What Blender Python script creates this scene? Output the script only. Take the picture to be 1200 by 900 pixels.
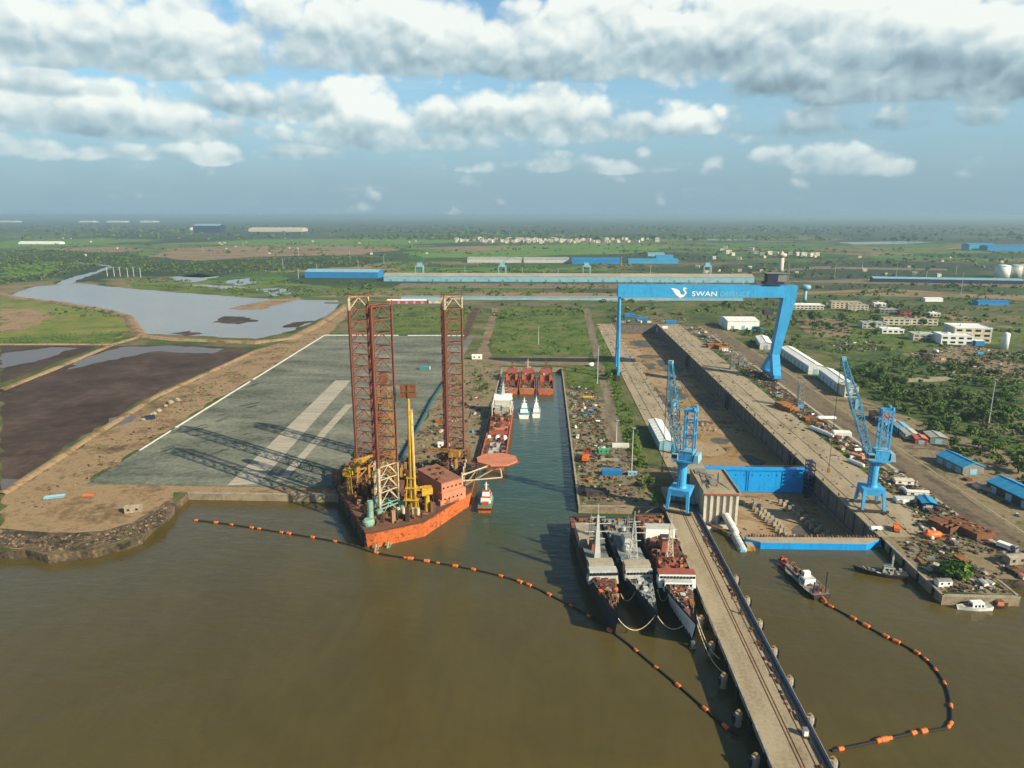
import bpy, math, random
import numpy as np
from mathutils import Vector, Matrix, noise
from mathutils.geometry import delaunay_2d_cdt
for o in list(bpy.data.objects): bpy.data.objects.remove(o)
rnd = random.Random(11)
SC = bpy.context.scene
COL = SC.collection
R = math.radians
PI = math.pi
# ------------------------------------------------------------------ camera
CAM_H = 150.0; FPX = 832.0; TILT = math.atan((450-252)/FPX); YAW = R(2.4)
cd = bpy.data.cameras.new('camera'); cam = bpy.data.objects.new('camera', cd); COL.objects.link(cam)
cam.location = (0, 0, CAM_H); cam.rotation_euler = (PI/2-TILT, 0, YAW)
cd.sensor_width = 36; cd.lens = 36*FPX/1200; cd.clip_end = 120000; cd.clip_start = 1
SC.camera = cam
# ------------------------------------------------------------------ light and exposure
SUN_EL = R(30); SUN_AZ = R(123)            # azimuth clockwise from +Y
sund = Vector((math.sin(SUN_AZ)*math.cos(SUN_EL), math.cos(SUN_AZ)*math.cos(SUN_EL), math.sin(SUN_EL)))
sl = bpy.data.lights.new('sun', 'SUN'); sl.energy = 5.0; sl.angle = R(0.5); sl.color = (1, .87, .64)
so = bpy.data.objects.new('sun', sl); COL.objects.link(so)
so.rotation_euler = sund.to_track_quat('Z', 'Y').to_euler(); so.location = (300, -300, 400)
SC.view_settings.view_transform = 'Standard'; SC.view_settings.look = 'None'
SC.view_settings.exposure = 0.68; SC.view_settings.gamma = 1; SC.view_settings.use_curve_mapping = False
SC.render.engine = 'CYCLES'
cy = SC.cycles
cy.max_bounces = 4; cy.diffuse_bounces = 2; cy.glossy_bounces = 2; cy.transmission_bounces = 2; cy.volume_bounces = 0
cy.transparent_max_bounces = 6; cy.use_denoising = True; cy.use_adaptive_sampling = True; cy.adaptive_threshold = 0.02
cy.caustics_reflective = False; cy.caustics_refractive = False; cy.sample_clamp_indirect = 4

def ray(px, py):
    u = (px-600)/FPX; v = (450-py)/FPX; c, s = math.cos(TILT), math.sin(TILT)
    x, y, z = u, c+v*s, v*c-s
    return x*math.cos(YAW)-y*math.sin(YAW), x*math.sin(YAW)+y*math.cos(YAW), z
def G(px, py, z=4.0):                        # where a survey sight line meets the level z
    x, y, dz = ray(px, py); t = (z-CAM_H)/dz
    return (x*t, y*t)
def azel(px, py):
    x, y, z = ray(px, py); return math.atan2(x, y), math.asin(z/math.sqrt(x*x+y*y+z*z))

# ------------------------------------------------------------------ world: Nishita sky with cumulus
world = bpy.data.worlds.new('World'); SC.world = world; world.use_nodes = True
nt = world.node_tree; nt.nodes.clear()
class NB:                                    # tiny node-building helper
    def __init__(s, nt): s.nt = nt
    def n(s, typ, **kw):
        nd = s.nt.nodes.new(typ)
        for k, v in kw.items(): setattr(nd, k, v)
        return nd
    def put(s, sock, v):
        if hasattr(v, 'is_output') or isinstance(v, bpy.types.NodeSocket): s.nt.links.new(v, sock)
        elif v is not None: sock.default_value = v
    def m(s, op, a, b=None, c=None, clamp=False):
        nd = s.n('ShaderNodeMath', operation=op, use_clamp=clamp)
        s.put(nd.inputs[0], a)
        if b is not None: s.put(nd.inputs[1], b)
        if c is not None: s.put(nd.inputs[2], c)
        return nd.outputs[0]
    def mixf(s, f, a, b):
        nd = s.n('ShaderNodeMix', data_type='FLOAT'); s.put(nd.inputs[0], f); s.put(nd.inputs[2], a); s.put(nd.inputs[3], b)
        return nd.outputs[0]
    def mix(s, f, a, b, mode='MIX'):
        nd = s.n('ShaderNodeMix', data_type='RGBA', blend_type=mode); s.put(nd.inputs[0], f)
        for i, q in ((6, a), (7, b)):
            if isinstance(q, (tuple, list)): q = tuple(q)+(1,) if len(q) == 3 else q
            s.put(nd.inputs[i], q)
        return nd.outputs[2]
    def vec(s, x, y, z=0.0):
        nd = s.n('ShaderNodeCombineXYZ'); s.put(nd.inputs[0], x); s.put(nd.inputs[1], y); s.put(nd.inputs[2], z); return nd.outputs[0]
    def noise(s, v, scale, detail=4, rough=.55, dist=0.0, color=False):
        nd = s.n('ShaderNodeTexNoise'); s.put(nd.inputs['Vector'], v); nd.inputs['Scale'].default_value = scale
        nd.inputs['Detail'].default_value = detail; nd.inputs['Roughness'].default_value = rough; nd.inputs['Distortion'].default_value = dist
        return nd.outputs[1 if color else 0]
    def sstep(s, v, a, b, t0=0.0, t1=1.0, typ='SMOOTHSTEP'):
        nd = s.n('ShaderNodeMapRange', interpolation_type=typ, clamp=True) if typ != 'LINEAR' else s.n('ShaderNodeMapRange', clamp=True)
        s.put(nd.inputs[0], v); nd.inputs[1].default_value = a; nd.inputs[2].default_value = b
        nd.inputs[3].default_value = t0; nd.inputs[4].default_value = t1
        return nd.outputs[0]
    def ramp(s, f, stops, interp='LINEAR'):
        nd = s.n('ShaderNodeValToRGB'); cr = nd.color_ramp; cr.interpolation = interp
        while len(cr.elements) < len(stops): cr.elements.new(0.5)
        for e, (p, c) in zip(cr.elements, stops): e.position = p; e.color = tuple(c)+(1,)
        s.put(nd.inputs[0], f); return nd.outputs[0]
B = NB(nt)
SKY_STRENGTH = 0.085
sky = B.n('ShaderNodeTexSky', sky_type='NISHITA', sun_disc=False, sun_elevation=SUN_EL, sun_rotation=SUN_AZ)
sky.altitude = 150; sky.air_density = 1.0; sky.dust_density = 1.6; sky.ozone_density = 1.5
tc = B.n('ShaderNodeTexCoord'); sp = B.n('ShaderNodeSeparateXYZ'); B.put(sp.inputs[0], tc.outputs['Generated'])
az = B.m('ARCTAN2', sp.outputs[0], sp.outputs[1]); el = B.m('ARCSINE', sp.outputs[2])
# clouds: (px, py of the flat base middle, half width, height above base, depth below, tone at base, tone at top, strength)
CLOUDS = [
 (150, 62, 215, 90, 26, .50, .95, 1.0), (20, 50, 100, 80, 24, .55, .92, 1.0), (300, 40, 60, 60, 20, .5, .9, .45),
 (470, 66, 150, 85, 24, .46, .98, 1.0), (610, 74, 130, 60, 22, .40, .90, .95), (400, 50, 90, 70, 24, .5, .98, .9), (700, 70, 110, 95, 26, .42, .95, 1.0),
 (860, 66, 190, 120, 32, .42, .98, 1.15), (1040, 86, 220, 130, 34, .26, 1.0, 1.2), (1190, 86, 130, 140, 34, .24, 1.0, 1.15),
 (120, 146, 190, 46, 18, .50, .86, .9), (10, 130, 90, 34, 18, .50, .80, .8), (60, 104, 110, 22, 14, .56, .80, .75), (20, 174, 110, 18, 10, .55, .74, .6), (330, 126, 110, 34, 16, .44, .78, .8),
 (432, 160, 66, 74, 18, .50, 1.0, 1.0), (560, 150, 90, 54, 16, .46, .90, .85), (640, 140, 70, 44, 15, .45, .84, .8), (700, 152, 70, 50, 16, .44, .92, .9),
 (806, 150, 44, 26, 9, .55, .86, .75), (500, 168, 120, 20, 8, .44, .62, .55), (258, 186, 28, 20, 7, .62, .86, .62), (350, 182, 50, 10, 5, .5, .68, .4),
 (640, 196, 90, 14, 6, .52, .72, .5), (930, 188, 34, 18, 7, .52, .70, .34), (990, 196, 40, 24, 8, .50, .70, .34), (1050, 198, 16, 18, 8, .55, .70, .3),
 (834, 200, 14, 22, 6, .55, .72, .5), (755, 188, 10, 12, 4, .6, .75, .45), (740, 200, 60, 7, 3, .5, .62, .35), (190, 180, 90, 12, 6, .5, .68, .42), (980, 150, 130, 20, 9, .30, .45, .25),
 # out of the picture, so that the sky goes on to both sides and overhead
 (-260, 60, 260, 110, 30, .45, .9, 1.0), (1480, 70, 260, 110, 34, .3, .9, 1.0), (-300, 150, 200, 40, 16, .5, .8, .8), (1500, 160, 200, 40, 16, .45, .8, .8)]
pv = B.vec(az, B.m('MULTIPLY', el, 1.25))
wn = B.n('ShaderNodeVectorMath', operation='MULTIPLY_ADD'); B.put(wn.inputs[0], B.noise(pv, 26, 3, .55, color=True)); wn.inputs[1].default_value = (.022, .022, 0); B.put(wn.inputs[2], pv)
pw = wn.outputs[0]
fb = B.noise(pw, 10, 8, .53)
def voro(v, scale, det, ro):
    nd = B.n('ShaderNodeTexVoronoi', feature='F1'); B.put(nd.inputs['Vector'], v); nd.inputs['Scale'].default_value = scale
    nd.inputs['Detail'].default_value = det; nd.inputs['Roughness'].default_value = ro
    return nd.outputs['Distance']
bl = B.m('SUBTRACT', 1.0, voro(pw, 17, 2.0, .5))
sh = B.n('ShaderNodeVectorMath', operation='ADD'); B.put(sh.inputs[0], pw); sh.inputs[1].default_value = (.006, .016, 0)
bl2 = B.m('SUBTRACT', 1.0, voro(sh.outputs[0], 17, 2.0, .5)); fb2 = B.noise(sh.outputs[0], 10, 8, .53)
tot = None; ton = None
for (px, py, rx, up, dn, t0, t1, k) in CLOUDS:
    a0, e0 = azel(px, py); a1, _ = azel(px+rx, py); _, e1 = azel(px, py-up); _, e2 = azel(px, py+dn)
    du = B.m('MULTIPLY', B.m('SUBTRACT', az, a0), 1/(a1-a0)); dv = B.m('SUBTRACT', el, e0)
    hv = B.m('MULTIPLY', dv, 1/(e1-e0))
    dd = B.m('MAXIMUM', hv, B.m('MULTIPLY', dv, 1/(e2-e0)))
    f = B.m('MULTIPLY', B.m('SUBTRACT', 1.0, B.m('MULTIPLY_ADD', du, du, B.m('MULTIPLY', dd, dd))), k)
    f = B.m('MAXIMUM', f, -1.0)
    s = B.m('MULTIPLY_ADD', B.sstep(hv, -.1, .62), t1-t0, t0)
    if tot is None: tot, ton = f, s
    else:
        w = B.sstep(B.m('SUBTRACT', f, tot), -.35, .35)
        ton = B.mixf(w, ton, s); tot = B.m('SMOOTH_MAX', tot, f, .25)
dens = B.m('ADD', tot, B.m('MULTIPLY_ADD', fb, 1.9, -0.34))
dens = B.m('ADD', dens, B.m('MULTIPLY_ADD', bl, 1.3, -.45))
alpha = B.sstep(dens, -.06, .62)
fs = B.noise(pw, 10, 3, .5); fs2 = B.noise(sh.outputs[0], 10, 3, .5)
rel = B.m('MULTIPLY_ADD', B.m('SUBTRACT', bl, bl2), .42, B.m('MULTIPLY', B.m('SUBTRACT', fs, fs2), 1.3))
bright = B.m('ADD', B.m('ADD', ton, rel), B.m('MULTIPLY_ADD', fb, .28, -.10))
ccol = B.ramp(bright, [(0, (.125, .175, .20)), (.28, (.195, .275, .315)), (.52, (.29, .375, .405)), (.76, (.44, .50, .50)), (1, (.585, .615, .58))])
cs = B.n('ShaderNodeVectorMath', operation='SCALE'); B.put(cs.inputs[0], ccol); cs.inputs['Scale'].default_value = 1/SKY_STRENGTH
hz = B.n('ShaderNodeVectorMath', operation='SCALE'); B.put(hz.inputs[0], B.mix(B.sstep(el, .015, .17), (.185, .275, .335), (.235, .365, .44))); hz.inputs['Scale'].default_value = 1/SKY_STRENGTH
skyc = B.mix(1.0, sky.outputs[0], B.mix(B.sstep(el, .33, .8), (.86, 1.12, 1.16), (.40, .54, .58)), 'MULTIPLY')
veil = B.m('MULTIPLY', B.sstep(el, 0.0, .28, .95, 0.0), B.sstep(fb, .1, .9, 1.08, .92), clamp=True)
c1 = B.mix(veil, skyc, hz.outputs[0])
# thin high streaks of cloud and the clouds themselves, fading into the veil near the horizon
thin = B.m('MULTIPLY', B.sstep(B.noise(B.vec(B.m('MULTIPLY', az, 3.0), B.m('MULTIPLY', el, 16.0)), 3.0, 6, .6), .45, .8), B.sstep(el, .05, .2, .15, .30))
c1 = B.mix(thin, c1, cs.outputs[0])
alpha = B.m('MULTIPLY', alpha, B.sstep(el, .045, .13, .55, .95))
c2 = B.mix(alpha, c1, cs.outputs[0])
bg = B.n('ShaderNodeBackground'); B.put(bg.inputs[0], c2); bg.inputs[1].default_value = SKY_STRENGTH
wo = B.n('ShaderNodeOutputWorld'); nt.links.new(bg.outputs[0], wo.inputs[0])
world.cycles.sampling_method = 'MANUAL'; world.cycles.sample_map_resolution = 1024

# ------------------------------------------------------------------ materials
MATS = {}
def mat(name, a, b=None, rough=.8, scale=.4, metal=0.0, bump=0.0, rust=0.0, streak=False, spots=None, isl=0.0, amt=1.0, spec=.4, world_co=False):
    """weathered surface: a/b colours mixed by two noises, optional rust patches, streaks, per-piece variation"""
    if name in MATS: return MATS[name]
    m = bpy.data.materials.new(name); m.use_nodes = True; t = m.node_tree; t.nodes.clear(); N = NB(t)
    out = N.n('ShaderNodeOutputMaterial'); bs = N.n('ShaderNodeBsdfPrincipled'); t.links.new(bs.outputs[0], out.inputs[0])
    co = N.n('ShaderNodeNewGeometry').outputs['Position'] if world_co else N.n('ShaderNodeTexCoord').outputs['Object']
    if b is None: b = tuple(c*.62 for c in a)
    n1 = N.noise(co, scale, 5, .6); n2 = N.noise(co, scale*6.3, 3, .6)
    f = N.sstep(N.m('MULTIPLY_ADD', n2, .4, N.m('MULTIPLY', n1, .6)), .38, .64)
    c = N.mix(N.m('MULTIPLY', f, amt), a, b)
    if streak:
        mp = N.n('ShaderNodeMapping'); N.put(mp.inputs[0], co); mp.inputs['Scale'].default_value = (1, 1, .12)
        st = N.sstep(N.noise(mp.outputs[0], scale*5, 4, .6), .52, .72); c = N.mix(N.m('MULTIPLY', st, .55), c, tuple(x*.45 for x in a))
    if rust:
        rn = N.sstep(N.noise(co, scale*2.3, 6, .68), .66-rust*.3, .74-rust*.25)
        c = N.mix(rn, c, N.mix(n2, (.17, .055, .02), (.07, .03, .018)))
    if isl:
        ri = N.n('ShaderNodeNewGeometry').outputs['Random Per Island']
        c = N.mix(1.0, c, N.ramp(ri, [(0, (1-isl,)*3), (1, (1+isl,)*3)]), 'MULTIPLY')
    N.put(bs.inputs['Base Color'], c); bs.inputs['Roughness'].default_value = rough; bs.inputs['Metallic'].default_value = metal
    bs.inputs['Specular IOR Level'].default_value = spec
    if bump:
        bp = N.n('ShaderNodeBump'); bp.inputs['Strength'].default_value = bump; bp.inputs['Distance'].default_value = .3
        N.put(bp.inputs['Height'], n2); t.links.new(bp.outputs[0], bs.inputs['Normal'])
    MATS[name] = m; return m
def new_mat(name):
    m = bpy.data.materials.new(name); m.use_nodes = True; t = m.node_tree; t.nodes.clear(); N = NB(t)
    out = N.n('ShaderNodeOutputMaterial'); bs = N.n('ShaderNodeBsdfPrincipled'); t.links.new(bs.outputs[0], out.inputs[0])
    pos = N.n('ShaderNodeNewGeometry').outputs['Position']; bs.inputs['Specular IOR Level'].default_value = .25
    MATS[name] = m; return m, N, bs, pos, t
def bumpit(N, t, bs, h, strength, dist):
    bp = N.n('ShaderNodeBump'); bp.inputs['Strength'].default_value = strength; bp.inputs['Distance'].default_value = dist
    N.put(bp.inputs['Height'], h); t.links.new(bp.outputs[0], bs.inputs['Normal'])

# --- ground with its land cover
m_ground, N, bs, pos, t = new_mat('scrubland')
bs.inputs['Roughness'].default_value = .95
sx = N.n('ShaderNodeSeparateXYZ'); N.put(sx.inputs[0], pos)
nA = N.noise(pos, 1/70, 6, .62); nB = N.noise(pos, 1/11, 5, .65); nC = N.noise(pos, 1/2.2, 3, .6)
mixn = N.m('ADD', N.m('MULTIPLY', nA, .55), N.m('ADD', N.m('MULTIPLY', nB, .3), N.m('MULTIPLY', nC, .15)))
near = N.ramp(mixn, [(.38, (.022, .036, .010)), (.45, (.048, .074, .015)), (.51, (.085, .10, .026)), (.56, (.15, .122, .058)), (.66, (.20, .155, .09))])
# fields farther out
mp = N.n('ShaderNodeMapping'); N.put(mp.inputs[0], pos); mp.inputs['Scale'].default_value = (1/330, 1/210, 1); mp.inputs['Rotation'].default_value = (0, 0, .35)
vo = N.n('ShaderNodeTexVoronoi', feature='F1'); N.put(vo.inputs['Vector'], mp.outputs[0]); vo.inputs['Scale'].default_value = 1.0
vs = N.n('ShaderNodeSeparateColor'); N.put(vs.inputs[0], vo.outputs['Color'])
big = N.noise(pos, 1/1500, 4, .6)
fsel = N.m('ADD', N.m('MULTIPLY', vs.outputs[0], .62), N.m('MULTIPLY', big, .42))
field = N.ramp(fsel, [(.20, (.022, .048, .012)), (.36, (.042, .105, .012)), (.52, (.090, .175, .018)), (.64, (.125, .150, .03)), (.74, (.19, .14, .065)), (.88, (.26, .175, .10))])
field = N.mix(N.sstep(N.noise(pos, 1/60, 5, .65), .50, .62), field, (.030, .048, .020))
wood_shade = N.sstep(N.noise(pos, 1/1900, 6, .6), .47, .55)  # dark woodland tone, partly painted in for cloud shadows on the plain
wood_shade = N.m('MAXIMUM', wood_shade, N.sstep(sx.outputs[1], 4800, 6500, 0, .85))
far = N.mix(wood_shade, field, N.mix(nA, (.016, .032, .016), (.040, .062, .026)))
c = N.mix(N.sstep(sx.outputs[1], 950, 1700), near, far)
N.put(bs.inputs['Base Color'], c); bumpit(N, t, bs, nB, .5, 1.2)

def ground_mat(name, stops, s1=1/25, s2=1/4, rough=.95, w=(.6, .4), bump=.25, stretch=(1, 1), spec=.25, dist=.35, wet=None):
    m, N, bs, pos, t = new_mat(name); bs.inputs['Roughness'].default_value = rough; bs.inputs['Specular IOR Level'].default_value = spec
    mp = N.n('ShaderNodeMapping'); N.put(mp.inputs[0], pos); mp.inputs['Scale'].default_value = (stretch[0], stretch[1], 1)
    n1 = N.noise(mp.outputs[0], s1, 6, .62); n2 = N.noise(pos, s2, 4, .62)
    f = N.m('ADD', N.m('MULTIPLY', n1, w[0]), N.m('MULTIPLY', n2, w[1]))
    N.put(bs.inputs['Base Color'], N.ramp(f, stops))
    if wet: N.put(bs.inputs['Roughness'], N.sstep(n1, wet[0], wet[1], wet[2], rough))
    if bump: bumpit(N, t, bs, n2, bump, dist)
    return m
m_green = ground_mat('grass', [(.38, (.030, .052, .008)), (.46, (.058, .098, .013)), (.53, (.098, .132, .022)), (.60, (.15, .135, .05)), (.68, (.19, .15, .08))], 1/30, 1/5)
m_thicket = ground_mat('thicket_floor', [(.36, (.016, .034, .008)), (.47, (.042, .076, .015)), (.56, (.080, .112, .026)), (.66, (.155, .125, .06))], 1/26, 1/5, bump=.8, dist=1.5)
m_dirt = ground_mat('bare_dirt', [(.36, (.12, .085, .05)), (.5, (.19, .14, .085)), (.62, (.25, .19, .125))], 1/22, 1/2.5)
m_sand = ground_mat('sandy_soil', [(.36, (.085, .062, .030)), (.45, (.20, .128, .066)), (.52, (.30, .205, .115)), (.58, (.24, .165, .09)), (.66, (.12, .11, .042))], 1/26, 1/3)
m_rubble = ground_mat('rocky_shore', [(.36, (.02, .017, .012)), (.5, (.085, .062, .04)), (.62, (.19, .13, .08))], 1/9, 1/1.6, bump=.9, dist=.8)
m_yard = ground_mat('yard_dirt', [(.37, (.055, .055, .026)), (.44, (.13, .105, .060)), (.50, (.24, .185, .115)), (.56, (.19, .15, .085)), (.62, (.085, .11, .03)), (.7, (.06, .085, .02))], 1/20, 1/2.6)
m_road = ground_mat('dusty_road', [(.36, (.10, .08, .055)), (.5, (.165, .13, .09)), (.64, (.24, .19, .13))], 1/14, 1/3, stretch=(3, .4))
m_asph = ground_mat('asphalt', [(.38, (.075, .058, .038)), (.46, (.12, .092, .060)), (.54, (.17, .13, .085)), (.62, (.115, .095, .06))], 1/18, 1/4, stretch=(3, .4))
m_conc = ground_mat('concrete_deck', [(.34, (.19, .15, .095)), (.48, (.30, .245, .165)), (.58, (.35, .29, .20)), (.7, (.23, .18, .115))], 1/9, 1/1.2, stretch=(1, .35), bump=.1)
m_pave = ground_mat('platform_paving', [(.38, (.062, .070, .052)), (.45, (.11, .120, .092)), (.53, (.155, .165, .128)), (.62, (.225, .22, .168))], 1/24, 1/3, stretch=(.35, 1), bump=.08)
m_strip = ground_mat('slipway_concrete', [(.34, (.24, .215, .17)), (.5, (.36, .325, .26)), (.66, (.42, .385, .31))], 1/10, 1/1.5, stretch=(.4, 3), bump=.08)
m_mud = ground_mat('wet_mud', [(.36, (.036, .023, .018)), (.5, (.062, .041, .032)), (.62, (.10, .069, .054))], 1/60, 1/9, rough=.85, bump=.1, spec=.12)
m_dock = ground_mat('dock_floor', [(.34, (.05, .042, .03)), (.42, (.18, .115, .055)), (.51, (.30, .195, .09)), (.60, (.26, .19, .115)), (.70, (.13, .12, .095))], 1/17, 1/3, stretch=(.5, 1), bump=.1)
m_rustyard = ground_mat('rust_dust', [(.36, (.045, .025, .018)), (.5, (.085, .045, .028)), (.64, (.13, .075, .045))], 1/14, 1/2)
m_cloud_shade = ground_mat('cloud_shade_ground', [(.34, (.012, .022, .010)), (.5, (.022, .036, .014)), (.66, (.040, .055, .020))], 1/90, 1/14, bump=.8, dist=2)  # dark mangrove colour that paints in the cloud shadow bands
m_marsh = ground_mat('salt_marsh', [(.38, (.070, .110, .015)), (.47, (.125, .155, .022)), (.55, (.175, .175, .040)), (.66, (.24, .19, .085))], 1/45, 1/8)
m_field = ground_mat('crop_field', [(.36, (.040, .095, .012)), (.48, (.085, .185, .020)), (.58, (.14, .195, .035)), (.68, (.22, .17, .07))], 1/160, 1/30, stretch=(.6, 1.6))
m_tan = ground_mat('ploughed_field', [(.38, (.06, .10, .02)), (.45, (.19, .135, .07)), (.55, (.27, .17, .105)), (.62, (.15, .15, .05)), (.70, (.08, .14, .02))], 1/140, 1/25, stretch=(.5, 1.8))

# --- water
def water_mat(name, deep, teal=None, rough=.12, wave=.35):
    m, N, bs, pos, t = new_mat(name); bs.inputs['IOR'].default_value = 1.33; bs.inputs['Specular IOR Level'].default_value = .5
    sx = N.n('ShaderNodeSeparateXYZ'); N.put(sx.inputs[0], pos)
    ms = N.n('ShaderNodeMapping'); N.put(ms.inputs[0], pos); ms.inputs['Scale'].default_value = (1, .28, 1); ms.inputs['Rotation'].default_value = (0, 0, .9)
    c = N.mix(N.sstep(N.m('MULTIPLY_ADD', N.noise(ms.outputs[0], 1/9, 5, .6, 1.5), .35, N.m('MULTIPLY', N.noise(pos, 1/70, 5, .6, .8), .65)), .36, .64), tuple(x*1.10 for x in deep), tuple(x*.92 for x in deep))
    if teal:
        d = N.m('ADD', N.m('ABSOLUTE', N.m('SUBTRACT', sx.outputs[0], 4)), N.m('MULTIPLY_ADD', N.noise(pos, 1/40, 3, .5), 60, -30))
        f = N.m('MULTIPLY', N.sstep(sx.outputs[1], 235, 385), N.sstep(d, 30, 130, 1, 0))
        c = N.mix(f, c, teal)
    N.put(bs.inputs['Base Color'], c); bs.inputs['Roughness'].default_value = rough
    mp = N.n('ShaderNodeMapping'); N.put(mp.inputs[0], pos); mp.inputs['Scale'].default_value = (.45, 1.0, 1); mp.inputs['Rotation'].default_value = (0, 0, .5)
    w1 = N.noise(mp.outputs[0], 1/3.2, 4, .6); w2 = N.noise(mp.outputs[0], 1/14, 2, .5)
    bumpit(N, t, bs, N.m('ADD', w1, N.m('MULTIPLY', w2, 1.5)), wave, .5)
    return m
m_water = water_mat('estuary_water', (.077, .061, .0185), (.030, .066, .044), .15, .5)
m_pond = water_mat('pond_water', (.175, .16, .16), None, .16, .06)
m_wet = water_mat('shallow_puddle', (.105, .085, .075), None, .34, .02)

# --- object materials
mat('goliath_blue', (.034, .33, .64), (.026, .26, .53), rough=.5, scale=.11, amt=.9, streak=True, rust=.02)
mat('crane_blue', (.05, .36, .68), (.04, .27, .54), rough=.55, scale=.22, rust=.17, streak=True)
mat('lattice_blue', (.07, .33, .52), (.045, .22, .38), rough=.55, scale=.3, rust=.1)
mat('gate_blue', (.006, .31, .78), (.005, .24, .63), rough=.5, scale=.15, streak=True, amt=.6)
mat('navy', (.012, .02, .07), (.008, .012, .03), rough=.6, scale=.3)
mat('pale_blue', (.22, .42, .52), (.17, .33, .42), rough=.6, scale=.1)
mat('roof_blue', (.012, .19, .46), (.012, .15, .38), rough=.5, scale=.08, amt=.7)
mat('roof_cyan', (.035, .30, .55), (.03, .24, .45), rough=.5, scale=.15, amt=.9, streak=False, rust=.05)
mat('white_paint', (.70, .68, .62), (.52, .50, .45), rough=.6, scale=.3, streak=True)
mat('clean_white', (.80, .80, .77), (.70, .70, .67), rough=.5, scale=.2)
mat('cream', (.60, .54, .42), (.46, .41, .31), rough=.7, scale=.2, streak=True)
mat('tan_roof', (.40, .34, .26), (.30, .25, .19), rough=.8, scale=.03)
mat('grey_roof', (.36, .36, .33), (.27, .27, .25), rough=.7, scale=.05, streak=False)
mat('concrete', (.34, .30, .24), (.22, .19, .15), rough=.9, scale=.25, streak=True, bump=.1)
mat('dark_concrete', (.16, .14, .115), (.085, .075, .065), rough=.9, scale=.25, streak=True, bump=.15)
mat('caisson_concrete', (.60, .54, .44), (.46, .41, .33), rough=.9, scale=.2, streak=True)
mat('orange_hull', (.62, .15, .035), (.44, .10, .03), rough=.65, scale=.25, rust=.42, streak=True)
mat('hull_dark', (.025, .02, .022), (.05, .025, .02), rough=.6, scale=.3, rust=.25)
mat('rig_brown', (.16, .075, .045), (.10, .05, .034), rough=.8, scale=.3, rust=.4)
mat('rig_roof', (.29, .13, .075), (.21, .095, .06), rough=.8, scale=.2, rust=.3)
mat('salmon', (.56, .20, .115), (.43, .15, .085), rough=.75, scale=.2, rust=.15)
mat('leg_red', (.20, .052, .038), (.15, .068, .042), rough=.75, scale=.4, rust=.45)
mat('leg_cream', (.55, .47, .32), (.42, .33, .22), rough=.75, scale=.4, rust=.3)
mat('leg_green', (.22, .38, .30), (.16, .28, .22), rough=.75, scale=.4, rust=.3)
mat('yellow', (.56, .33, .025), (.42, .24, .02), rough=.6, scale=.4, rust=.25)
mat('ochre', (.36, .20, .04), (.25, .13, .03), rough=.7, scale=.4, rust=.4)
mat('ship_grey', (.27, .29, .28), (.20, .22, .21), rough=.65, scale=.25, rust=.14, streak=True)
mat('ship_deck', (.165, .185, .175), (.11, .125, .12), rough=.8, scale=.2, rust=.18)
mat('ship_navy', (.030, .038, .052), (.022, .028, .038), rough=.6, scale=.3, rust=.1)
mat('ship_light', (.50, .51, .47), (.38, .39, .36), rough=.6, scale=.3, rust=.15, streak=True)
mat('primer_red', (.34, .085, .055), (.24, .065, .045), rough=.8, scale=.25, rust=.25)
mat('primer_brown', (.22, .09, .055), (.13, .06, .04), rough=.8, scale=.35, rust=.4)
mat('beige_plate', (.36, .32, .24), (.27, .24, .18), rough=.8, scale=.3, rust=.15)
mat('vessel_orange', (.52, .12, .035), (.36, .085, .03), rough=.7, scale=.3, rust=.4)
mat('vivid_orange', (.75, .14, .015), (.65, .12, .015), rough=.5, scale=.5)
mat('float_orange', (.70, .16, .03), (.50, .11, .03), rough=.6, scale=.5)
mat('rust', (.20, .075, .03), (.10, .042, .022), rough=.9, scale=.4)
mat('rust_orange', (.33, .13, .03), (.20, .08, .03), rough=.9, scale=.35)
mat('dark_steel', (.035, .033, .032), (.06, .045, .035), rough=.7, scale=.5, rust=.2)
mat('black_rubber', (.012, .012, .012), rough=.8)
mat('steel_grey', (.21, .21, .20), (.15, .15, .14), rough=.6, scale=.5, rust=.15)
mat('glass_dark', (.012, .016, .02), (.02, .024, .03), rough=.12, scale=1, spec=.6)
mat('red_paint', (.48, .05, .04), (.36, .04, .035), rough=.6, scale=.4, rust=.15)
mat('green_paint', (.05, .30, .15), (.04, .22, .12), rough=.6, scale=.4, rust=.15)
mat('fence_teal', (.022, .10, .135), (.015, .065, .09), rough=.6, scale=.4, rust=.1)
mat('teal_paint', (.05, .26, .30), (.04, .2, .24), rough=.6, scale=.4, rust=.1)
mat('faint_letter', (.17, .44, .64), (.17, .44, .64), rough=.5)
mat('trunk', (.10, .075, .05), (.07, .05, .035), rough=.95, scale=2)
mat('quay_face', (.30, .24, .16), (.17, .13, .085), rough=.95, scale=.2, streak=True, bump=.2)
mat('stone', (.33, .27, .20), (.19, .155, .115), rough=.95, scale=.6, isl=.4)
M = MATS
def leaf_mat(name, cols):
    m, N, bs, pos, t = new_mat(name); bs.inputs['Roughness'].default_value = .7; bs.inputs['Specular IOR Level'].default_value = .2
    ri = N.n('ShaderNodeNewGeometry').outputs['Random Per Island']; oi = N.n('ShaderNodeObjectInfo').outputs['Random']
    f = N.m('ADD', N.m('MULTIPLY', ri, .5), N.m('ADD', N.m('MULTIPLY', oi, .22), N.m('MULTIPLY_ADD', N.noise(pos, 1/22, 3, .6), .8, -.26)), clamp=True)
    N.put(bs.inputs['Base Color'], N.ramp(f, [(i/(len(cols)-1), c) for i, c in enumerate(cols)]))
    return m
leaf_mat('leaves', [(.024, .045, .010), (.046, .088, .015), (.082, .132, .022), (.145, .165, .04)])
leaf_mat('bright_leaves', [(.035, .075, .010), (.060, .125, .015), (.095, .165, .022), (.13, .19, .035)])
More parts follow.
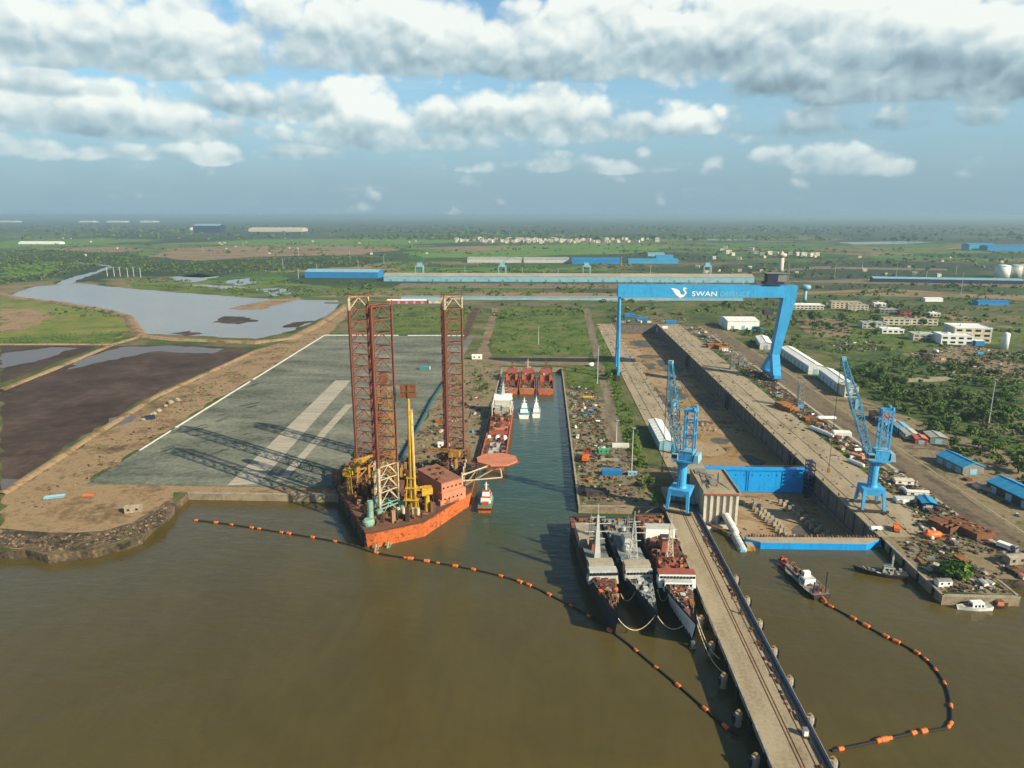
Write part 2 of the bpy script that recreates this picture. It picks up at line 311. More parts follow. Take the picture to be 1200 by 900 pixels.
leaf_mat('dry_leaves', [(.045, .050, .020), (.080, .080, .032), (.12, .115, .045), (.17, .15, .07)])
def chip_mat(name, cols):
    m, N, bs, pos, t = new_mat(name); bs.inputs['Roughness'].default_value = .85
    ri = N.n('ShaderNodeNewGeometry').outputs['Random Per Island']
    N.put(bs.inputs['Base Color'], N.ramp(ri, [(i/len(cols), c) for i, c in enumerate(cols)], 'CONSTANT'))
    return m
chip_mat('scrap_mix', [(.09, .045, .03), (.06, .05, .038), (.20, .165, .115), (.13, .10, .07), (.05, .042, .034), (.13, .06, .032), (.10, .085, .065), (.44, .42, .37), (.07, .052, .036), (.16, .125, .08), (.035, .032, .028), (.055, .075, .022), (.11, .085, .055)])
chip_mat('shore_mix', [(.10, .07, .042), (.06, .043, .028), (.16, .115, .07), (.035, .027, .02), (.22, .165, .105), (.08, .06, .04)])
chip_mat('rust_mix', [(.16, .06, .03), (.09, .04, .028), (.24, .11, .04), (.06, .035, .028), (.13, .07, .045), (.30, .16, .09)])

# ------------------------------------------------------------------ mesh builder, things and parts
class MB:
    def __init__(s, org=(0, 0, 0)): s.v = []; s.f = []; s.i = []; s.k = 0; s.o = Vector(org)
    def face(s, pts):
        n = len(s.v); s.v += [tuple(p) for p in pts]; s.f.append(tuple(range(n, n+len(pts)))); s.i.append(s.k); return s
    def mesh(s, pts, faces):
        n = len(s.v); s.v += [tuple(p) for p in pts]
        for f in list(faces): s.f.append(tuple(n+q for q in f)); s.i.append(s.k)
        return s
    def box(s, x0, x1, y0, y1, z0, z1):
        return s.mesh([(x0, y0, z0), (x1, y0, z0), (x1, y1, z0), (x0, y1, z0), (x0, y0, z1), (x1, y0, z1), (x1, y1, z1), (x0, y1, z1)],
                      [(3, 2, 1, 0), (4, 5, 6, 7), (0, 1, 5, 4), (1, 2, 6, 5), (2, 3, 7, 6), (3, 0, 4, 7)])
    def cbox(s, c, sz, rz=0.0, tx=0.0):
        m = Matrix.Translation(c) @ Matrix.Rotation(rz, 4, 'Z') @ Matrix.Rotation(tx, 4, 'X')
        q = MB(); q.box(-sz[0]/2, sz[0]/2, -sz[1]/2, sz[1]/2, -sz[2]/2, sz[2]/2)
        return s.mesh([m @ Vector(p) for p in q.v], q.f)
    def taper(s, x0, x1, y0, y1, z0, z1, i0, i1=None, j0=None, j1=None):   # box whose top is inset
        i1 = i0 if i1 is None else i1; j0 = i0 if j0 is None else j0; j1 = j0 if j1 is None else j1
        return s.mesh([(x0, y0, z0), (x1, y0, z0), (x1, y1, z0), (x0, y1, z0), (x0+i0, y0+j0, z1), (x1-i1, y0+j0, z1), (x1-i1, y1-j1, z1), (x0+i0, y1-j1, z1)],
                      [(3, 2, 1, 0), (4, 5, 6, 7), (0, 1, 5, 4), (1, 2, 6, 5), (2, 3, 7, 6), (3, 0, 4, 7)])
    def tube(s, p, q, r, n=8, r2=None, caps=True):
        p = Vector(p); q = Vector(q); d = (q-p)
        if d.length < 1e-6: return s
        d.normalize(); a = d.orthogonal().normalized(); b = d.cross(a); r2 = r if r2 is None else r2
        if n == 4:
            up = Vector((0, 0, 1)) if abs(d.z) < .9 else Vector((0, 1, 0)); a0 = d.cross(up).normalized(); b0 = d.cross(a0); a = (a0+b0).normalized(); b = d.cross(a)
        ph = [2*PI*k/n for k in range(n)]
        pts = [p+(a*math.cos(t)+b*math.sin(t))*r for t in ph]+[q+(a*math.cos(t)+b*math.sin(t))*r2 for t in ph]
        fs = [(k, (k+1) % n, n+(k+1) % n, n+k) for k in range(n)]
        if caps: fs += [tuple(range(n-1, -1, -1)), tuple(range(n, 2*n))]
        return s.mesh(pts, fs)
    def path(s, pts, r, n=6):
        for a, b in zip(pts, pts[1:]): s.tube(a, b, r, n)
        return s
    def prism(s, poly, z0, z1):
        n = len(poly); ar = sum(poly[k][0]*poly[(k+1) % n][1]-poly[(k+1) % n][0]*poly[k][1] for k in range(n))
        if ar < 0: poly = poly[::-1]
        pts = [(x, y, z0) for x, y in poly]+[(x, y, z1) for x, y in poly]
        return s.mesh(pts, [tuple(range(n-1, -1, -1)), tuple(range(n, 2*n))]+[(k, (k+1) % n, n+(k+1) % n, n+k) for k in range(n)])
    def gable(s, x0, x1, y0, y1, z0, zr, axis='x', t=.15):           # solid gable roof
        if axis == 'x':
            ym = (y0+y1)/2
            return s.mesh([(x0, y0, z0), (x1, y0, z0), (x1, y1, z0), (x0, y1, z0), (x0, ym, zr), (x1, ym, zr)], [(3, 2, 1, 0), (0, 1, 5, 4), (2, 3, 4, 5), (1, 2, 5), (3, 0, 4)])
        xm = (x0+x1)/2
        return s.mesh([(x0, y0, z0), (x1, y0, z0), (x1, y1, z0), (x0, y1, z0), (xm, y0, zr), (xm, y1, zr)], [(3, 2, 1, 0), (1, 2, 5, 4), (3, 0, 4, 5), (0, 1, 4), (2, 3, 5)])
    def ball(s, c, r, n=8, m=5, sz=1.0):
        pts = [(c[0], c[1], c[2]-r*sz)]
        for j in range(1, m):
            t = -PI/2+PI*j/m
            pts += [(c[0]+r*math.cos(t)*math.cos(2*PI*k/n), c[1]+r*math.cos(t)*math.sin(2*PI*k/n), c[2]+r*sz*math.sin(t)) for k in range(n)]
        pts.append((c[0], c[1], c[2]+r*sz)); fs = [(0, 1+(k+1) % n, 1+k) for k in range(n)]
        for j in range(m-2): fs += [(1+j*n+k, 1+j*n+(k+1) % n, 1+(j+1)*n+(k+1) % n, 1+(j+1)*n+k) for k in range(n)]
        q = len(pts)-1; fs += [(q, 1+(m-2)*n+k, 1+(m-2)*n+(k+1) % n) for k in range(n)]
        return s.mesh(pts, fs)
    def lathe(s, c, prof, n=16):                                      # prof: (radius, z) from the bottom up
        pts = []
        for r, z in prof: pts += [(c[0]+r*math.cos(2*PI*k/n), c[1]+r*math.sin(2*PI*k/n), c[2]+z) for k in range(n)]
        fs = [(j*n+k, j*n+(k+1) % n, (j+1)*n+(k+1) % n, (j+1)*n+k) for j in range(len(prof)-1) for k in range(n)]
        return s.mesh(pts, fs+[tuple(range(n-1, -1, -1)), tuple(range((len(prof)-1)*n, len(prof)*n))])
    def lattice(s, base, top, nb, r, rd, close=True, n=4):            # base / top: matching rings of chord feet and heads
        K = len(base); base = [Vector(p) for p in base]; top = [Vector(p) for p in top]
        for a, b in zip(base, top): s.tube(a, b, r, n)
        for j in range(nb):
            t0, t1 = j/nb, (j+1)/nb
            for k in range(K if close else K-1):
                a0 = base[k].lerp(top[k], t0); b1 = base[(k+1) % K].lerp(top[(k+1) % K], t1); a1 = base[k].lerp(top[k], t1); b0 = base[(k+1) % K].lerp(top[(k+1) % K], t0)
                if (j+k) % 2: s.tube(a0, b1, rd, n, caps=False)
                else: s.tube(b0, a1, rd, n, caps=False)
                s.tube(a1, b1, rd, n, caps=False)
        return s
    def build(s, name, mats, parent=None, smooth=False, label=None):
        if not isinstance(mats, (list, tuple)): mats = [mats]
        me = bpy.data.meshes.new(name); o3 = s.o
        me.from_pydata([(x-o3.x, y-o3.y, z-o3.z) for x, y, z in s.v], [], s.f)
        for m in mats: me.materials.append(M[m] if isinstance(m, str) else m)
        if len(mats) > 1: me.polygons.foreach_set('material_index', s.i)
        if smooth: me.polygons.foreach_set('use_smooth', [True]*len(s.f))
        me.update(); o = bpy.data.objects.new(name, me); COL.objects.link(o)
        if parent is not None: o.parent = parent
        if label: o['label'] = label
        if parent is None: o.location = s.o
        return o
def tag(o, label, cat, group=None, kind=None):
    o['label'] = label; o['category'] = cat
    if group: o['group'] = group
    o['kind'] = kind or 'thing'
    return o
def T(name, label, cat, loc=(0, 0, 0), rz=0.0, group=None):
    o = bpy.data.objects.new(name, None); COL.objects.link(o); o.location = loc; o.rotation_euler = (0, 0, rz); o.empty_display_size = 2
    return tag(o, label, cat, group)
def dup(root, loc, rz=0.0, label=None, scale=None, mats=None, group=None):
    r = root.copy(); COL.objects.link(r); r.location = loc; r.rotation_euler = (0, 0, rz)
    if label: r['label'] = label
    if group: r['group'] = group
    if scale: r.scale = scale if isinstance(scale, tuple) else (scale,)*3
    for ch in list(root.children):
        c = ch.copy(); COL.objects.link(c); c.parent = r
        for g in list(ch.children):
            d = g.copy(); COL.objects.link(d); d.parent = c
    return r
def many(name, mb, mats, parent, spots):
    """one part shape repeated: each repeat an object of its own; spots are (x, y, z[, rz]) in world terms for things at rest"""
    o = None; p = parent.location if mb.o.length else Vector((0, 0, 0)); org = mb.o.copy(); mb.o = Vector((0, 0, 0))
    for q in spots:
        c = mb.build(name, mats, parent) if o is None else o.copy()
        if o is not None: COL.objects.link(c)
        o = o or c; c.location = (q[0]-org.x, q[1]-org.y, q[2]-org.z); c.rotation_euler = (0, 0, q[3] if len(q) > 3 else 0)
    return o
def structure(o): o['kind'] = 'structure'; return o
def rough_edge(poly, step=8.0, amp=1.5, seed=0):
    """subdivide an outline and shake it so that soil and water edges are not ruler-straight"""
    out = []
    n = len(poly)
    for k in range(n):
        a = Vector(poly[k]+(0,)) if len(poly[k]) == 2 else Vector(poly[k]); b = Vector(tuple(poly[(k+1) % n])+(0,)); L = (b-a).length; q = max(1, min(60, int(L/step)))
        nrm = Vector((-(b-a).y, (b-a).x, 0)).normalized() if L else Vector((0, 0, 0))
        for j in range(q):
            p = a.lerp(b, j/q); d = noise.fractal(Vector((p.x/(step*2.2), p.y/(step*2.2), seed*3.7)), .6, 2.1, 4)*amp*2
            p = p+nrm*d; out.append((p.x, p.y))
    return out
def sheet(name, poly, z, m, rough=0, amp=1.5, step=8.0):
    if rough: poly = rough_edge(poly, step, amp, rough)
    pts = [Vector(p) for p in poly]; n = len(pts)
    r = delaunay_2d_cdt(pts, [(k, (k+1) % n) for k in range(n)], [], 1, 1e-4)
    me = bpy.data.meshes.new(name); me.from_pydata([(p.x, p.y, z) for p in r[0]], [], [tuple(f) for f in r[2]])
    if me.polygons and me.polygons[0].normal.z < 0: me.flip_normals()
    me.materials.append(M[m] if isinstance(m, str) else m); me.update()
    o = bpy.data.objects.new(name, me); COL.objects.link(o); return structure(o)
def GP(pts, z=4.0): return [G(x, y, z) for x, y in pts]
def inpoly(x, y, poly):
    c = False; j = len(poly)-1
    for i in range(len(poly)):
        if (poly[i][1] > y) != (poly[j][1] > y) and x < (poly[j][0]-poly[i][0])*(y-poly[i][1])/(poly[j][1]-poly[i][1])+poly[i][0]: c = not c
        j = i
    return c
def scatter(poly, n, rn=rnd):
    xs = [p[0] for p in poly]; ys = [p[1] for p in poly]; out = []
    while len(out) < n:
        x, y = rn.uniform(min(xs), max(xs)), rn.uniform(min(ys), max(ys))
        if inpoly(x, y, poly): out.append((x, y))
    return out

# ------------------------------------------------------------------ the land sheet, water and land cover
LZ = 4.0; FAR = 42000
COAST = [(-FAR, 300), (-900, 292), (-420, 288)] + rough_edge([(-330, 287), (-244, 284), (-217, 279), (-199, 283), (-187, 299), (-188, 326), (-190, 345)], 6, 2.0, 3)[:-24] + [
 (-190, 352), (-96, 352), (-96, 398), (-38, 398), (-38, 682), (20, 682), (20, 343), (97, 343), (97, 977), (159, 977), (159, 260), (189, 260), (189, 274), (900, 276), (FAR, 276)]
outline = COAST+[(FAR, FAR), (-FAR, FAR)]
land = sheet('ground', outline, LZ, m_ground)
wp = [(-FAR, -3000), (97, -3000), (159, -3000), (FAR, -3000), (-FAR, 311), (97, 311), (159, 311), (FAR, 311), (-FAR, 1100), (97, 1100), (159, 1100), (FAR, 1100)]
wm = bpy.data.meshes.new('water'); wm.from_pydata([(x, y, 0) for x, y in wp], [], [(0, 1, 5, 4), (1, 2, 6, 5), (2, 3, 7, 6), (4, 5, 9, 8), (6, 7, 11, 10)])
wm.materials.append(m_water); wm.update(); wo_ = bpy.data.objects.new('water', wm); COL.objects.link(wo_); structure(wo_)
# quay faces follow the coast
def wall_run(name, pts, z0, z1, m, th=.6):
    b = MB()
    for (x0, y0), (x1, y1) in zip(pts, pts[1:]):
        b.face([(x0, y0, z0), (x1, y1, z0), (x1, y1, z1), (x0, y0, z1)])
    o = b.build(name, m); return structure(o)
NB_ = len(COAST)-14
wall_run('ground_edge', COAST[:NB_], -1, LZ, m_rubble)
wall_run('ground_edge', [(189, 274), (900, 276), (FAR, 276)], -1, LZ, m_rubble); wall_run('ground_edge', [(63, 343), (97, 343), (97, 367)], -1, LZ, m_yard)
def quay(label, pts, m='quay_face', z1=LZ+.25, w=.9, fenders=0, cat='quay wall'):
    r = T('quay_wall', label, cat, (pts[0][0], pts[0][1], 0)); b = MB(r.location); c = MB(r.location); fd = MB((1, 0, 0)); fd.o = r.location.copy(); spots = []; fd.box(-.45, .45, -.35, .35, -1.7, 1.7)
    for (x0, y0), (x1, y1) in zip(pts, pts[1:]):
        d = Vector((x1-x0, y1-y0, 0)); L = d.length; d.normalize(); n = Vector((d.y, -d.x, 0))
        a, e = Vector((x0, y0, 0)), Vector((x1, y1, 0))
        b.face([a+n*.02-Vector((0, 0, 2)), e+n*.02-Vector((0, 0, 2)), e+n*.02+Vector((0, 0, LZ)), a+n*.02+Vector((0, 0, LZ))])
        q = [a+n*.15, e+n*.15, e-n*w, a-n*w]
        c.mesh([(p.x, p.y, LZ-.5) for p in q]+[(p.x, p.y, z1) for p in q], [(4, 5, 6, 7), (0, 1, 5, 4), (1, 2, 6, 5), (2, 3, 7, 6), (3, 0, 4, 7)])
        if fenders:
            for k in range(int(L/fenders)):
                p = a+d*(k+.5)*fenders+n*.35; spots.append((p.x, p.y, 2.2, math.atan2(d.y, d.x)))
    b.build('wall', m, r); c.build('coping', 'concrete', r)
    if fenders: many('fender', fd, 'black_rubber', r, spots)
    return r
quay('pale stained sea wall in front of the grey launching platform', [(-190, 352), (-96, 352)])
quay('sea wall under the stern of the orange drilling rig', [(-96, 352), (-96, 398), (-38, 398)])
quay('long quay wall down the near side of the wet basin by the rust red ship', [(-38, 398), (-38, 682)])
quay('short quay wall closing the far end of the wet basin', [(-38, 682), (20, 682)])
quay('long dark quay wall on the side of the wet basin facing the patrol boats', [(20, 682), (20, 343)], fenders=18)
quay('pale quay front behind the three moored grey warships', [(20, 343), (63, 343)])
quay('quay wall in shadow beside the small dark workboat', [(159, 308), (159, 260)], fenders=12)
quay('pale front of the cluttered quay corner with the big green bush', [(159, 260), (189, 260), (189, 274)])

# launching platform
P = 4.06
plat = [(-253, 362), (-86, 362), (-82, 869), (-272, 862)]
sheet('paving', plat, P, m_pave)
sheet('slipway', GP([(266, 569), (303, 567), (411, 446), (393, 446)]), P+.02, m_strip)
sheet('slipway', GP([(322, 565), (333, 564), (414, 474), (405, 474)]), P+.02, m_strip)
sheet('sandy_strip', [(-262, 361.9), (-250, 352.5), (-97, 352.5), (-97, 362.2), (-180, 361.6)], P-.02, m_sand)
# oil-dark stains on the paving
m_stain = ground_mat('damp_stain', [(.36, (.034, .038, .028)), (.5, (.056, .063, .047)), (.66, (.10, .11, .085))], 1/8, 1/2, bump=0)
for k in range(34):
    px, py = rnd.choice([(rnd.uniform(150, 340), rnd.uniform(440, 545)), (rnd.uniform(180, 300), rnd.uniform(460, 530))])
    x, y = G(px, py)
    if not inpoly(x, y, plat): continue
    L, w, a = rnd.uniform(3, 11), rnd.uniform(.8, 2.2), R(rnd.uniform(35, 75))
    el_ = [(x+L*math.cos(t)*math.cos(a)-w*math.sin(t)*math.sin(a), y+L*math.cos(t)*math.sin(a)+w*math.sin(t)*math.cos(a)) for t in [2*PI*q/14 for q in range(14)]]
    sheet('paving_stain', el_, P+.012+k*.0002, m_stain, rough=k+2, amp=.5, step=1.0)
b = MB((-272, 862, 4)); 
def kerb_line(b, p, q, w, h):
    d = Vector((q[0]-p[0], q[1]-p[1], 0)); L = d.length; c = Vector(((p[0]+q[0])/2, (p[1]+q[1])/2, LZ+h/2)); b.cbox(c, (L, w, h), math.atan2(d.y, d.x))
kerb_line(b, (-270, 862), (-262, 620), 1.5, .6); kerb_line(b, (-261.8, 612), (-257, 470), 1.3, .6); kerb_line(b, (-256.6, 462), (-255, 420), 1.0, .5); kerb_line(b, (-270, 864.5), (-178, 867), 3.2, .7); kerb_line(b, (-166, 867), (-96, 869), 3.2, .7)
tag(b.build('kerb_wall', 'white_paint'), 'low white kerb wall along two sides of the grey platform', 'kerb wall')
b = MB((-88, 604, 4)); kerb_line(b, (-84, 392), (-87.5, 560), .5, 2.6); kerb_line(b, (-87.5, 560), (-86, 640), .5, 2.2)
for k in range(26): b.box(-88.9+k*.02, -88.4+k*.02, 600-k*8, 600.5-k*8, LZ, LZ+2.7)
tag(b.build('sheet_fence', 'fence_teal'), 'dark teal sheet fence beside the platform behind the rig', 'fence')

# ponds, mud, banks on the left
z = LZ+.03
BANK = GP([(0, 584), (45, 556), (100, 520), (180, 470), (300, 410), (340, 398), (372, 382), (398, 360), (412, 352), (416, 362), (384, 392), (250, 470), (104, 562), (120, 576), (205, 574), (206, 590), (190, 612), (165, 626), (110, 641), (60, 645), (0, 638)])
sheet('sandy_bank', BANK, z, m_sand, 5, 2.0, 7)
sheet('rocky_shore', GP([(0, 618), (60, 624), (120, 622), (170, 606), (196, 588), (206, 586), (192, 612), (165, 627), (110, 643), (60, 648), (0, 641)]), z+.02, m_rubble, 6, 1.6, 5)
sheet('mudflat', GP([(0, 577), (45, 546), (100, 511), (180, 461), (296, 413), (285, 408), (240, 405), (150, 405), (118, 406), (60, 434), (0, 458)]), z+.03, m_mud, 7, 2.0, 9)
sheet('mudflat', GP([(0, 405), (95, 404), (112, 407), (50, 432), (0, 449)]), z+.035, m_mud, 8, 2, 9)
for k, (q, s) in enumerate([([(124, 500), (131, 491), (150, 486), (160, 487), (155, 494), (138, 499)], 1), ([(88, 424), (140, 407), (200, 405), (262, 409), (250, 414), (180, 412), (120, 424), (80, 433)], 2), ([(0, 415), (60, 407), (88, 408), (40, 424), (0, 432)], 3), ([(0, 575), (0, 562), (14, 563), (12, 570)], 4)]):
    sheet('shallow_water', GP(q), z+.05, m_wet, 20+k, 2.4, 7)
POND = GP([(10, 346), (40, 336), (90, 332), (150, 338), (250, 346), (330, 351), (396, 352), (396, 362), (366, 378), (346, 386), (300, 397), (200, 392), (166, 391), (156, 380), (148, 370), (120, 362), (70, 354), (20, 350)])
sheet('pond', POND, z+.02, m_pond, 9, 3, 12)
for k, q in enumerate([[(248, 378), (262, 371), (290, 371), (300, 377), (280, 380)], [(330, 384), (346, 377), (366, 376), (350, 383)], [(198, 391), (220, 388), (236, 391), (220, 393)]]):
    sheet('mud_bank', GP(q), z+.06, m_mud, 30+k, 4, 9)
for k, q in enumerate([[(200, 325), (232, 321), (256, 324), (232, 330), (210, 331)], [(256, 330), (290, 326), (302, 331), (280, 335)], [(302, 339), (330, 337), (348, 343), (320, 347)], [(215, 333), (250, 334), (300, 337), (262, 338)]]):
    sheet('pond', GP(q), z+.02, m_pond, 40+k, 6, 16)
sheet('causeway', GP([(268, 362), (300, 354), (350, 348), (350, 351), (318, 359), (310, 362), (290, 363)]), z+.08, m_sand, 44, 3, 9)
sheet('salt_marsh', GP([(0, 347), (60, 356), (110, 364), (146, 374), (152, 388), (128, 402), (0, 403)]), z, m_marsh, 10, 3, 9)
sheet('grass_strip', GP([(0, 396), (40, 392), (100, 392), (148, 388), (130, 402), (0, 403)]), z+.02, m_green, 11, 2, 8)
sheet('dry_marsh', GP([(0, 362), (40, 362), (64, 370), (50, 378), (20, 388), (0, 390)]), z+.02, m_sand, 12, 5, 8)
def dyke(name, pts, w, h, m, seed=0):
    """raised earth bank along a line"""
    b = MB(); P3 = []
    L = []
    for (x0, y0), (x1, y1) in zip(pts, pts[1:]):
        n = max(2, int(math.hypot(x1-x0, y1-y0)/9)); L += [(x0+(x1-x0)*k/n, y0+(y1-y0)*k/n) for k in range(n)]
    L.append(pts[-1]); rows = []
    for k, (x, y) in enumerate(L):
        a = L[max(0, k-1)]; c = L[min(len(L)-1, k+1)]; d = Vector((c[0]-a[0], c[1]-a[1], 0)).normalized(); n = Vector((-d.y, d.x, 0))
        j = noise.noise(Vector((x/20, y/20, seed)))
        rows.append([Vector((x, y, LZ))+n*w*s*(1+.3*j*(1 if abs(s) > .4 else .4))+Vector((0, 0, hz_*h*(1+.3*j))) for s, hz_ in ((-.5, -.05), (-.28, .7), (-.1, 1), (.12, .95), (.3, .65), (.5, -.05))])
    for r0, r1 in zip(rows, rows[1:]):
        for q in range(5): b.face([r0[q+1], r0[q], r1[q], r1[q+1]])
    return structure(b.build(name, m))
dyke('embankment', GP([(0, 344), (18, 349), (70, 355), (120, 363), (150, 371), (158, 384), (165, 394), (205, 398), (300, 402), (340, 397), (372, 381), (402, 361)]), 15, 2.2, m_sand, 1)
dyke('embankment', GP([(160, 396), (132, 404), (60, 434), (0, 458)]), 8, 1.6, m_sand, 2)
dyke('embankment', GP([(0, 404), (60, 404), (130, 404)]), 6, 1.4, m_sand, 3)
dyke('embankment', GP([(0, 580), (45, 552), (100, 516), (180, 466), (300, 411)]), 7, 1.3, m_sand, 4)

# fields and dirt around the basin
sheet('meadow', GP([(462, 359), (548, 359), (546, 392), (462, 392)]), z, m_green, 50, 2, 9)
sheet('meadow', GP([(584, 361), (688, 361), (693, 416), (574, 416)]), z, m_green, 51, 2, 9)
sheet('bare_dirt', GP([(555, 360), (577, 360), (566, 393), (556, 432), (600, 428), (690, 428), (690, 418), (575, 418), (572, 405), (580, 380), (584, 361)]), z+.02, m_dirt, 52, 1.6, 7)
sheet('bare_dirt', [(-86, 400), (-39, 400), (-39, 690), (-60, 720), (-84, 720)], z+.01, m_yard, 53, 2, 7)
sheet('dirt_track', [(-62, 690), (-46, 690), (-46, 640), (-52, 590), (-46, 540), (-52, 480), (-60, 420), (-72, 420), (-66, 500), (-62, 560), (-66, 610), (-58, 650)], z+.04, m_dirt, 54, 1.6, 6)
sheet('ditch', GP([(552, 361), (562, 361), (550, 392), (544, 398), (541, 394)]), z+.05, m_rustyard, 55, 1.2, 6)
sheet('yard', [(21.5, 345), (62, 345), (60, 440), (56, 560), (22, 600)], z, m_yard, 56, 1, 6)
sheet('dirt_pile_ground', GP([(705, 570), (740, 560), (768, 590), (735, 594), (700, 590)]), z+.05, m_dirt, 61, 2, 5)
sheet('grass_strip', [(23, 596), (55, 592), (60, 690), (24, 690)], z+.02, m_green, 57, 2, 6)
sheet('road', [(44, 372), (52, 372), (60, 585), (67, 836), (76, 1136), (66, 1136), (58, 836), (52, 585)], z+.06, m_road, 58, .5, 8)
sheet('grass_strip', [(55, 390), (66, 420), (70, 640), (78, 900), (70, 900), (62, 640), (57, 520)], z+.05, m_green, 59, 1.4, 6)
# east yard
sheet('yard', [(160, 262), (188, 262), (189, 275), (330, 277), (300, 420), (262, 560), (240, 700), (230, 960), (190, 960), (190, 380), (160, 330)], z, m_yard, 62, 1.5, 8)
sheet('road', [(205, 277), (226, 277), (226, 420), (233, 600), (233, 960), (221, 960), (214, 600), (206, 420)], z+.03, m_asph, 63, 1, 10)
sheet('dirt_road', [(196, 300), (205, 300), (205, 420), (213, 600), (216, 960), (208, 960), (200, 600), (196, 420)], z+.035, m_road, 64, 1.2, 9)
sheet('rust_ground', [(192, 535), (208, 535), (212, 640), (205, 660), (194, 650)], z+.05, m_rustyard, 65, 1.5, 6)
sheet('rust_ground', [(193, 440), (206, 440), (208, 530), (192, 530)], z+.045, m_rustyard, 66, 1.5, 6)
sheet('crane_track', [(207.2, 300), (209.4, 300), (212.9, 640), (213.6, 960), (211.4, 960), (210.7, 640)], z+.062, m_strip)
sheet('crane_track', [(203.0, 330), (203.9, 330), (205.4, 520), (204.5, 520)], z+.064, m_strip)
sheet('crane_track', [(228.0, 300), (228.8, 300), (234.6, 640), (234.6, 960), (233.8, 960), (233.8, 640)], z+.064, m_conc)
sheet('grass_strip', [(190, 335), (193.5, 335), (195, 640), (200, 900), (191, 900)], z+.06, m_green, 67, .8, 5)
sheet('meadow', GP([(960, 366), (1130, 370), (1200, 385), (1200, 400), (1060, 412), (960, 400), (940, 385)]), z, m_green, 68, 4, 12)
sheet('bare_dirt', GP([(945, 372), (985, 374), (1000, 392), (960, 396), (938, 386)]), z+.02, m_dirt, 69, 4, 10)
sheet('ploughed_field', GP([(1100, 368), (1140, 371), (1188, 384), (1130, 382)]), z+.03, m_tan, 70, 4, 10)
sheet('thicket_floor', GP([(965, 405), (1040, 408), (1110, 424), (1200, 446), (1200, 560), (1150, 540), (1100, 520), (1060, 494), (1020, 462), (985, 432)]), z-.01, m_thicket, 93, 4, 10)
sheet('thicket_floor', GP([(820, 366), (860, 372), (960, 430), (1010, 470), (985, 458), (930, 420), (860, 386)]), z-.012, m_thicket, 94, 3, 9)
sheet('rubble_ground', GP([(1060, 415), (1130, 404), (1200, 415), (1200, 450), (1120, 440)]), z+.02, m_yard, 71, 4, 10)
sheet('bare_dirt', GP([(1060, 443), (1120, 441), (1120, 446), (1062, 448)]), z+.05, m_conc, 72, 1, 8)
sheet('bare_dirt', GP([(1118, 486), (1150, 482), (1200, 482), (1200, 516), (1160, 502)]), z+.04, m_asph, 73, 3, 8)
# middle distance
sheet('apron', GP([(470, 332), (900, 333), (900, 339), (460, 337)]), z, m_road, 74, 3, 20)
sheet('bare_dirt', GP([(450, 341), (700, 343), (880, 350), (720, 353), (520, 349), (360, 348)]), z, m_tan, 75, 6, 20)
sheet('road', GP([(380, 354), (700, 357), (700, 359), (380, 356)]), z+.05, m_asph, 76, .8, 20)
sheet('road', GP([(700, 357), (720, 356), (880, 348), (1040, 341), (1200, 352), (1200, 349), (1040, 338), (880, 345)]), z+.05, m_tan, 77, 2, 30)
sheet('apron', GP([(960, 331), (1200, 337), (1200, 331), (1010, 327), (900, 330)]), z, m_road, 78, 4, 30)
sheet('apron', GP([(960, 345), (1060, 343), (1200, 346), (1200, 350), (1080, 348)]), z+.02, m_tan, 79, 4, 30)
sheet('causeway', GP([(770, 328), (960, 312), (1110, 315), (1110, 317), (960, 315)]), z+.02, m_road, 80, 2, 40)
# far left: tidal creek, dark mangrove ground painted in place of cloud shadows, fields
sheet('cloud_shade_flat', GP([(0, 335), (0, 294), (60, 292), (150, 296), (190, 303), (130, 308), (90, 318), (60, 326)]), z, m_cloud_shade, 81, 20, 60)
sheet('cloud_shade_flat', GP([(120, 309), (260, 305), (420, 300), (470, 304), (420, 312), (300, 318), (240, 325), (150, 322), (110, 330), (70, 332)]), z+.02, m_cloud_shade, 82, 14, 40)
sheet('crop_field', GP([(0, 313), (60, 306), (76, 308), (70, 316), (20, 326), (0, 326)]), z+.04, m_field, 83, 12, 40)
sheet('creek', GP([(64, 333), (80, 326), (112, 318), (128, 312), (114, 311), (82, 309), (84, 307), (118, 309), (134, 313), (116, 320), (90, 328), (80, 334)]), z+.08, m_pond, 84, 4, 20)
sheet('ploughed_field', GP([(170, 300), (200, 292), (260, 288), (400, 287), (470, 292), (420, 298), (300, 301), (230, 306)]), z+.04, m_tan, 85, 20, 60)
sheet('ploughed_field', GP([(30, 292), (140, 289), (180, 293), (120, 296)]), z+.05, m_tan, 86, 20, 60)
sheet('crop_field', GP([(180, 286), (300, 281), (470, 279), (560, 283), (440, 288), (300, 287)]), z+.03, m_field, 87, 20, 80)
sheet('crop_field', GP([(470, 296), (560, 288), (700, 285), (790, 290), (740, 297), (600, 301), (500, 302)]), z+.03, m_field, 88, 20, 60)
sheet('crop_field', GP([(0, 283), (120, 279), (190, 281), (90, 288), (0, 290)]), z+.03, m_field, 89, 25, 80)
sheet('ploughed_field', GP([(480, 291), (560, 288), (620, 290), (560, 294)]), z+.05, m_tan, 90, 20, 60)
sheet('lake', GP([(985, 284), (1060, 282.5), (1095, 284), (1060, 286), (1000, 286.5)]), z+.2, m_pond, 91, 20, 80)
sheet('lake', GP([(780, 281), (860, 280), (905, 281), (850, 282)]), z+.2, m_pond, 92, 20, 80)

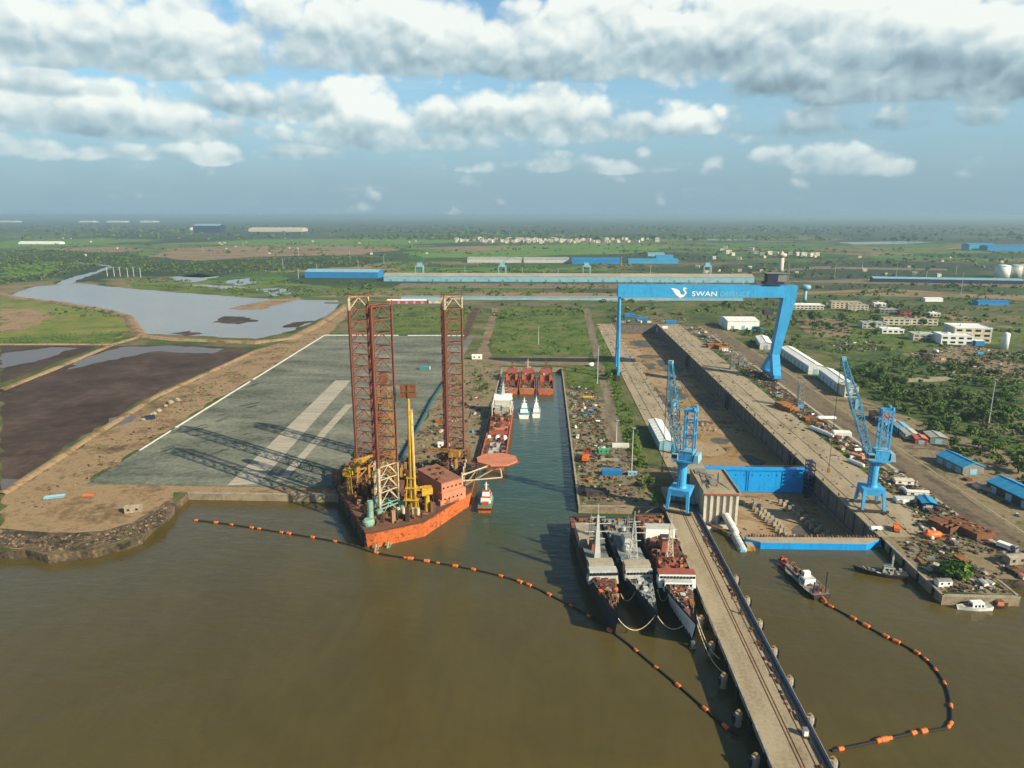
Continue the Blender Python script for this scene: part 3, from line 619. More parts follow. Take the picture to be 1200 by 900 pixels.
# ------------------------------------------------------------------ dry dock, gates, caisson, pier
DZ = -10.0
sheet('dock_floor', [(97, 312), (159, 312), (159, 977), (97, 977)], DZ, m_dock)
m_patch = ground_mat('dock_puddle', [(.36, (.05, .052, .048)), (.5, (.085, .085, .075)), (.66, (.15, .135, .105))], 1/12, 1/2, rough=.7, bump=0)
m_pale = ground_mat('dock_sand', [(.36, (.24, .17, .10)), (.5, (.32, .235, .145)), (.66, (.36, .29, .20))], 1/12, 1/2, bump=0)
for k, (x, y, a, c, m) in enumerate([(108, 610, 8, 26, 0), (126, 560, 10, 20, 1), (115, 480, 13, 16, 1), (132, 500, 7, 10, 0), (118, 700, 12, 30, 1), (140, 760, 10, 40, 0), (110, 840, 10, 30, 1), (130, 900, 18, 26, 0),
                                     (128, 430, 16, 8, 1), (112, 425, 8, 7, 1), (124, 640, 9, 24, 0), (141, 455, 7, 12, 0), (128, 375, 18, 18, 1), (110, 345, 10, 16, 1), (118, 760, 9, 18, 0), (104, 540, 5, 18, 0), (147, 610, 8, 30, 0), (136, 680, 12, 16, 1), (108, 760, 6, 22, 1), (125, 545, 12, 5, 0), (116, 575, 9, 12, 1), (142, 520, 9, 10, 1), (106, 650, 6, 14, 0), (126, 815, 14, 12, 0), (150, 420, 7, 9, 0), (140, 345, 9, 12, 0), (104, 400, 5, 9, 0)]):
    sheet('dock_floor_patch', [(x+a*math.cos(t), y+c*math.sin(t)) for t in [2*PI*q/12 for q in range(12)]], DZ+.02+k*.006, (m_patch, m_pale)[m], 100+k, 2.2, 5)
# walls of the dock
def dock_wall(label, xi, xo, y0, y1):
    r = T('dock_wall', label, 'dock wall', (xi, y0, LZ)); s = 1 if xo > xi else -1
    a = MB(r.location)
    a.face([(xi, y0, DZ), (xi, y1, DZ), (xi, y1, LZ), (xi, y0, LZ)])
    # stepped altars low on the face
    lo, hi = sorted((xi, xi-s*1.2)); a.box(lo, hi, y0+1, y1-1, DZ+.02, DZ+3.2)
    n = int((y1-y0)/11)
    for k in range(n):
        y = y0+5+k*11; lo, hi = sorted((xi-.02*s, xi-s*.5)); a.box(lo, hi, y, y+.9, DZ+3.2, LZ-.4)
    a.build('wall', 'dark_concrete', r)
    b = MB(r.location); lo, hi = sorted((xi-s*.6, xo)); b.box(lo, hi, y0, y1, LZ-.35, LZ+.3); b.build('deck', m_conc, r)
    c = MB(r.location)
    for k in range(n):
        y = y0+5+k*11; lo, hi = sorted((xi+s*.1, xi+s*.9))
        if k % 2 == 0: c.tube((xi+s*.5, y, LZ+.3), (xi+s*.5, y, LZ+1.2), .38, 8); c.tube((xi+s*.5, y, LZ+1.2), (xi+s*.5, y, LZ+1.45), .55, 8)
    for off in (3.5, 14.5): 
        lo, hi = sorted((xi+s*off, xi+s*(off+.25))); c.box(lo, hi, y0+1, y1-1, LZ+.3, LZ+.42)
    c.build('bollards_and_rail', 'dark_steel', r)
    return r
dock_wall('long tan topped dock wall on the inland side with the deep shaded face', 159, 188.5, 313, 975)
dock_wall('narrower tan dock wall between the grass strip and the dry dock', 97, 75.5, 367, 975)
b = MB((128, 977, LZ)); b.face([(97, 977, DZ), (159, 977, DZ), (159, 977, LZ), (97, 977, LZ)]); b.box(96, 160, 976.4, 979, LZ-.3, LZ+.35)
tag(b.build('dock_head_wall', 'dark_concrete'), 'short far end wall of the dry dock below the blue portacabins', 'dock wall')
# niches of blue fittings on the far wall
for k, y in enumerate((428, 588, 760)):
    r = T('wall_niche_frame', ['rusty blue guide frame on the dock wall just behind the blue gate', 'dark blue guide frame half way along the shaded dock wall', 'dark blue guide frame on the dock wall under the tall crane beam'][k], 'guide frame', (157.6, y, DZ))
    b = MB(r.location)
    for q in (-3, 3): b.box(156.6, 157.7, y+q-.8, y+q+.8, DZ+.05, LZ+1.5)
    b.build('uprights', 'navy', r); b = MB(r.location)
    for q in range(6): b.box(156.9, 157.4, y-2.2, y+2.2, DZ+1+q*2.3, DZ+1.7+q*2.3)
    b.build('rungs', 'navy', r)
# intermediate gate
r = T('dock_gate', 'tall bright blue steel gate standing across the dry dock', 'dock gate', (128, 401, DZ)); b = MB(r.location)
b.box(97.6, 158.4, 400.6, 404.5, DZ+.02, LZ+.2)
b.build('skin', 'gate_blue', r); b = MB(r.location)
for x in (97.9, 122, 123.2, 157.6): b.box(x, x+.35, 400.25, 400.6, DZ+.4, LZ+.1)
b.box(98, 158, 400.1, 400.6, LZ-.4, LZ+.1); b.box(98, 158, 400.2, 400.6, DZ+.3, DZ+.9); b.box(98, 158, 400.1, 405, LZ+.2, LZ+.35)
b.build('ribs', 'gate_blue', r); b = MB(r.location)
b.tube((0, -.1, 0), (0, .08, 0), .38, 8); b.o = r.location; many('port_hole', b, 'navy', r, [(101+k*4.8, 400.55, LZ-3.2) for k in range(12)]); b = MB(r.location)
for k in range(31): b.box(98+k*2, 98.08+k*2, 404.6, 404.68, LZ+.35, LZ+1.4)
b.box(98, 158, 404.6, 404.68, LZ+1.35, LZ+1.43); b.box(98, 158, 404.6, 404.68, LZ+.85, LZ+.9); b.build('handrail', 'steel_grey', r)
# stair tower at its end
r = T('gate_stair_tower', 'dark blue lattice stair tower at the end of the blue gate', 'stair tower', (157, 396, DZ)); b = MB(r.location)
for x in (154.6, 157.9):
    for y in (392.6, 398.6): b.tube((x, y, DZ), (x, y, LZ+8), .22, 4)
for k in range(9):
    z0 = DZ+k*2.4
    b.box(154.5, 158, 392.5, 398.7, z0+2.2, z0+2.35); b.tube((154.6, 392.6, z0), (154.6, 398.6, z0+2.4), .16, 4); b.tube((157.9, 398.6, z0), (157.9, 392.6, z0+2.4), .16, 4); b.tube((154.6, 392.6, z0), (157.9, 392.6, z0+2.4), .14, 4)
b.build('frame', 'navy', r)
# outer flap gate
r = T('outer_dock_gate', 'low bright blue floating gate closing the dock against the brown water', 'dock gate', (128, 310, 0)); b = MB(r.location)
pts = [(96.5, 309.5), (102, 306), (150, 306.4), (159.0, 311.5), (159.0, 314.5), (96.5, 313)]
b.prism(pts, -3, 3.0); b.build('skin', 'gate_blue', r); b = MB(r.location)
b.prism([(96.6, 309.8), (102, 306.3), (150, 306.7), (158.6, 311.6), (158.9, 314.4), (96.6, 312.9)], 3.0, 3.25); b.build('deck', 'beige_plate', r); b = MB(r.location)
for k in range(44): b.box(98+k*1.38, 98.5+k*1.38, 311.5+k*.03, 312.6+k*.03, 3.25, 3.7+rnd.random()*.9)
b.build('gate_gear', 'rust_mix', r)['kind'] = 'stuff'  # row of gear along the gate top, one mesh
b = MB((128, 315, DZ)); b.box(97.2, 158.8, 314.6, 316.6, DZ, -1); tag(b.build('dock_sill', 'dark_concrete'), 'dark concrete sill just inside the low blue floating gate', 'dock sill')
# keel blocks on the dock floor between the gates
kb = MB(); kb.box(-1.1, 1.1, -.8, .8, 0, 1.5); kb.taper(-.95, .95, -.65, .65, 1.5, 2.3, .15)
kroot = None
n = 0
for line, x0, y0, x1, y1, cnt in ((0, 118.5, 378, 128, 326, 15), (1, 121.5, 380, 131, 327, 15), (2, 137, 384, 147, 322, 14), (3, 140, 383, 150, 330, 9)):
    for k in range(cnt):
        t = k/(cnt-1); x = x0+(x1-x0)*t+rnd.uniform(-.5, .5); y = y0+(y1-y0)*t+rnd.uniform(-.6, .6)
        if kroot is None:
            kroot = T('keel_block', '', 'keel block', (x, y, DZ), 0); kb.build('block', 'stone', kroot); c = MB(); c.box(-.9, .9, -.6, .6, 2.3, 2.6); c.build('timber_cap', 'beige_plate', kroot); o = kroot
        else: o = dup(kroot, (x, y, DZ), rnd.uniform(-.3, .3))
        o['label'] = ['pale keel block in the sunlit double row on the dock floor', 'pale keel block in the sunlit double row on the dock floor', 'keel block in the half shaded row near the dark dock wall', 'keel block in the half shaded row near the dark dock wall'][line]
        o['group'] = ['sunlit keel blocks on the dock floor', 'sunlit keel blocks on the dock floor', 'shaded keel blocks on the dock floor', 'shaded keel blocks on the dock floor'][line]
# old keel blocks farther in
for line, (y0, x0, cnt) in enumerate(((528, 101, 9), (540, 102, 8))):
    for k in range(cnt):
        o = dup(kroot, (x0+k*4.0, y0+rnd.uniform(-.8, .8)-k*.5, DZ), rnd.uniform(-.2, .2), 'weathered keel block in the short cross row far inside the dock', group='cross row of keel blocks far inside the dock')

# caisson
r = T('caisson', 'huge pale concrete caisson with ribbed faces beside the blue crane', 'caisson', (89, 346, 0)); X0, X1, Y0, Y1, CH = 80.5, 97.5, 330, 362, 18.0
b = MB(r.location); b.box(X0+.6, X1-.6, Y0+.6, Y1, -2, CH-1.2)
b.build('core', 'caisson_concrete', r); b = MB(r.location)
for k in range(6):
    x = X0+.1+k*(X1-X0-1.4)/5; b.box(x, x+1.2, Y0-.4, Y0+.7, 1.0, CH-1.4)
for k in range(9):
    y = Y0+1.5+k*3.7; b.box(X0-.3, X0+.7, y, y+1.0, 0, CH-1.4); b.box(X1-.7, X1+.3, y, y+1.0, 0, CH-1.4)
b.build('ribs', 'caisson_concrete', r); b = MB(r.location); b.box(X0-.5, X1+.5, Y0-.6, Y1+.5, CH-1.4, CH-.3)
b.box(X0-.5, X0+.1, Y0-.6, Y1+.5, CH-.3, CH+.5); b.box(X1-.1, X1+.5, Y0-.6, Y1+.5, CH-.3, CH+.5)
b.build('top_slab', m_conc, r); b = MB(r.location)
for k in range(18): b.tube((X0+rnd.uniform(1, 15), Y0+rnd.uniform(2, 30), CH-.3), (X0+rnd.uniform(1, 15), Y0+rnd.uniform(2, 30), CH-.2+rnd.random()*1.2), .16, 5)
b.box(X0+5, X0+9, Y0+11, Y0+15, CH-.3, CH+1.4); b.box(X0+1, X0+7, Y0+26, Y0+31, CH-.3, CH+.6); b.build('roof_gear', 'steel_grey', r); b = MB(r.location)
b.box(X0, X1, Y0-.9, Y0-.6, CH-1.5, CH-.7); b.build('rust_band', 'primer_red', r); b = MB(r.location)
b.box(X0+8.4, X0+11.4, Y0-.5, Y0-.05, 1, 5); b.build('opening', 'glass_dark', r)
b = MB(r.location)
b.box(X0, X0+.5, Y0-1, Y0-.5, -1, 9); b.taper(X0+1, X1-4, Y0-4, Y0-.4, -1, 1.2, .4); b.build('base_shelf', 'caisson_concrete', r)
r = T('concrete_block', 'lower grey concrete block behind the big caisson by the crane', 'concrete block', (84, 372, LZ)); b = MB(r.location)
b.box(78, 91, 364, 385, LZ+.3, 13.4); b.build('body', 'concrete', r); b = MB(r.location); b.box(77.7, 91.3, 363.7, 385.3, 13.4, 14); b.build('top_slab', 'concrete', r)
# white floats / pipes lying at the foot of the caisson
def buoy_pipe(label, p, q, rad, m, ring=None):
    r = T('floating_pontoon', label, 'pontoon', (p[0], p[1], p[2])); b = MB(r.location); d = (Vector(q)-Vector(p)).normalized()
    b.tube(p, q, rad, 14); b.build('cylinder', m, r, False); c = MB(r.location); P_ = Vector(p); Q_ = Vector(q)
    c.tube(P_-d*.8, P_, rad*.55, 12, rad); c.tube(Q_, Q_+d*.8, rad, 12, rad*.55)
    for t in (.25, .5, .75): c.tube(P_.lerp(Q_, t)-d*.15, P_.lerp(Q_, t)+d*.15, rad*1.05, 14)
    c.build('end_caps_and_hoops', ring or m, r); return r
buoy_pipe('white steel cylinder leaning at the foot of the caisson front', (91.2, 328.2, 6.5), (93.5, 317, 2.2), 1.9, 'white_paint')
buoy_pipe('white and blue cylinder pontoon floating end on in the brown water', (93.2, 316, .8), (93.0, 303, .4), 2.1, 'white_paint', 'pale_blue')
r = T('mooring_block', 'beige block pontoon at the corner of the low blue gate', 'pontoon', (97, 306.5, 0)); b = MB(r.location); b.taper(94.8, 99.2, 303.5, 309, -.8, 1.9, .3); b.build('body', 'ochre', r); b = MB(r.location); b.box(95.4, 98.6, 304, 308.6, 1.9, 2.15); b.build('deck', 'beige_plate', r)
r = T('bent_hose', 'thick rusty hose curving round the caisson foot', 'hose', (82, 326, 0)); b = MB(r.location)
b.path([(80.6, 329.3, 2.5), (81, 325, 3.4), (83, 322, 3.6), (86, 320.8, 3.2), (90, 320.6, 2.4), (92, 321.5, 1.6)], .45, 8); b.build('pipe', 'rust', r); b = MB(r.location); b.tube((80.6, 329.2, 2.5), (80.6, 329.6, 2.5), .7, 10); b.build('flange', 'rust', r)

# pier
PZ = 6.0
r = T('pier', 'long concrete jetty running out beside the three moored warships', 'jetty', (71, 240, 0))
b = MB(r.location); b.box(63.2, 78.6, 60, 343, PZ-1.2, PZ); b.box(66, 92, 343.3, 366.8, LZ-1, PZ-.05); b.build('deck', m_conc, r)
b = MB(r.location)
b.box(62.8, 63.5, 60, 342, PZ-1.4, PZ+.35); b.build('kerb', 'concrete', r); b = MB(r.location)
for x in (70.6, 71.6, 74.8): b.box(x, x+.22, 60, 364, PZ, PZ+.13)
b.build('crane_rails', 'rust', r); b = MB(r.location)
for k in range(40):
    y = 64+k*7
    for x in (65, 71, 77): b.tube((x, y, -3), (x, y, PZ-1.2), .55, 8, caps=False)
    b.box(63.6, 78.3, y-.6, y+.6, PZ-2.0, PZ-1.2)
b.build('piles', 'dark_concrete', r); b = MB(r.location)
b.tube((78.0, 60, PZ+.75), (78.0, 342, PZ+.75), .55, 8); b.build('pipeline', 'navy', r); b = MB(r.location)
b.tube((79.1, 60, PZ+.2), (79.1, 342, PZ+.2), .28, 6); b.tube((77.0, 60, PZ+.4), (77.0, 342, PZ+.4), .22, 6)
for k in range(57): b.box(76.6, 79.4, 62+k*5, 62.4+k*5, PZ-.3, PZ+.35)
b.build('pipe_supports', 'steel_grey', r); b = MB(r.location)
for k in range(70):
    y = 120+rnd.random()*200; b.cbox((75.7+rnd.uniform(-.5, .7), y, PZ+.2), (rnd.uniform(.3, 1.3), rnd.uniform(.5, 3.2), .4), rnd.uniform(-.1, .1))
b.build('deck_debris', 'rust_mix', r)['kind'] = 'stuff'
b = MB(r.location)
b.box(-.4, .4, 0, 2.2, .4, PZ-.6); many('fender', b, 'black_rubber', r, [(62.5, 126+k*14, 0) for k in range(16)])
# dolphins along the jetty
first = None
for k, (px, py) in enumerate([(861, 678), (876, 703), (889, 730), (907, 762), (927, 797), (949, 842), (977, 893), (841, 757), (855, 794), (873, 838), (894, 889), (826, 726)]):
    x, y = G(px, py, 3.6); x = 81.3 if x > 70 else 60.4
    if first is None:
        first = T('fender_dolphin', '', 'dolphin', (x, y, 0), 0); c = MB(); c.lathe((0, 0, 0), [(1.15, -2), (1.05, 2.4), (1.3, 2.4), (1.3, 3.9), (1.1, 4.5)], 10); c.build('concrete_head', 'concrete', first)
        c = MB(); c.cbox((1.45, 0, 2.6), (.5, 1.6, 3)); c.build('rubber_fender', 'black_rubber', first); c = MB(); c.tube((0, 0, 4.5), (0, 0, 5.1), .3, 8); c.tube((0, 0, 5.1), (0, 0, 5.3), .5, 8); c.build('bollard', 'ochre', first); o = first
    else: o = dup(first, (x, y, 0), 0 if x > 70 else PI)
    o['group'] = 'dolphins on the brown bay side of the jetty' if x > 70 else 'dolphins on the warship side of the jetty'
    o['label'] = 'round concrete mooring dolphin against the pipe side of the jetty' if x > 70 else 'concrete mooring dolphin in shadow on the warship side of the jetty'
r = T('deck_winch', 'lone dark capstan standing on the jetty deck with long shadow', 'capstan', (75.0, 240, PZ)); b = MB(r.location); b.lathe((75.0, 240, PZ), [(.6, 0), (.6, .3), (.35, .5), (.35, 1.5), (.55, 1.7), (.5, 2.0)], 10); b.build('drum', 'dark_steel', r); b = MB(r.location); b.box(74.2, 75.8, 239.2, 240.8, PZ+.003, PZ+.2); b.build('base', 'rust', r)
x, y = G(940, 862, PZ); r = T('jetty_cabin', 'small white cabinet on the jetty near its seaward end', 'cabinet', (76, y, PZ)); b = MB(r.location); b.box(75.4, 76.6, y-.8, y+.8, PZ+.003, PZ+2.1); b.build('body', 'clean_white', r); b = MB(r.location); b.box(75.3, 76.7, y-.9, y+.9, PZ+2.1, PZ+2.25); b.build('lid', 'steel_grey', r)

# ------------------------------------------------------------------ Goliath gantry crane
GY = 648; GH0, GH1 = 78.2, 89.0
r = T('goliath_crane', 'giant sky blue gantry crane spanning the dry dock', 'gantry crane', (70, GY, LZ))
b = MB(r.location); b.mesh([(68.5, GY-4.5, GH0), (227, GY-4.5, GH0), (227, GY+4.5, GH0), (68.5, GY+4.5, GH0), (68.5, GY-4.5, GH1), (227, GY-4.5, GH1), (227, GY+4.5, GH1), (68.5, GY+4.5, GH1)],
     [(3, 2, 1, 0), (4, 5, 6, 7), (0, 1, 5, 4), (1, 2, 6, 5), (2, 3, 7, 6), (3, 0, 4, 7)]); gb = b.build('girder', 'goliath_blue', r)
b = MB(r.location)                                                     # rigid leg
top = [(209.5, GY-4.4), (226.6, GY-4.4), (226.6, GY+4.4), (209.5, GY+4.4)]; bz = 26.0; bot = [(210.0, GY-4.2), (216.6, GY-4.2), (216.6, GY+4.2), (210.0, GY+4.2)]
b.mesh([(x, y, bz) for x, y in bot]+[(215.6, GY-4.45, GH0), (226.9, GY-4.45, GH0), (226.9, GY+4.45, GH0), (215.6, GY+4.45, GH0)], [(3, 2, 1, 0), (4, 5, 6, 7), (0, 1, 5, 4), (1, 2, 6, 5), (2, 3, 7, 6), (3, 0, 4, 7)])
for s in (-1, 1):                                                      # splayed feet
    y0, y1 = GY+s*.2, GY+s*13
    b.mesh([(209.9, GY+s*.0, bz+.4), (216.7, GY+s*.0, bz+.4), (216.7, GY+s*4.3, bz+.4), (209.9, GY+s*4.3, bz+.4), (207.6, GY+s*9, LZ+5), (214.4, GY+s*9, LZ+5), (214.4, GY+s*20, LZ+5), (207.6, GY+s*20, LZ+5)],
        [(0, 1, 2, 3), (4, 5, 6, 7), (0, 1, 5, 4), (1, 2, 6, 5), (2, 3, 7, 6), (3, 0, 4, 7)])
b.box(208, 214, GY-21, GY+21, LZ+3.6, LZ+6.4)
b.build('leg', 'goliath_blue', r)
b = MB(r.location)
for s in (-1, 1): b.tube((70.5, GY+s*1.5, GH0), (70.5, GY+s*11, LZ+6), 1.25, 10)
b.box(69.3, 71.7, GY-13, GY+13, LZ+3.6, LZ+6.2); b.tube((70.5, GY-6, 30), (70.5, GY+6, 30), .6, 8); b.build('leg', 'goliath_blue', r)
for x in (70.5, 211):
    b = MB(r.location)
    for k in range(8):
        y = GY-19.5+k*5.57; b.tube((x-.5, y, LZ+.85), (x+.5, y, LZ+.85), .8, 10); b.box(x-.9, x+.9, y-1.2, y+1.2, LZ+1.2, LZ+3.6)
    b.build('bogie', 'dark_steel', r)
b = MB(r.location)
for k in range(66): b.box(69+k*2.4, 69.12+k*2.4, GY-4.4, GY-4.3, GH1, GH1+1.3)
b.box(69, 226, GY-4.42, GY-4.3, GH1+1.25, GH1+1.35); b.box(69, 226, GY+4.3, GY+4.42, GH1+1.25, GH1+1.35); b.build('handrail', 'steel_grey', r)
b = MB(r.location); b.box(198, 214, GY-6.5, GY+6.5, GH1+1.2, GH1+3); b.box(200, 209, GY-5, GY+5, GH1+3, GH1+10.5); b.build('trolley', 'navy', r)
b = MB(r.location); b.box(209, 216.5, GY-5.2, GY+5.2, GH1+3.4, GH1+9.2); b.box(198.5, 217, GY-5.6, GY+5.6, GH1+10.5, GH1+11.1); b.build('machinery_house', 'steel_grey', r)
b = MB(r.location)
for y in (GY-2.5, GY+2.5):
    for x in (201, 204, 207): b.tube((x, y, GH1), (x, y, 67), .12, 4)
b.build('hoist_ropes', 'dark_steel', r); b = MB(r.location); b.box(200, 208, GY-3, GY+3, 62.5, 67); b.tube((204, GY, 62.5), (204, GY, 58.5), .6, 8); b.build('hook_block', 'dark_steel', r)
b = MB(r.location); b.lattice([(218, GY-1, GH1), (220, GY-1, GH1), (220, GY+1, GH1), (218, GY+1, GH1)], [(218.6, GY-.4, GH1+20), (219.4, GY-.4, GH1+20), (219.4, GY+.4, GH1+20), (218.6, GY+.4, GH1+20)], 8, .22, .14); b.box(217, 221, GY-1.5, GY+1.5, GH1+10, GH1+10.5); b.build('mast', 'steel_grey', r)
# lettering and the emblem on the girder
def text_mesh(txt, x0, x1, zc, y, m, name, parent, ext=.06):
    c = bpy.data.curves.new(name, 'FONT'); c.body = txt; c.size = 5.6; c.extrude = ext; c.align_x = 'LEFT'; c.offset = .05 if m == 'clean_white' else -.02; c.space_character = 1.02
    o = bpy.data.objects.new(name, c); COL.objects.link(o); bpy.context.view_layer.update()
    w = max(1e-3, o.dimensions.x); h = o.dimensions.y
    o.scale = ((x1-x0)/w, 4.3/max(h, 1e-3), 1); o.rotation_euler = (PI/2, 0, 0); p = parent.location
    o.location = (x0-p.x, y-p.y, zc-2.1-p.z); c.materials.append(M[m]); bpy.context.view_layer.update()
    me = bpy.data.meshes.new_from_object(o.evaluated_get(bpy.context.evaluated_depsgraph_get())); q = bpy.data.objects.new(name, me); COL.objects.link(q)
    q.location = o.location; q.rotation_euler = o.rotation_euler; q.scale = o.scale; q.parent = parent; bpy.data.objects.remove(o); return q
mpp = 0.797                                                            # metres to one picture element at the girder
gx = lambda px: 68.5+(px-723)*158.5/198
text_mesh('SWAN', gx(805), gx(832.5), 81.5, GY-4.6, 'clean_white', 'lettering', r)
text_mesh('DEFENCE', gx(836), gx(868), 81.3, GY-4.6, 'faint_letter', 'lettering', r)
b = MB(r.location)
def emb(pts, yy): b.face([(gx(780+p[0]*20), GY-4.55-yy, 77.2+p[1]*10.2) for p in pts]); 
emb([(.05, .92), (.30, .88), (.55, .70), (.62, .50), (.45, .50), (.25, .64)], .05)
emb([(.22, .66), (.48, .56), (.60, .42), (.45, .36), (.30, .46)], .06)
emb([(.18, .80), (.40, .74), (.66, .40), (.50, .30), (.36, .48)], .055)
emb([(.30, .46), (.45, .38), (.62, .44), (.58, .18), (.46, .22), (.36, .34)], .07)
emb([(.46, .24), (.60, .40), (.80, .30), (.92, .38), (.80, .12), (.60, .06)], .08)
emb([(.80, .32), (.88, .50), (.76, .70), (.74, .84), (.82, .97), (.92, .93), (.99, .86), (.90, .85), (.86, .80), (.90, .66), (.98, .48), (.92, .36)], .09)
b.build('emblem', 'clean_white', r)

# ------------------------------------------------------------------ level-luffing jib cranes
def jib_crane(label, loc, rz, lean, jl, base_w=10.5, piv=26.0):
    r = T('jib_crane', label, 'jib crane', loc, rz); w = base_w/2
    b = MB()
    for sx_ in (-1, 1):
        for sy_ in (-1, 1):
            b.mesh([(sx_*(w-1.7), sy_*(w-1.6), 11), (sx_*w, sy_*(w-1.6), 11), (sx_*w, sy_*w, 11), (sx_*(w-1.7), sy_*w, 11), (sx_*(w+.6), sy_*(w-.8), 1.4), (sx_*(w+1.8), sy_*(w-.8), 1.4), (sx_*(w+1.8), sy_*(w+.5), 1.4), (sx_*(w+.6), sy_*(w+.5), 1.4)],
                   [(0, 1, 2, 3), (7, 6, 5, 4), (0, 1, 5, 4), (1, 2, 6, 5), (2, 3, 7, 6), (3, 0, 4, 7)])
    b.box(-w, w, -w, w, 8.6, 11.8); b.build('portal', 'crane_blue', r)
    b = MB()
    for sx_ in (-1, 1):
        b.box(sx_*(w+1.2)-.7, sx_*(w+1.2)+.7, -w-2, w+2, .5, 1.5)
        for k in range(6): b.tube((sx_*(w+1.2)-.4, -w-1.5+k*2.6, .5), (sx_*(w+1.2)+.4, -w-1.5+k*2.6, .5), .5, 8)
    b.build('bogie', 'dark_steel', r)
    b = MB(); b.lathe((0, 0, 11.8), [(2.7, 0), (2.25, 1.2), (2.25, piv-14.4), (3.4, piv-13), (3.4, piv-11.8)], 18); b.build('column', 'crane_blue', r)
    b = MB(); b.box(-4.2, 4.2, -3.6, 5.8, piv, piv+1.0); b.box(-3.4, 3.4, -1.0, 5.4, piv+1.0, piv+5.6); mh = b.build('machinery_house', 'crane_blue', r)
    c = MB(); c.box(-3.6, 3.6, -1.2, 5.6, piv+5.6, piv+5.85); c.build('roof', 'pale_blue', mh)
    b = MB(); b.box(2.2, 5.0, -4.6, -1.6, piv+1.0, piv+4.2); cb = b.build('cab', 'pale_blue', r)
    c = MB(); c.box(2.35, 4.85, -4.66, -4.6, piv+2.1, piv+3.8); c.box(5.0, 5.06, -4.4, -1.8, piv+2.1, piv+3.8); c.build('window', 'glass_dark', cb)
    b = MB(); b.taper(-4.0, 4.0, 5.8, 8.4, piv+.6, piv+4.4, .4); b.build('counterweight', 'pale_blue', r)
    b = MB()                                                            # A-frame
    for x in (-2.4, 2.4):
        for y in (.4, 5.0): b.box(x-.36, x+.36, y-.36, y+.36, piv+5.6, piv+26)
        for z in (piv+12, piv+20): b.box(x-.25, x+.25, .9, 4.5, z, z+.7)
        b.tube((x, .6, piv+6), (x, 4.8, piv+12), .2, 4); b.tube((x, 4.8, piv+12.6), (x, .6, piv+20), .2, 4)
    for z in (piv+14, piv+22): b.box(-1.9, 1.9, .2, .6, z, z+.7); b.box(-1.9, 1.9, 4.8, 5.2, z, z+.7)
    b.box(-3.0, 3.0, -.2, 5.6, piv+25.6, piv+26.6)
    b.tube((-2.4, 4.6, piv+26.6), (-2.4, 4.6, piv+28), .8, 10); b.tube((2.4, 4.6, piv+26.6), (2.4, 4.6, piv+28), .8, 10); b.build('a_frame', 'crane_blue', r)
    d = Vector((0, -math.cos(lean), math.sin(lean))); up = Vector((0, math.sin(lean), math.cos(lean))); p0 = Vector((0, -3.0, piv+1.6))
    b = MB(); mid = p0+d*jl*.55; tip = p0+d*jl
    def ring(c, wx, wu): return [c+Vector((-wx, 0, 0))-up*wu, c+Vector((wx, 0, 0))-up*wu, c+Vector((wx, 0, 0))+up*wu, c+Vector((-wx, 0, 0))+up*wu]
    b.lattice(ring(p0, 3.0, 1.0), ring(mid, 2.1, 2.3), 9, .27, .17); b.lattice(ring(mid, 2.1, 2.3), ring(tip, .9, .8), 9, .25, .15)
    b.build('jib', 'lattice_blue', r)
    b = MB(); b.tube(tip+Vector((-1.0, 0, 0)), tip+Vector((1.0, 0, 0)), 1.0, 10); b.box(tip.x-1.1, tip.x+1.1, tip.y-1, tip.y+1.2, tip.z-.3, tip.z+1.2); b.cbox(mid, (5.0, 1.4, 5.2), 0, 0); b.build('jib_head', 'pale_blue', r)
    b = MB()
    for x in (-1.4, 1.4): b.tube((x, 4.4, piv+26.6), tip+Vector((x*.5, 0, 0)), .11, 4); b.tube((x, 2.8, piv+26), mid+up*2.3+Vector((x, 0, 0)), .11, 4)
    for x in (-.4, .4): b.tube(tip+d*.5+Vector((x, -1, 0)), (x, tip.y-1.4, piv-6), .08, 4)
    b.build('ropes', 'dark_steel', r)
    b = MB(); b.cbox((0, tip.y-1.4, piv-7), (1.2, 1.2, 2.4)); b.build('hook', 'ochre', r)
    b = MB()
    for k in range(7): b.tube((2.8, -2+k*.0, 12+k*2.2), (-2.8, -2, 13.6+k*2.0), .09, 4)
    for k in range(12): b.box(2.4, 3.2, -1.2+k*.1, -1.0+k*.1, 12+k*1.15, 12.12+k*1.15)
    b.build('ladder', 'pale_blue', r)
    return r
jib_crane('blue jib crane by the caisson with its dark lattice jib raised upright', (70.6, 336.5, PZ-.02), R(-115), R(83), 47)
jib_crane('blue jib crane on the inland dock wall leaning its lattice jib to the left', (168.3, 346, LZ+.3), R(-98), R(71), 52)

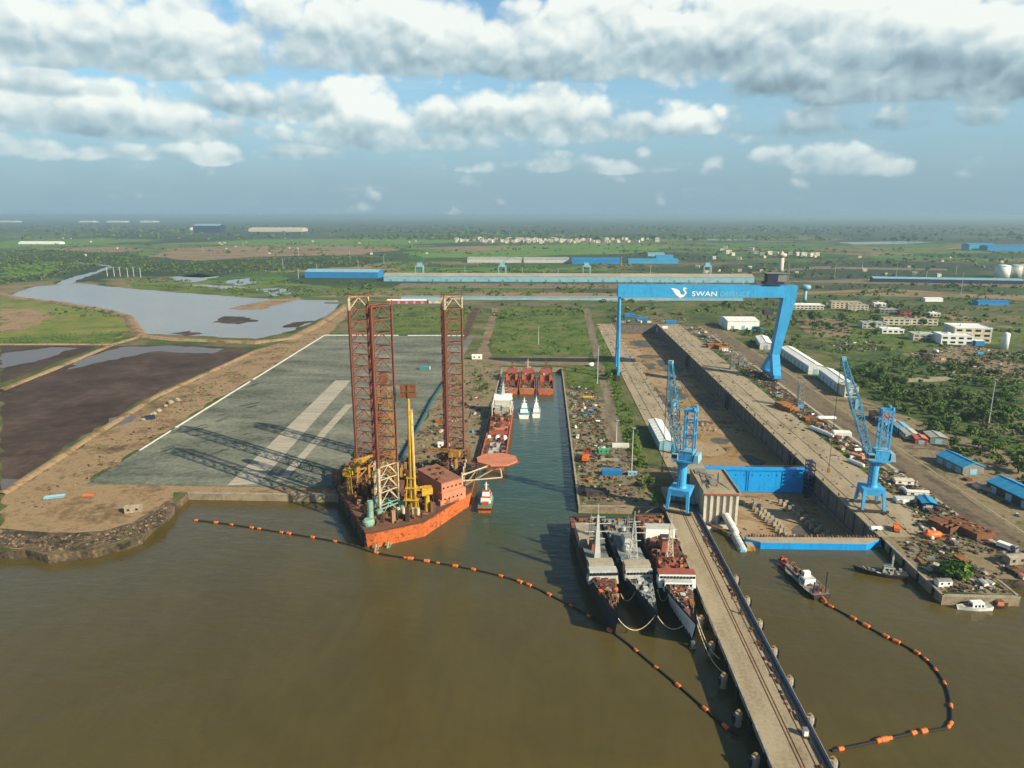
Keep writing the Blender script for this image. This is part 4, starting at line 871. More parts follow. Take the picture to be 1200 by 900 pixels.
# ------------------------------------------------------------------ jack-up drilling rig
RX, RY = -76, 345
rig = T('drilling_rig', 'rusty orange three legged jack-up drilling rig at the platform edge', 'drilling rig', (RX, RY, 0)); ro = rig.location
HULL = [(-79.5, 297), (-76, 297.6), (-54.5, 310.5), (-36, 349), (-36, 394), (-112, 394), (-117, 372), (-105.5, 347)]
def ring_pts(poly, z, sh=0.0, cx=-76, cy_=350): return [((x-cx)*(1-sh)+cx, (y-cy_)*(1-sh)+cy_, z) for x, y in poly]
b = MB(ro); lo = ring_pts(HULL, -2, .05); hi = ring_pts(HULL, 8.0); n = len(HULL); b.k = 0
b.mesh(lo+hi, [(k, (k+1) % n, n+(k+1) % n, n+k) for k in range(n)]+[tuple(range(n-1, -1, -1))]); b.build('hull', 'orange_hull', rig)
b = MB(ro)
for (x0, y0), (x1, y1) in ((HULL[7], HULL[0]), (HULL[6], HULL[7])):     # dark fender strakes on the shaded side
    for z0 in (1.5, 4.2, 6.6): b.tube((x0, y0, z0), (x1, y1, z0), .35, 6)
    for t in (.15, .4, .65, .9): b.tube((x0+(x1-x0)*t, y0+(y1-y0)*t, 0), (x0+(x1-x0)*t, y0+(y1-y0)*t, 8), .4, 6)
b.build('side_strakes', 'hull_dark', rig)
b = MB(ro); b.prism([(p[0], p[1]) for p in ring_pts(HULL, 0, .012)], 7.6, 7.98); b.build('deck', 'rig_brown', rig)
b = MB(ro)
for k in range(n):
    (x0, y0), (x1, y1) = HULL[k], HULL[(k+1) % n]; L = math.hypot(x1-x0, y1-y0); m_ = max(1, int(L/2.5))
    for j in range(m_): b.tube((x0+(x1-x0)*j/m_, y0+(y1-y0)*j/m_, 8), (x0+(x1-x0)*j/m_, y0+(y1-y0)*j/m_, 9.2), .07, 4)
    b.tube((x0, y0, 9.2), (x1, y1, 9.2), .08, 4); b.tube((x0, y0, 8.6), (x1, y1, 8.6), .06, 4)
b.build('handrail', 'rust', rig)
def tri(cx, cy_, z, rad, ph): return [Vector((cx+rad*math.cos(ph+2*PI*k/3), cy_+rad*math.sin(ph+2*PI*k/3), z)) for k in range(3)]
def rig_leg(cx, cy_, z0, z1, ph, zones, tilt=(0, 0)):
    b = MB(ro); nb = 16; dz = (z1-z0)/nb
    for j in range(nb):
        za, zb = z0+j*dz, z0+(j+1)*dz; zm = (za+zb)/2
        b.k = [i for i, (a, c, _) in enumerate(zones) if a <= zm < c][0]
        A, B_ = tri(cx, cy_, za, 6.7, ph), tri(cx, cy_, zb, 6.7, ph); mids = [(B_[k]+B_[(k+1) % 3])/2 for k in range(3)]
        for k in range(3):
            b.tube(A[k], B_[k], .62, 6, caps=False); nrm = (A[k]-Vector((cx, cy_, za))).normalized(); t = Vector((-nrm.y, nrm.x, 0))
            b.tube(A[k]+t*.75, B_[k]+t*.75, .22, 4, caps=False); b.tube(A[k]-t*.75, B_[k]-t*.75, .22, 4, caps=False)
            b.tube(B_[k], B_[(k+1) % 3], .27, 4, caps=False); b.tube(A[k], mids[k], .25, 4, caps=False); b.tube(A[(k+1) % 3], mids[k], .25, 4, caps=False)
            b.tube(mids[k], mids[(k+1) % 3], .14, 4, caps=False)
    return b.build('leg', [z[2] for z in zones], rig)
LA, LB, LC = (-98.5, 371), (-75.5, 321), (-50.0, 382)
lr, lcr, lg = 'leg_red', 'leg_cream', 'leg_green'
rig_leg(*LA, 8, 108, R(15), [(-9, 100, lr), (100, 200, lcr)]); rig_leg(*LB, 8, 110, R(22), [(-9, 17, lg), (17, 36, lcr), (36, 200, lr)]); rig_leg(*LC, 8, 107, R(15), [(-9, 99, lr), (99, 200, lcr)])
for (cx, cy_), zt, m in ((LA, 108, 'rust'), (LC, 107, 'rust'), (LB, 110, 'rust')):
    b = MB(ro); q = tri(cx, cy_, zt, 7.0, R(15))
    for k in range(3):
        b.tube(q[k], q[k]+Vector((0, 0, 2.2)), .25, 5); b.tube(q[k]-Vector((0, 0, 4)), (cx, cy_, zt-1), .3, 5); b.tube(q[k]+Vector((0, 0, 1)), q[(k+1) % 3]+Vector((0, 0, 1)), .22, 4); b.tube(q[k], q[(k+1) % 3], .25, 4)
    b.build('leg_head', m, rig)
# jacking frames round the aft legs, guides round the bow leg
for (cx, cy_), m in ((LA, 'ochre'), (LC, 'rig_brown')):
    b = MB(ro); q0, q1 = tri(cx, cy_, 8, 8.6, R(15)), tri(cx, cy_, 20, 8.6, R(15))
    for k in range(3):
        b.tube(q0[k], q1[k], 1.5, 8); b.tube(q1[k], q1[(k+1) % 3], .7, 6); b.tube((q0[k]+q1[k])/2, (q0[(k+1) % 3]+q1[(k+1) % 3])/2, .5, 6); b.tube(q0[k], q1[(k+1) % 3], .35, 5)
        for z in (10.5, 13, 15.5, 18): b.cbox((q0[k].x, q0[k].y, z), (3.6, 3.6, 1.3), R(15+120*k))
    b.build('jacking_frame', m, rig)
b = MB(ro); q0, q1 = tri(*LB, 8, 8.4, R(22)), tri(*LB, 13, 8.4, R(22))
for k in range(3): b.tube(q0[k], q1[k], 1.3, 10); b.tube(q1[k], q1[(k+1) % 3], .35, 5)
b.lathe((-80.5, 307, 8), [(2.6, 0), (2.9, 1.0), (2.9, 2.2), (2.0, 3.0)], 14); b.tube((-80, 309.5, 10), (-80, 309.5, 19), 1.4, 10); b.build('leg_guide', 'leg_green', rig)
# derrick
b = MB(ro); cx, cy_ = -77.5, 338; b.lattice([(cx-4.6, cy_-4.6, 16), (cx+4.6, cy_-4.6, 16), (cx+4.6, cy_+4.6, 16), (cx-4.6, cy_+4.6, 16)], [(cx-1.9, cy_-1.9, 70), (cx+1.9, cy_-1.9, 70), (cx+1.9, cy_+1.9, 70), (cx-1.9, cy_+1.9, 70)], 15, .34, .2)
for z, w in ((32, 5.4), (52, 4.4)): b.box(cx-w, cx+w, cy_-w, cy_+w, z, z+.4)
dr = b.build('derrick', 'ochre', rig); b = MB(ro); b.taper(cx-2.3, cx+2.3, cy_-2.3, cy_+2.3, 70, 75, .4); b.build('crown_block', 'rust', dr); b = MB(ro); b.box(cx-7, cx+7, cy_-7, cy_+7, 13.5, 16)
for dx in (-6, 6):
    for dy in (-6, 6): b.box(cx+dx-.7, cx+dx+.7, cy_+dy-.7, cy_+dy+.7, 8, 13.5)
b.build('drill_floor', 'rig_brown', dr)
# tall twin masted crane with rusty rest on top
b = MB(ro); cx, cy_ = -62.5, 322
b.tube((cx, cy_, 8), (cx, cy_, 66), 1.05, 8, .7); b.tube((cx+2.2, cy_-1.6, 8), (cx+.8, cy_, 60), .6, 8, .4)
for k in range(12):
    z = 10+k*4.2; t = (z-8)/54; b.tube((cx, cy_, z), (cx+2.2-1.4*t, cy_-1.6+1.6*t, z+2), .2, 4)
cm = b.build('crane_mast', 'yellow', rig); b = MB(ro); b.cbox((cx, cy_, 69.3), (7.4, 1.4, 6.6), .1); b.cbox((cx, cy_-.9, 69.3), (.6, .6, 6.4), .1); b.cbox((cx, cy_-.9, 69.3), (7.0, .5, .5), .1); b.build('boom_rest', 'rust', cm)
b = MB(ro); b.tube((cx+1.6, cy_+1, 14), (cx+1.2, cy_+1, 60), .55, 8); b.build('white_pipe', 'leg_cream', cm)
b = MB(ro)
for z, w in ((15, 3.6), (21, 2.8), (26, 2.2)): b.box(cx-w, cx+w, cy_-w*.7, cy_+w*.7, z, z+.5)
for s in (-1, 1):
    for q in (-1, 1): b.tube((cx+s*3, cy_+q*2.2, 8), (cx+s*1.6, cy_+q*1.2, 26), .28, 5)
b.build('platform', 'yellow', cm)
# pedestal cranes
def pedestal(px_, py_, h, m, label, bl, baz):
    b = MB(ro); b.tube((px_, py_, 8), (px_, py_, 8+h), 1.5, 10, 1.1); pd_ = b.build('pedestal_crane', m, rig, label=label); c = MB(ro)
    c.cbox((px_, py_, 8+h+1.6), (5.2, 4.2, 3.2), baz); c.cbox((px_+3.2*math.cos(baz+.9), py_+3.2*math.sin(baz+.9), 8+h+1.4), (2, 2, 2.6), baz); c.build('cab', m, pd_)
    c = MB(ro); e = Vector((px_+bl*math.cos(baz), py_+bl*math.sin(baz), 8+h+2.5)); s0 = Vector((px_, py_, 8+h+2)); sd = Vector((-math.sin(baz), math.cos(baz), 0))
    c.lattice([s0+sd*1.1, s0-sd*1.1, s0+Vector((0, 0, 2))], [e+sd*.4, e-sd*.4, e+Vector((0, 0, .8))], 8, .25, .14); c.build('boom', m, pd_); return pd_
pedestal(-99, 343, 11, 'yellow', 'yellow pedestal crane at the shaded rig corner', 22, R(75)); pedestal(-55.5, 325, 9, 'yellow', 'short yellow pedestal beside the brown deckhouse', 8, R(200))
pedestal(-47, 372, 12, 'ochre', 'ochre pedestal crane aft of the deckhouse', 16, R(170))
# accommodation block
fd_, bd = Vector((.75, .66, 0)), Vector((-.62, .78, 0)); o0 = Vector((-49.0, 331.5, 0))
def quad(a, f0, f1, b0, b1): return [(a+fd_*f+bd*g)[:2] for f, g in ((f0, b0), (f1, b0), (f1, b1), (f0, b1))]
b = MB(ro); b.prism(quad(o0, 0, 14.5, 0, 26), 8, 14.2); b.prism(quad(o0, .6, 12.6, 1.2, 26), 14.2, 19); ah = b.build('accommodation_block', 'salmon', rig)
b = MB(ro); b.prism(quad(o0, .2, 13, .8, 26.4), 19, 19.4); b.build('roof', 'rig_roof', ah)
b = MB(ro)
for z in (10.8, 16.2):
    for k in range(5):
        p = o0+fd_*(1.8+k*2.5)+bd*(-.05 if z < 14 else 1.15); b.cbox((p.x, p.y, z), (1.0, .12, .9), math.atan2(fd_.y, fd_.x))
b.build('window', 'glass_dark', ah)
b = MB(ro)
for k in range(5): p = o0+fd_*(2+k*2)+bd*(6+(k*37 % 15)); b.cbox((p.x, p.y, 19.9), (1.6, 2.4, 1.0), .3+k)
b.build('roof_vents', 'rust', ah)
# helideck
HX, HY, HZ = -23.4, 364, 21.5
b = MB(ro); oc = [(HX+11.6*math.cos(R(22.5+45*k)+.15), HY+10.5*math.sin(R(22.5+45*k)+.15)) for k in range(8)]; b.prism(oc, HZ-.7, HZ); hd = b.build('helideck', 'salmon', rig)
b = MB(ro); b.prism([(HX+(x-HX)*1.09, HY+(y-HY)*1.09) for x, y in oc], HZ-.95, HZ-.75); b.build('safety_net', 'rust', hd)
b = MB(ro)
for dx, dy in ((-8, -6), (-8, 6), (2, -8), (2, 8), (9, 0)): b.tube((-40, HY+dy*.9, 9), (HX+dx, HY+dy, HZ-.9), .38, 6)
for dy in (-6, 0, 6): b.tube((-41, HY+dy, 15), (HX+9, HY+dy*.6, HZ-1.1), .32, 6); b.tube((-41, HY+dy, 8), (-41, HY+dy, 19), .45, 6)
b.tube((-40.5, 346, 8), (-40.5, 346, 20), .5, 6); b.tube((-40.5, 346, 18.6), (-26, 356, 21), .42, 6); b.tube((-40.5, 346, 15.5), (-20, 352, 15.5), .35, 6); b.tube((-20, 352, 15.5), (HX+2, HY-8, HZ-1), .3, 6)
b.build('truss', 'leg_cream', hd)
# deck machinery
def strew(name, spots_poly, n, mats, zz=8.0, hmax=3, smax=3, parent=rig, tubes=.3, seed=1):
    q = random.Random(seed); b = MB(ro)
    for (x, y) in scatter(spots_poly, n, q):
        if q.random() < tubes: a = q.random()*6.3; L = q.uniform(1, smax*2); b.tube((x, y, zz+.4), (x+L*math.cos(a), y+L*math.sin(a), zz+.4+q.random()*hmax*.6), q.uniform(.12, .4), 6)
        else: h = q.uniform(.4, hmax); b.cbox((x, y, zz+h/2), (q.uniform(.5, smax), q.uniform(.5, smax), h), q.random()*3)
    o = b.build(name, mats, parent); o['kind'] = 'stuff'; return o
ins = [(p[0], p[1]) for p in ring_pts(HULL, 0, .1)]
strew('deck_fittings', ins, 330, 'rust_mix', 8, 3.2, 3.2, seed=4)
strew('tall_fittings', ins, 120, 'rust_mix', 8, 7, 2.0, tubes=.5, seed=14)
strew('stern_fittings', [(-110, 392), (-40, 392), (-40, 366), (-106, 366)], 120, 'scrap_mix', 8, 5, 3, tubes=.4, seed=15)
strew('yellow_fittings', [(-104, 350), (-60, 318), (-55, 345), (-90, 392), (-108, 385)], 130, 'ochre', 8, 9, 1.5, tubes=.65, seed=5)
strew('pale_fittings', [(-85, 306), (-60, 318), (-56, 340), (-95, 360)], 70, 'scrap_mix', 8, 3.4, 2, tubes=.4, seed=6)
b = MB(ro)
for k in range(5): b.tube((-68+k*2.2, 316+k*.9, 8), (-68+k*2.2, 316+k*.9, 13-k*.4), .9, 12)
b.build('mud_tanks', 'leg_cream', rig)
b = MB(ro)
for k in range(16): b.tube((-58+k*.45, 352, 8.3+(k % 3)*.4), (-62+k*.45, 376, 8.3+(k % 3)*.4), .2, 6)
b.build('pipe_stack', 'rust', rig)
b = MB(ro)
for x, y in ((-75, 297.3), (-70, 300.4)): b.tube((x, y, 3), (x-.4, y-.9, -1), .5, 6); b.tube((x+1.5, y+.8, 2), (x, y-.6, -1), .2, 5)
b.build('fairlead', 'leg_green', rig)

# ------------------------------------------------------------------ ships
def hull_mb(L, Bm, D, sheer=3.0, wl=.86, bowp=2.0, stern=.92, mid=.42, rake=.06, draft=2.0, bul=0.0, ns=22):
    """hull skin with its bow towards +Y; origin amidships at the waterline"""
    b = MB(); rows = []
    for k in range(ns+1):
        t = k/ns; e = max(0.0, (t-mid)/(1-mid)); hb = Bm/2*(1-e**bowp); hb *= stern+(1-stern)*min(1, t/.25)
        if k == ns: hb = .12
        zd = D+sheer*e**2+.6*max(0, (.15-t)/.15); yw = (t-.5)*L; y_d = yw+e**3*L*rake
        w = hb*(wl*(1-e)+.52*e) if k < ns else .08
        rows.append([(-hb*.9*w/max(hb, .01) if hb else 0, yw-(0 if e < .99 else 1.2), -draft), (-w, yw, 0), (-hb, y_d, zd), (-hb*.985, y_d, zd+bul), (hb*.985, y_d, zd+bul), (hb, y_d, zd), (w, yw, 0), (w*.9, yw-(0 if e < .99 else 1.2), -draft)])
    for r0, r1 in zip(rows, rows[1:]):
        for j in (0, 1, 2, 4, 5, 6): b.face([r0[j], r0[j+1], r1[j+1], r1[j]])
    b.face([rows[0][j] for j in (7, 6, 5, 4, 3, 2, 1, 0)][::1])
    dk = MB()
    for r0, r1 in zip(rows, rows[1:]):
        def inn(p): return (p[0]*.97, p[1], p[2]-.02)
        dk.face([inn(r0[2]), inn(r0[5]), inn(r1[5]), inn(r1[2])])
    def deck_z(y):
        t = y/L+.5; e = max(0.0, (t-mid)/(1-mid)); return D+sheer*e**2+.6*max(0, (.15-t)/.15)
    def half(y):
        t = min(1, max(0, y/L+.5)); e = max(0.0, (t-mid)/(1-mid)); return Bm/2*(1-e**bowp)*(stern+(1-stern)*min(1, t/.25))
    return b, dk, deck_z, half
def house(r, name, mat_, x0, x1, y0, y1, z0, z1, inset=.3, roof=None, win=None, wz=None, parent=None):
    b = MB(); b.taper(x0, x1, y0, y1, z0, z1, inset*.5); o = b.build(name, mat_, parent or r)
    if roof: c = MB(); c.box(x0-.05+inset*.5, x1+.05-inset*.5, y0+inset*.5-.05, y1-inset*.5+.05, z1, z1+.18); c.build('roof', roof, o)
    if win:
        c = MB(); wz = wz or (z1-1.6, z1-.7); n = max(2, int((x1-x0)/1.3))
        for k in range(n):
            xa = x0+.4+(x1-x0-.8)*k/n; xb = xa+(x1-x0-.8)/n*.72; c.box(xa, xb, y1-inset*.25-.25, y1+.06, wz[0], wz[1])
        n = max(2, int((y1-y0)/1.5))
        for k in range(n):
            ya = y0+.4+(y1-y0-.8)*k/n; yb = ya+(y1-y0-.8)/n*.6; c.box(x0-.03, x0+.3, ya, yb, wz[0], wz[1]); c.box(x1-.3, x1+.03, ya, yb, wz[0], wz[1])
        c.build('window', win, o)
    return o
def gear(r, half, dz, y0, y1, n, mats, hmax=2.0, smax=2.4, seed=0, name='deck_fittings', w=.85, zoff=0):
    q = random.Random(seed); b = MB()
    for k in range(n):
        y = q.uniform(y0, y1); x = q.uniform(-1, 1)*half(y)*w; h = q.uniform(.3, hmax); z0 = dz(y)-.1+zoff
        if q.random() < .25: b.tube((x, y, z0), (x+q.uniform(-1, 1), y+q.uniform(-2, 2), z0+h), q.uniform(.12, .35), 6)
        else: b.cbox((x, y, z0+h/2), (q.uniform(.4, smax), q.uniform(.4, smax), h), q.choice((0, 0, q.random())))
    o = b.build(name, mats, r); o['kind'] = 'stuff'; return o
def rails(r, half, dz, y0, y1, m='ship_light', h=1.1, step=2.5):
    b = MB(); n = int((y1-y0)/step)
    for s in (-1, 1):
        pr = None
        for k in range(n+1):
            y = y0+(y1-y0)*k/n; p = Vector((s*half(y)*.96, y, dz(y))); q = p+Vector((0, 0, h)); b.tube(p, q, .06, 4)
            if pr is not None: b.tube(pr, q, .06, 4)
            pr = q
    b.build('handrail', m, r)
def mast(r, x, y, z0, z1, m, w0=1.6, yards=((.55, 5), (.75, 4), (.9, 2.6)), solid=True):
    b = MB()
    if solid: b.mesh([(x-w0, y-w0, z0), (x+w0, y-w0, z0), (x+w0, y+w0, z0), (x-w0, y+w0, z0), (x-.35, y-.35, z1), (x+.35, y-.35, z1), (x+.35, y+.35, z1), (x-.35, y+.35, z1)], [(4, 5, 6, 7), (0, 1, 5, 4), (1, 2, 6, 5), (2, 3, 7, 6), (3, 0, 4, 7)])
    else: b.lattice([(x-w0, y-w0, z0), (x+w0, y-w0, z0), (x+w0, y+w0, z0), (x-w0, y+w0, z0)], [(x-.3, y-.3, z1), (x+.3, y-.3, z1), (x+.3, y+.3, z1), (x-.3, y+.3, z1)], 7, .16, .1)
    b.tube((x, y, z1), (x, y, z1+(z1-z0)*.25), .14, 5); o = b.build('mast', m, r); c = MB()
    for f, w in yards: z = z0+(z1-z0)*f; c.tube((x-w, y, z), (x+w, y, z), .16, 5)
    c.build('yard_arm', m, o); return o
def gun(r, y, z, m):
    b = MB(); b.lathe((0, y, z), [(1.9, 0), (1.9, .5), (1.6, .6)], 12); b.taper(-1.4, 1.4, y-1.7, y+1.7, z+.6, z+2.6, .45); o = b.build('gun_mount', m, r); c = MB()
    for x in (-.5, .5): c.tube((x, y+1.2, z+1.7), (x, y+4.6, z+2.3), .18, 6)
    c.build('gun_barrel', m, o)
def start(name, label, cat, bow, stern_, Bm, D, hullm, deckm, group=None, over=0.0, **kw):
    """place a ship from where its bow and stern touch the water"""
    bx, by = bow; sx_, sy_ = stern_; L = math.hypot(bx-sx_, by-sy_); rz = math.atan2(-(bx-sx_), by-sy_)
    r = T(name, label, cat, ((bx+sx_)/2, (by+sy_)/2, 0), rz, group); b, d, dz, half = hull_mb(L, Bm, D, **kw); b.build('hull', hullm, r, smooth=False); d.build('deck', deckm, r); return r, L, dz, half

# three grey warships abreast at the jetty
r, L, dz, hf = start('warship', 'leftmost of the three moored warships with rust red foredeck and broad grey bridge', 'warship', (28, 234), (20.5, 322), 13.4, 6.2, 'ship_navy', 'primer_brown', sheer=4.0, bul=.9, rake=.05, mid=.40)
b = MB(); b.box(-5.9, 5.9, -L/2+.5, -L/2+15, 6.1, 6.35); b.build('flight_deck', 'primer_red', r)
h = house(r, 'hangar', 'beige_plate', -1.0, 5.6, -L/2+15, -L/2+31, 6.1, 11, .2, 'beige_plate'); house(r, 'hangar', 'ship_navy', -5.8, -1.2, -L/2+16, -L/2+34, 6.1, 9.5, .2, 'ship_deck')
house(r, 'funnel', 'primer_red', -1.6, 1.8, -L/2+33, -L/2+41, 6.1, 12.6, .9, 'dark_steel'); house(r, 'deckhouse', 'ship_navy', -4.9, 4.9, -L/2+36, -L/2+52, 6.1, 9.6, .3, 'ship_deck')
mast(r, .2, -L/2+47, 9.5, 29, 'ship_light', 1.35, ((.45, 3.2), (.62, 5.5), (.80, 5.5), (.95, 3))); mast(r, 0, -L/2+28, 9.5, 20, 'steel_grey', 1.0, ((.7, 3),), False)
h = house(r, 'bridge', 'beige_plate', -5.2, 5.2, -L/2+52, -L/2+57.5, 6.1, 12.0, .3, 'beige_plate'); house(r, 'bridge', 'ship_light', -6.2, 6.2, -L/2+57.5, -L/2+62.5, 6.1, 11.4, 1.4, 'ship_light', 'glass_dark')
house(r, 'turret_base', 'primer_red', -2.6, 2.6, -L/2+64, -L/2+69, 6.4, 9.2, .6); gun(r, -L/2+73, 7.4, 'ship_light'); gear(r, hf, dz, -L/2+62, L/2-6, 150, 'rust_mix', 2.2, 2.2, 3); gear(r, hf, dz, -L/2+1, -L/2+15, 26, 'rust_mix', 1.2, 2, 4); rails(r, hf, dz, -L/2+64, L/2-3)
b = MB()
for x, y in ((-3, L/2-17), (2.2, L/2-22), (3.0, L/2-14)): b.cbox((x, y, dz(y)+.8), (1.5, 2, 1.6), .3)
b.build('orange_lockers', 'vivid_orange', r)
r, L, dz, hf = start('warship', 'middle of the three moored warships with bare grey deck and pale gun', 'warship', (42.6, 236.5), (35.4, 322), 12.6, 6.0, 'ship_navy', 'ship_deck', sheer=4.0, bul=.7, rake=.05, mid=.40)
house(r, 'hangar', 'ship_grey', -4.2, 4.2, -L/2+24, -L/2+36, 6, 10.6, .4, 'ship_deck'); house(r, 'funnel', 'ship_light', -2, 2, -L/2+30, -L/2+38, 10.6, 14.2, .9, 'ship_grey'); house(r, 'deckhouse', 'ship_navy', -5.2, 5.2, -L/2+37, -L/2+52, 6, 9.4, .2, 'ship_grey')
b = MB(); b.lathe((-1.2, -L/2+22, 6), [(1.6, 0), (1.6, 5), (.9, 6.2)], 10); b.build('exhaust_drum', 'ship_light', r); b = MB(); b.lathe((1.0, -L/2+40, 9.4), [(1.9, 0), (2.3, 1.5), (1.6, 3.2), (.3, 3.8)], 12); b.build('radar_dome', 'ship_light', r)
mast(r, .2, -L/2+48, 9.4, 27, 'ship_light', 1.7, ((.5, 3), (.7, 5.8), (.85, 4.6), (.98, 2.6)), False); mast(r, -.4, -L/2+33, 13, 22, 'steel_grey', .8, ((.6, 4.4), (.9, 3)), False)
h = house(r, 'bridge', 'beige_plate', -5.4, 5.4, -L/2+52, -L/2+57, 6, 11.6, .4, 'beige_plate'); house(r, 'bridge', 'ship_light', -5.7, 5.7, -L/2+57, -L/2+59.4, 6, 10.4, .6, 'ship_light', 'glass_dark')
house(r, 'launcher_base', 'ship_light', -1.6, 1.6, -L/2+60.5, -L/2+64.5, 6, 8.4, .5); gun(r, -L/2+71, 7.0, 'ship_light'); gear(r, hf, dz, -L/2+60, L/2-5, 60, 'ship_grey', 1.3, 1.6, 8); gear(r, hf, dz, -L/2+3, -L/2+50, 60, 'rust_mix', 2.0, 1.8, 10, 'rust_fittings'); gear(r, hf, dz, -L/2+58, L/2-8, 24, 'rust_mix', 1.0, 1.3, 11, 'rust_fittings'); gear(r, hf, dz, -L/2+2, -L/2+52, 60, 'ship_grey', 2.2, 2.4, 9); rails(r, hf, dz, -L/2+60, L/2-3)
b = MB(); b.box(-5.4, 5.4, -L/2+.8, -L/2+20, 5.95, 6.1); b.build('flight_deck', 'ship_grey', r)
r, L, dz, hf = start('warship', 'rightmost moored warship with red roofs, white bridge and white hangar', 'warship', (54.8, 229), (53.8, 326), 15.2, 6.6, 'ship_navy', 'primer_brown', sheer=4.4, bul=1.0, rake=.06, mid=.42)
b = MB(); b.box(-6.8, 6.8, -L/2+.5, -L/2+24, 6.55, 6.8); b.build('flight_deck', 'primer_red', r)
house(r, 'hangar', 'clean_white', -6.6, 6.6, -L/2+24, -L/2+30, 6.5, 13.4, .3, 'ship_light'); b = MB(); b.box(-6.2, 6.2, -L/2+29.9, -L/2+30.1, 7, 12); 
house(r, 'deckhouse', 'primer_red', -6.2, 6.2, -L/2+31, -L/2+50, 6.5, 9.5, .3, 'primer_brown'); house(r, 'deckhouse', 'primer_red', -4.4, 5.6, -L/2+50, -L/2+63, 6.5, 11.5, .4, 'primer_red')
house(r, 'funnel', 'primer_red', -2.4, 2.4, -L/2+38, -L/2+46, 9.5, 15, 1.0, 'dark_steel'); mast(r, .4, -L/2+54, 11, 27, 'cream', 1.4, ((.6, 3.5), (.85, 2.6)), False)
h = house(r, 'bridge', 'clean_white', -7.4, 7.4, -L/2+64, -L/2+69, 6.5, 12.2, .5, 'primer_red', 'glass_dark'); house(r, 'bridge_front', 'clean_white', -5.6, 5.6, -L/2+69, -L/2+72, 6.5, 10.4, .5, 'ship_light', 'glass_dark')
house(r, 'turret_base', 'primer_red', -3, 3, -L/2+73, -L/2+78, 6.8, 9, .5); gun(r, -L/2+80, 7.6, 'ship_light'); gear(r, hf, dz, -L/2+72, L/2-8, 120, 'rust_mix', 1.9, 2.2, 12); gear(r, hf, dz, -L/2+2, -L/2+24, 40, 'rust_mix', 1.6, 2.4, 15, 'aft_fittings'); gear(r, hf, dz, -L/2+50, -L/2+63, 40, 'rust_mix', 1.2, 1.8, 16, 'roof_fittings', zoff=5); gear(r, hf, dz, -L/2+31, -L/2+50, 60, 'rust_mix', 3.0, 2.6, 13, zoff=2); gear(r, hf, dz, -L/2+72, L/2-8, 20, 'ship_light', 1.8, 1.8, 14, 'pale_fittings'); rails(r, hf, dz, -L/2+72, L/2-3)
b = MB(); n_ = 8
for sd in (-1, 1):
    for k in range(n_):
        ya, yb = L/2-22+22*k/n_, L/2-22+22*(k+1)/n_
        def pt(y, f):
            e_ = max(0, (y/L+.5-.42)/.58); hb = max(.14, hf(y)); wl_ = hb*(.86*(1-e_)+.52*e_); yd = y+e_**3*L*.06; zt = dz(y)+.4; return ((wl_+(hb-wl_)*f)*sd*1.01+sd*.22, y+(yd-y)*f+.06, zt*f)
        b.face([pt(ya, .42), pt(yb, .30), pt(yb, 1), pt(ya, 1)][::sd])
b.build('bow_plating', 'clean_white', r)
b = MB(); b.tube((0, L/2+2.2, 2.6), (0, L/2+2.6, -.6), .8, 8); b.cbox((0, L/2+2.7, -.2), (2.4, .8, 1.2)); b.build('anchor', 'steel_grey', r)
# mooring hawsers between bows and jetty
def rope(label, p, q, sag, r_=.16, m='leg_cream'):
    t = T('mooring_rope', label, 'rope', p); b = MB(p); P_, Q_ = Vector(p), Vector(q); pts = [P_.lerp(Q_, k/12)-Vector((0, 0, sag*4*(k/12)*(1-k/12))) for k in range(13)]; b.path([tuple(v) for v in pts], r_, 5); b.build('rope_line', m, t)
rope('pale hawser between the left and middle warship bows', (28.6, 231, 8.5), (42.4, 234, 8.3), 5.5); rope('pale hawser between the middle and right warship bows', (43.0, 233.6, 8.4), (53.6, 230, 9), 4.5)
rope('short hawser hanging nearer the left warship foredeck', (31.6, 250, 7.4), (38.0, 254, 7.2), 4); rope('short hawser hanging beside the middle warship foredeck', (46.4, 254, 7.2), (50.0, 250, 8.0), 4)
rope('hawser from the right warship bow to the nearest jetty dolphin', (57.5, 236, 8.2), (61, 214, 4.6), 3.0); rope('second hawser hanging slack from the right warship to the jetty', (56.5, 231, 8.4), (61.2, 206, 4.6), 4.0)

# vessels in the wet basin
def osv(label, x, y0, y1, seed, pole=False):
    r, L, dz, hf = start('supply_vessel', label, 'supply ship', (x, y1), (x, y0), 15.0, 4.6, 'vessel_orange', 'primer_brown', sheer=3, mid=.55, bowp=2.4)
    house(r, 'deckhouse', 'primer_red', -5.6, 5.6, -L/2+34, -L/2+52, 4.6, 9.4, .3, 'primer_brown'); house(r, 'bridge', 'primer_red', -5.0, 5.0, -L/2+38, -L/2+48, 9.6, 13.0, .5, 'primer_red', 'glass_dark', (11.2, 12.3))
    for s in (-1, 1): house(r, 'funnel', 'vessel_orange', s*4.2-1, s*4.2+1, -L/2+31, -L/2+34.5, 4.6, 11, .3, 'dark_steel')
    b = MB()
    for s in (-1, 1): b.box(s*6.4-.3, s*6.4+.3, -L/2+1, -L/2+32, 4.5, 6.6)
    b.build('bulwark', 'primer_red', r); mast(r, 0, -L/2+45, 13, 21, 'cream' if pole else 'rust', .9, ((.7, 2.4),), False); gear(r, hf, dz, -L/2+3, -L/2+32, 55, 'rust_mix', 1.6, 2.2, seed); gear(r, hf, dz, -L/2+36, -L/2+52, 26, 'rust_mix', 1.4, 2, seed+1, 'roof_fittings', zoff=5); gear(r, hf, dz, -L/2+33, -L/2+54, 30, 'scrap_mix', 1.6, 2, seed+2, 'pale_fittings', zoff=5)
    b = MB(); b.tube((-5.6, -L/2+.4, 5), (5.6, -L/2+.4, 5), .5, 8); b.build('stern_roller', 'steel_grey', r)
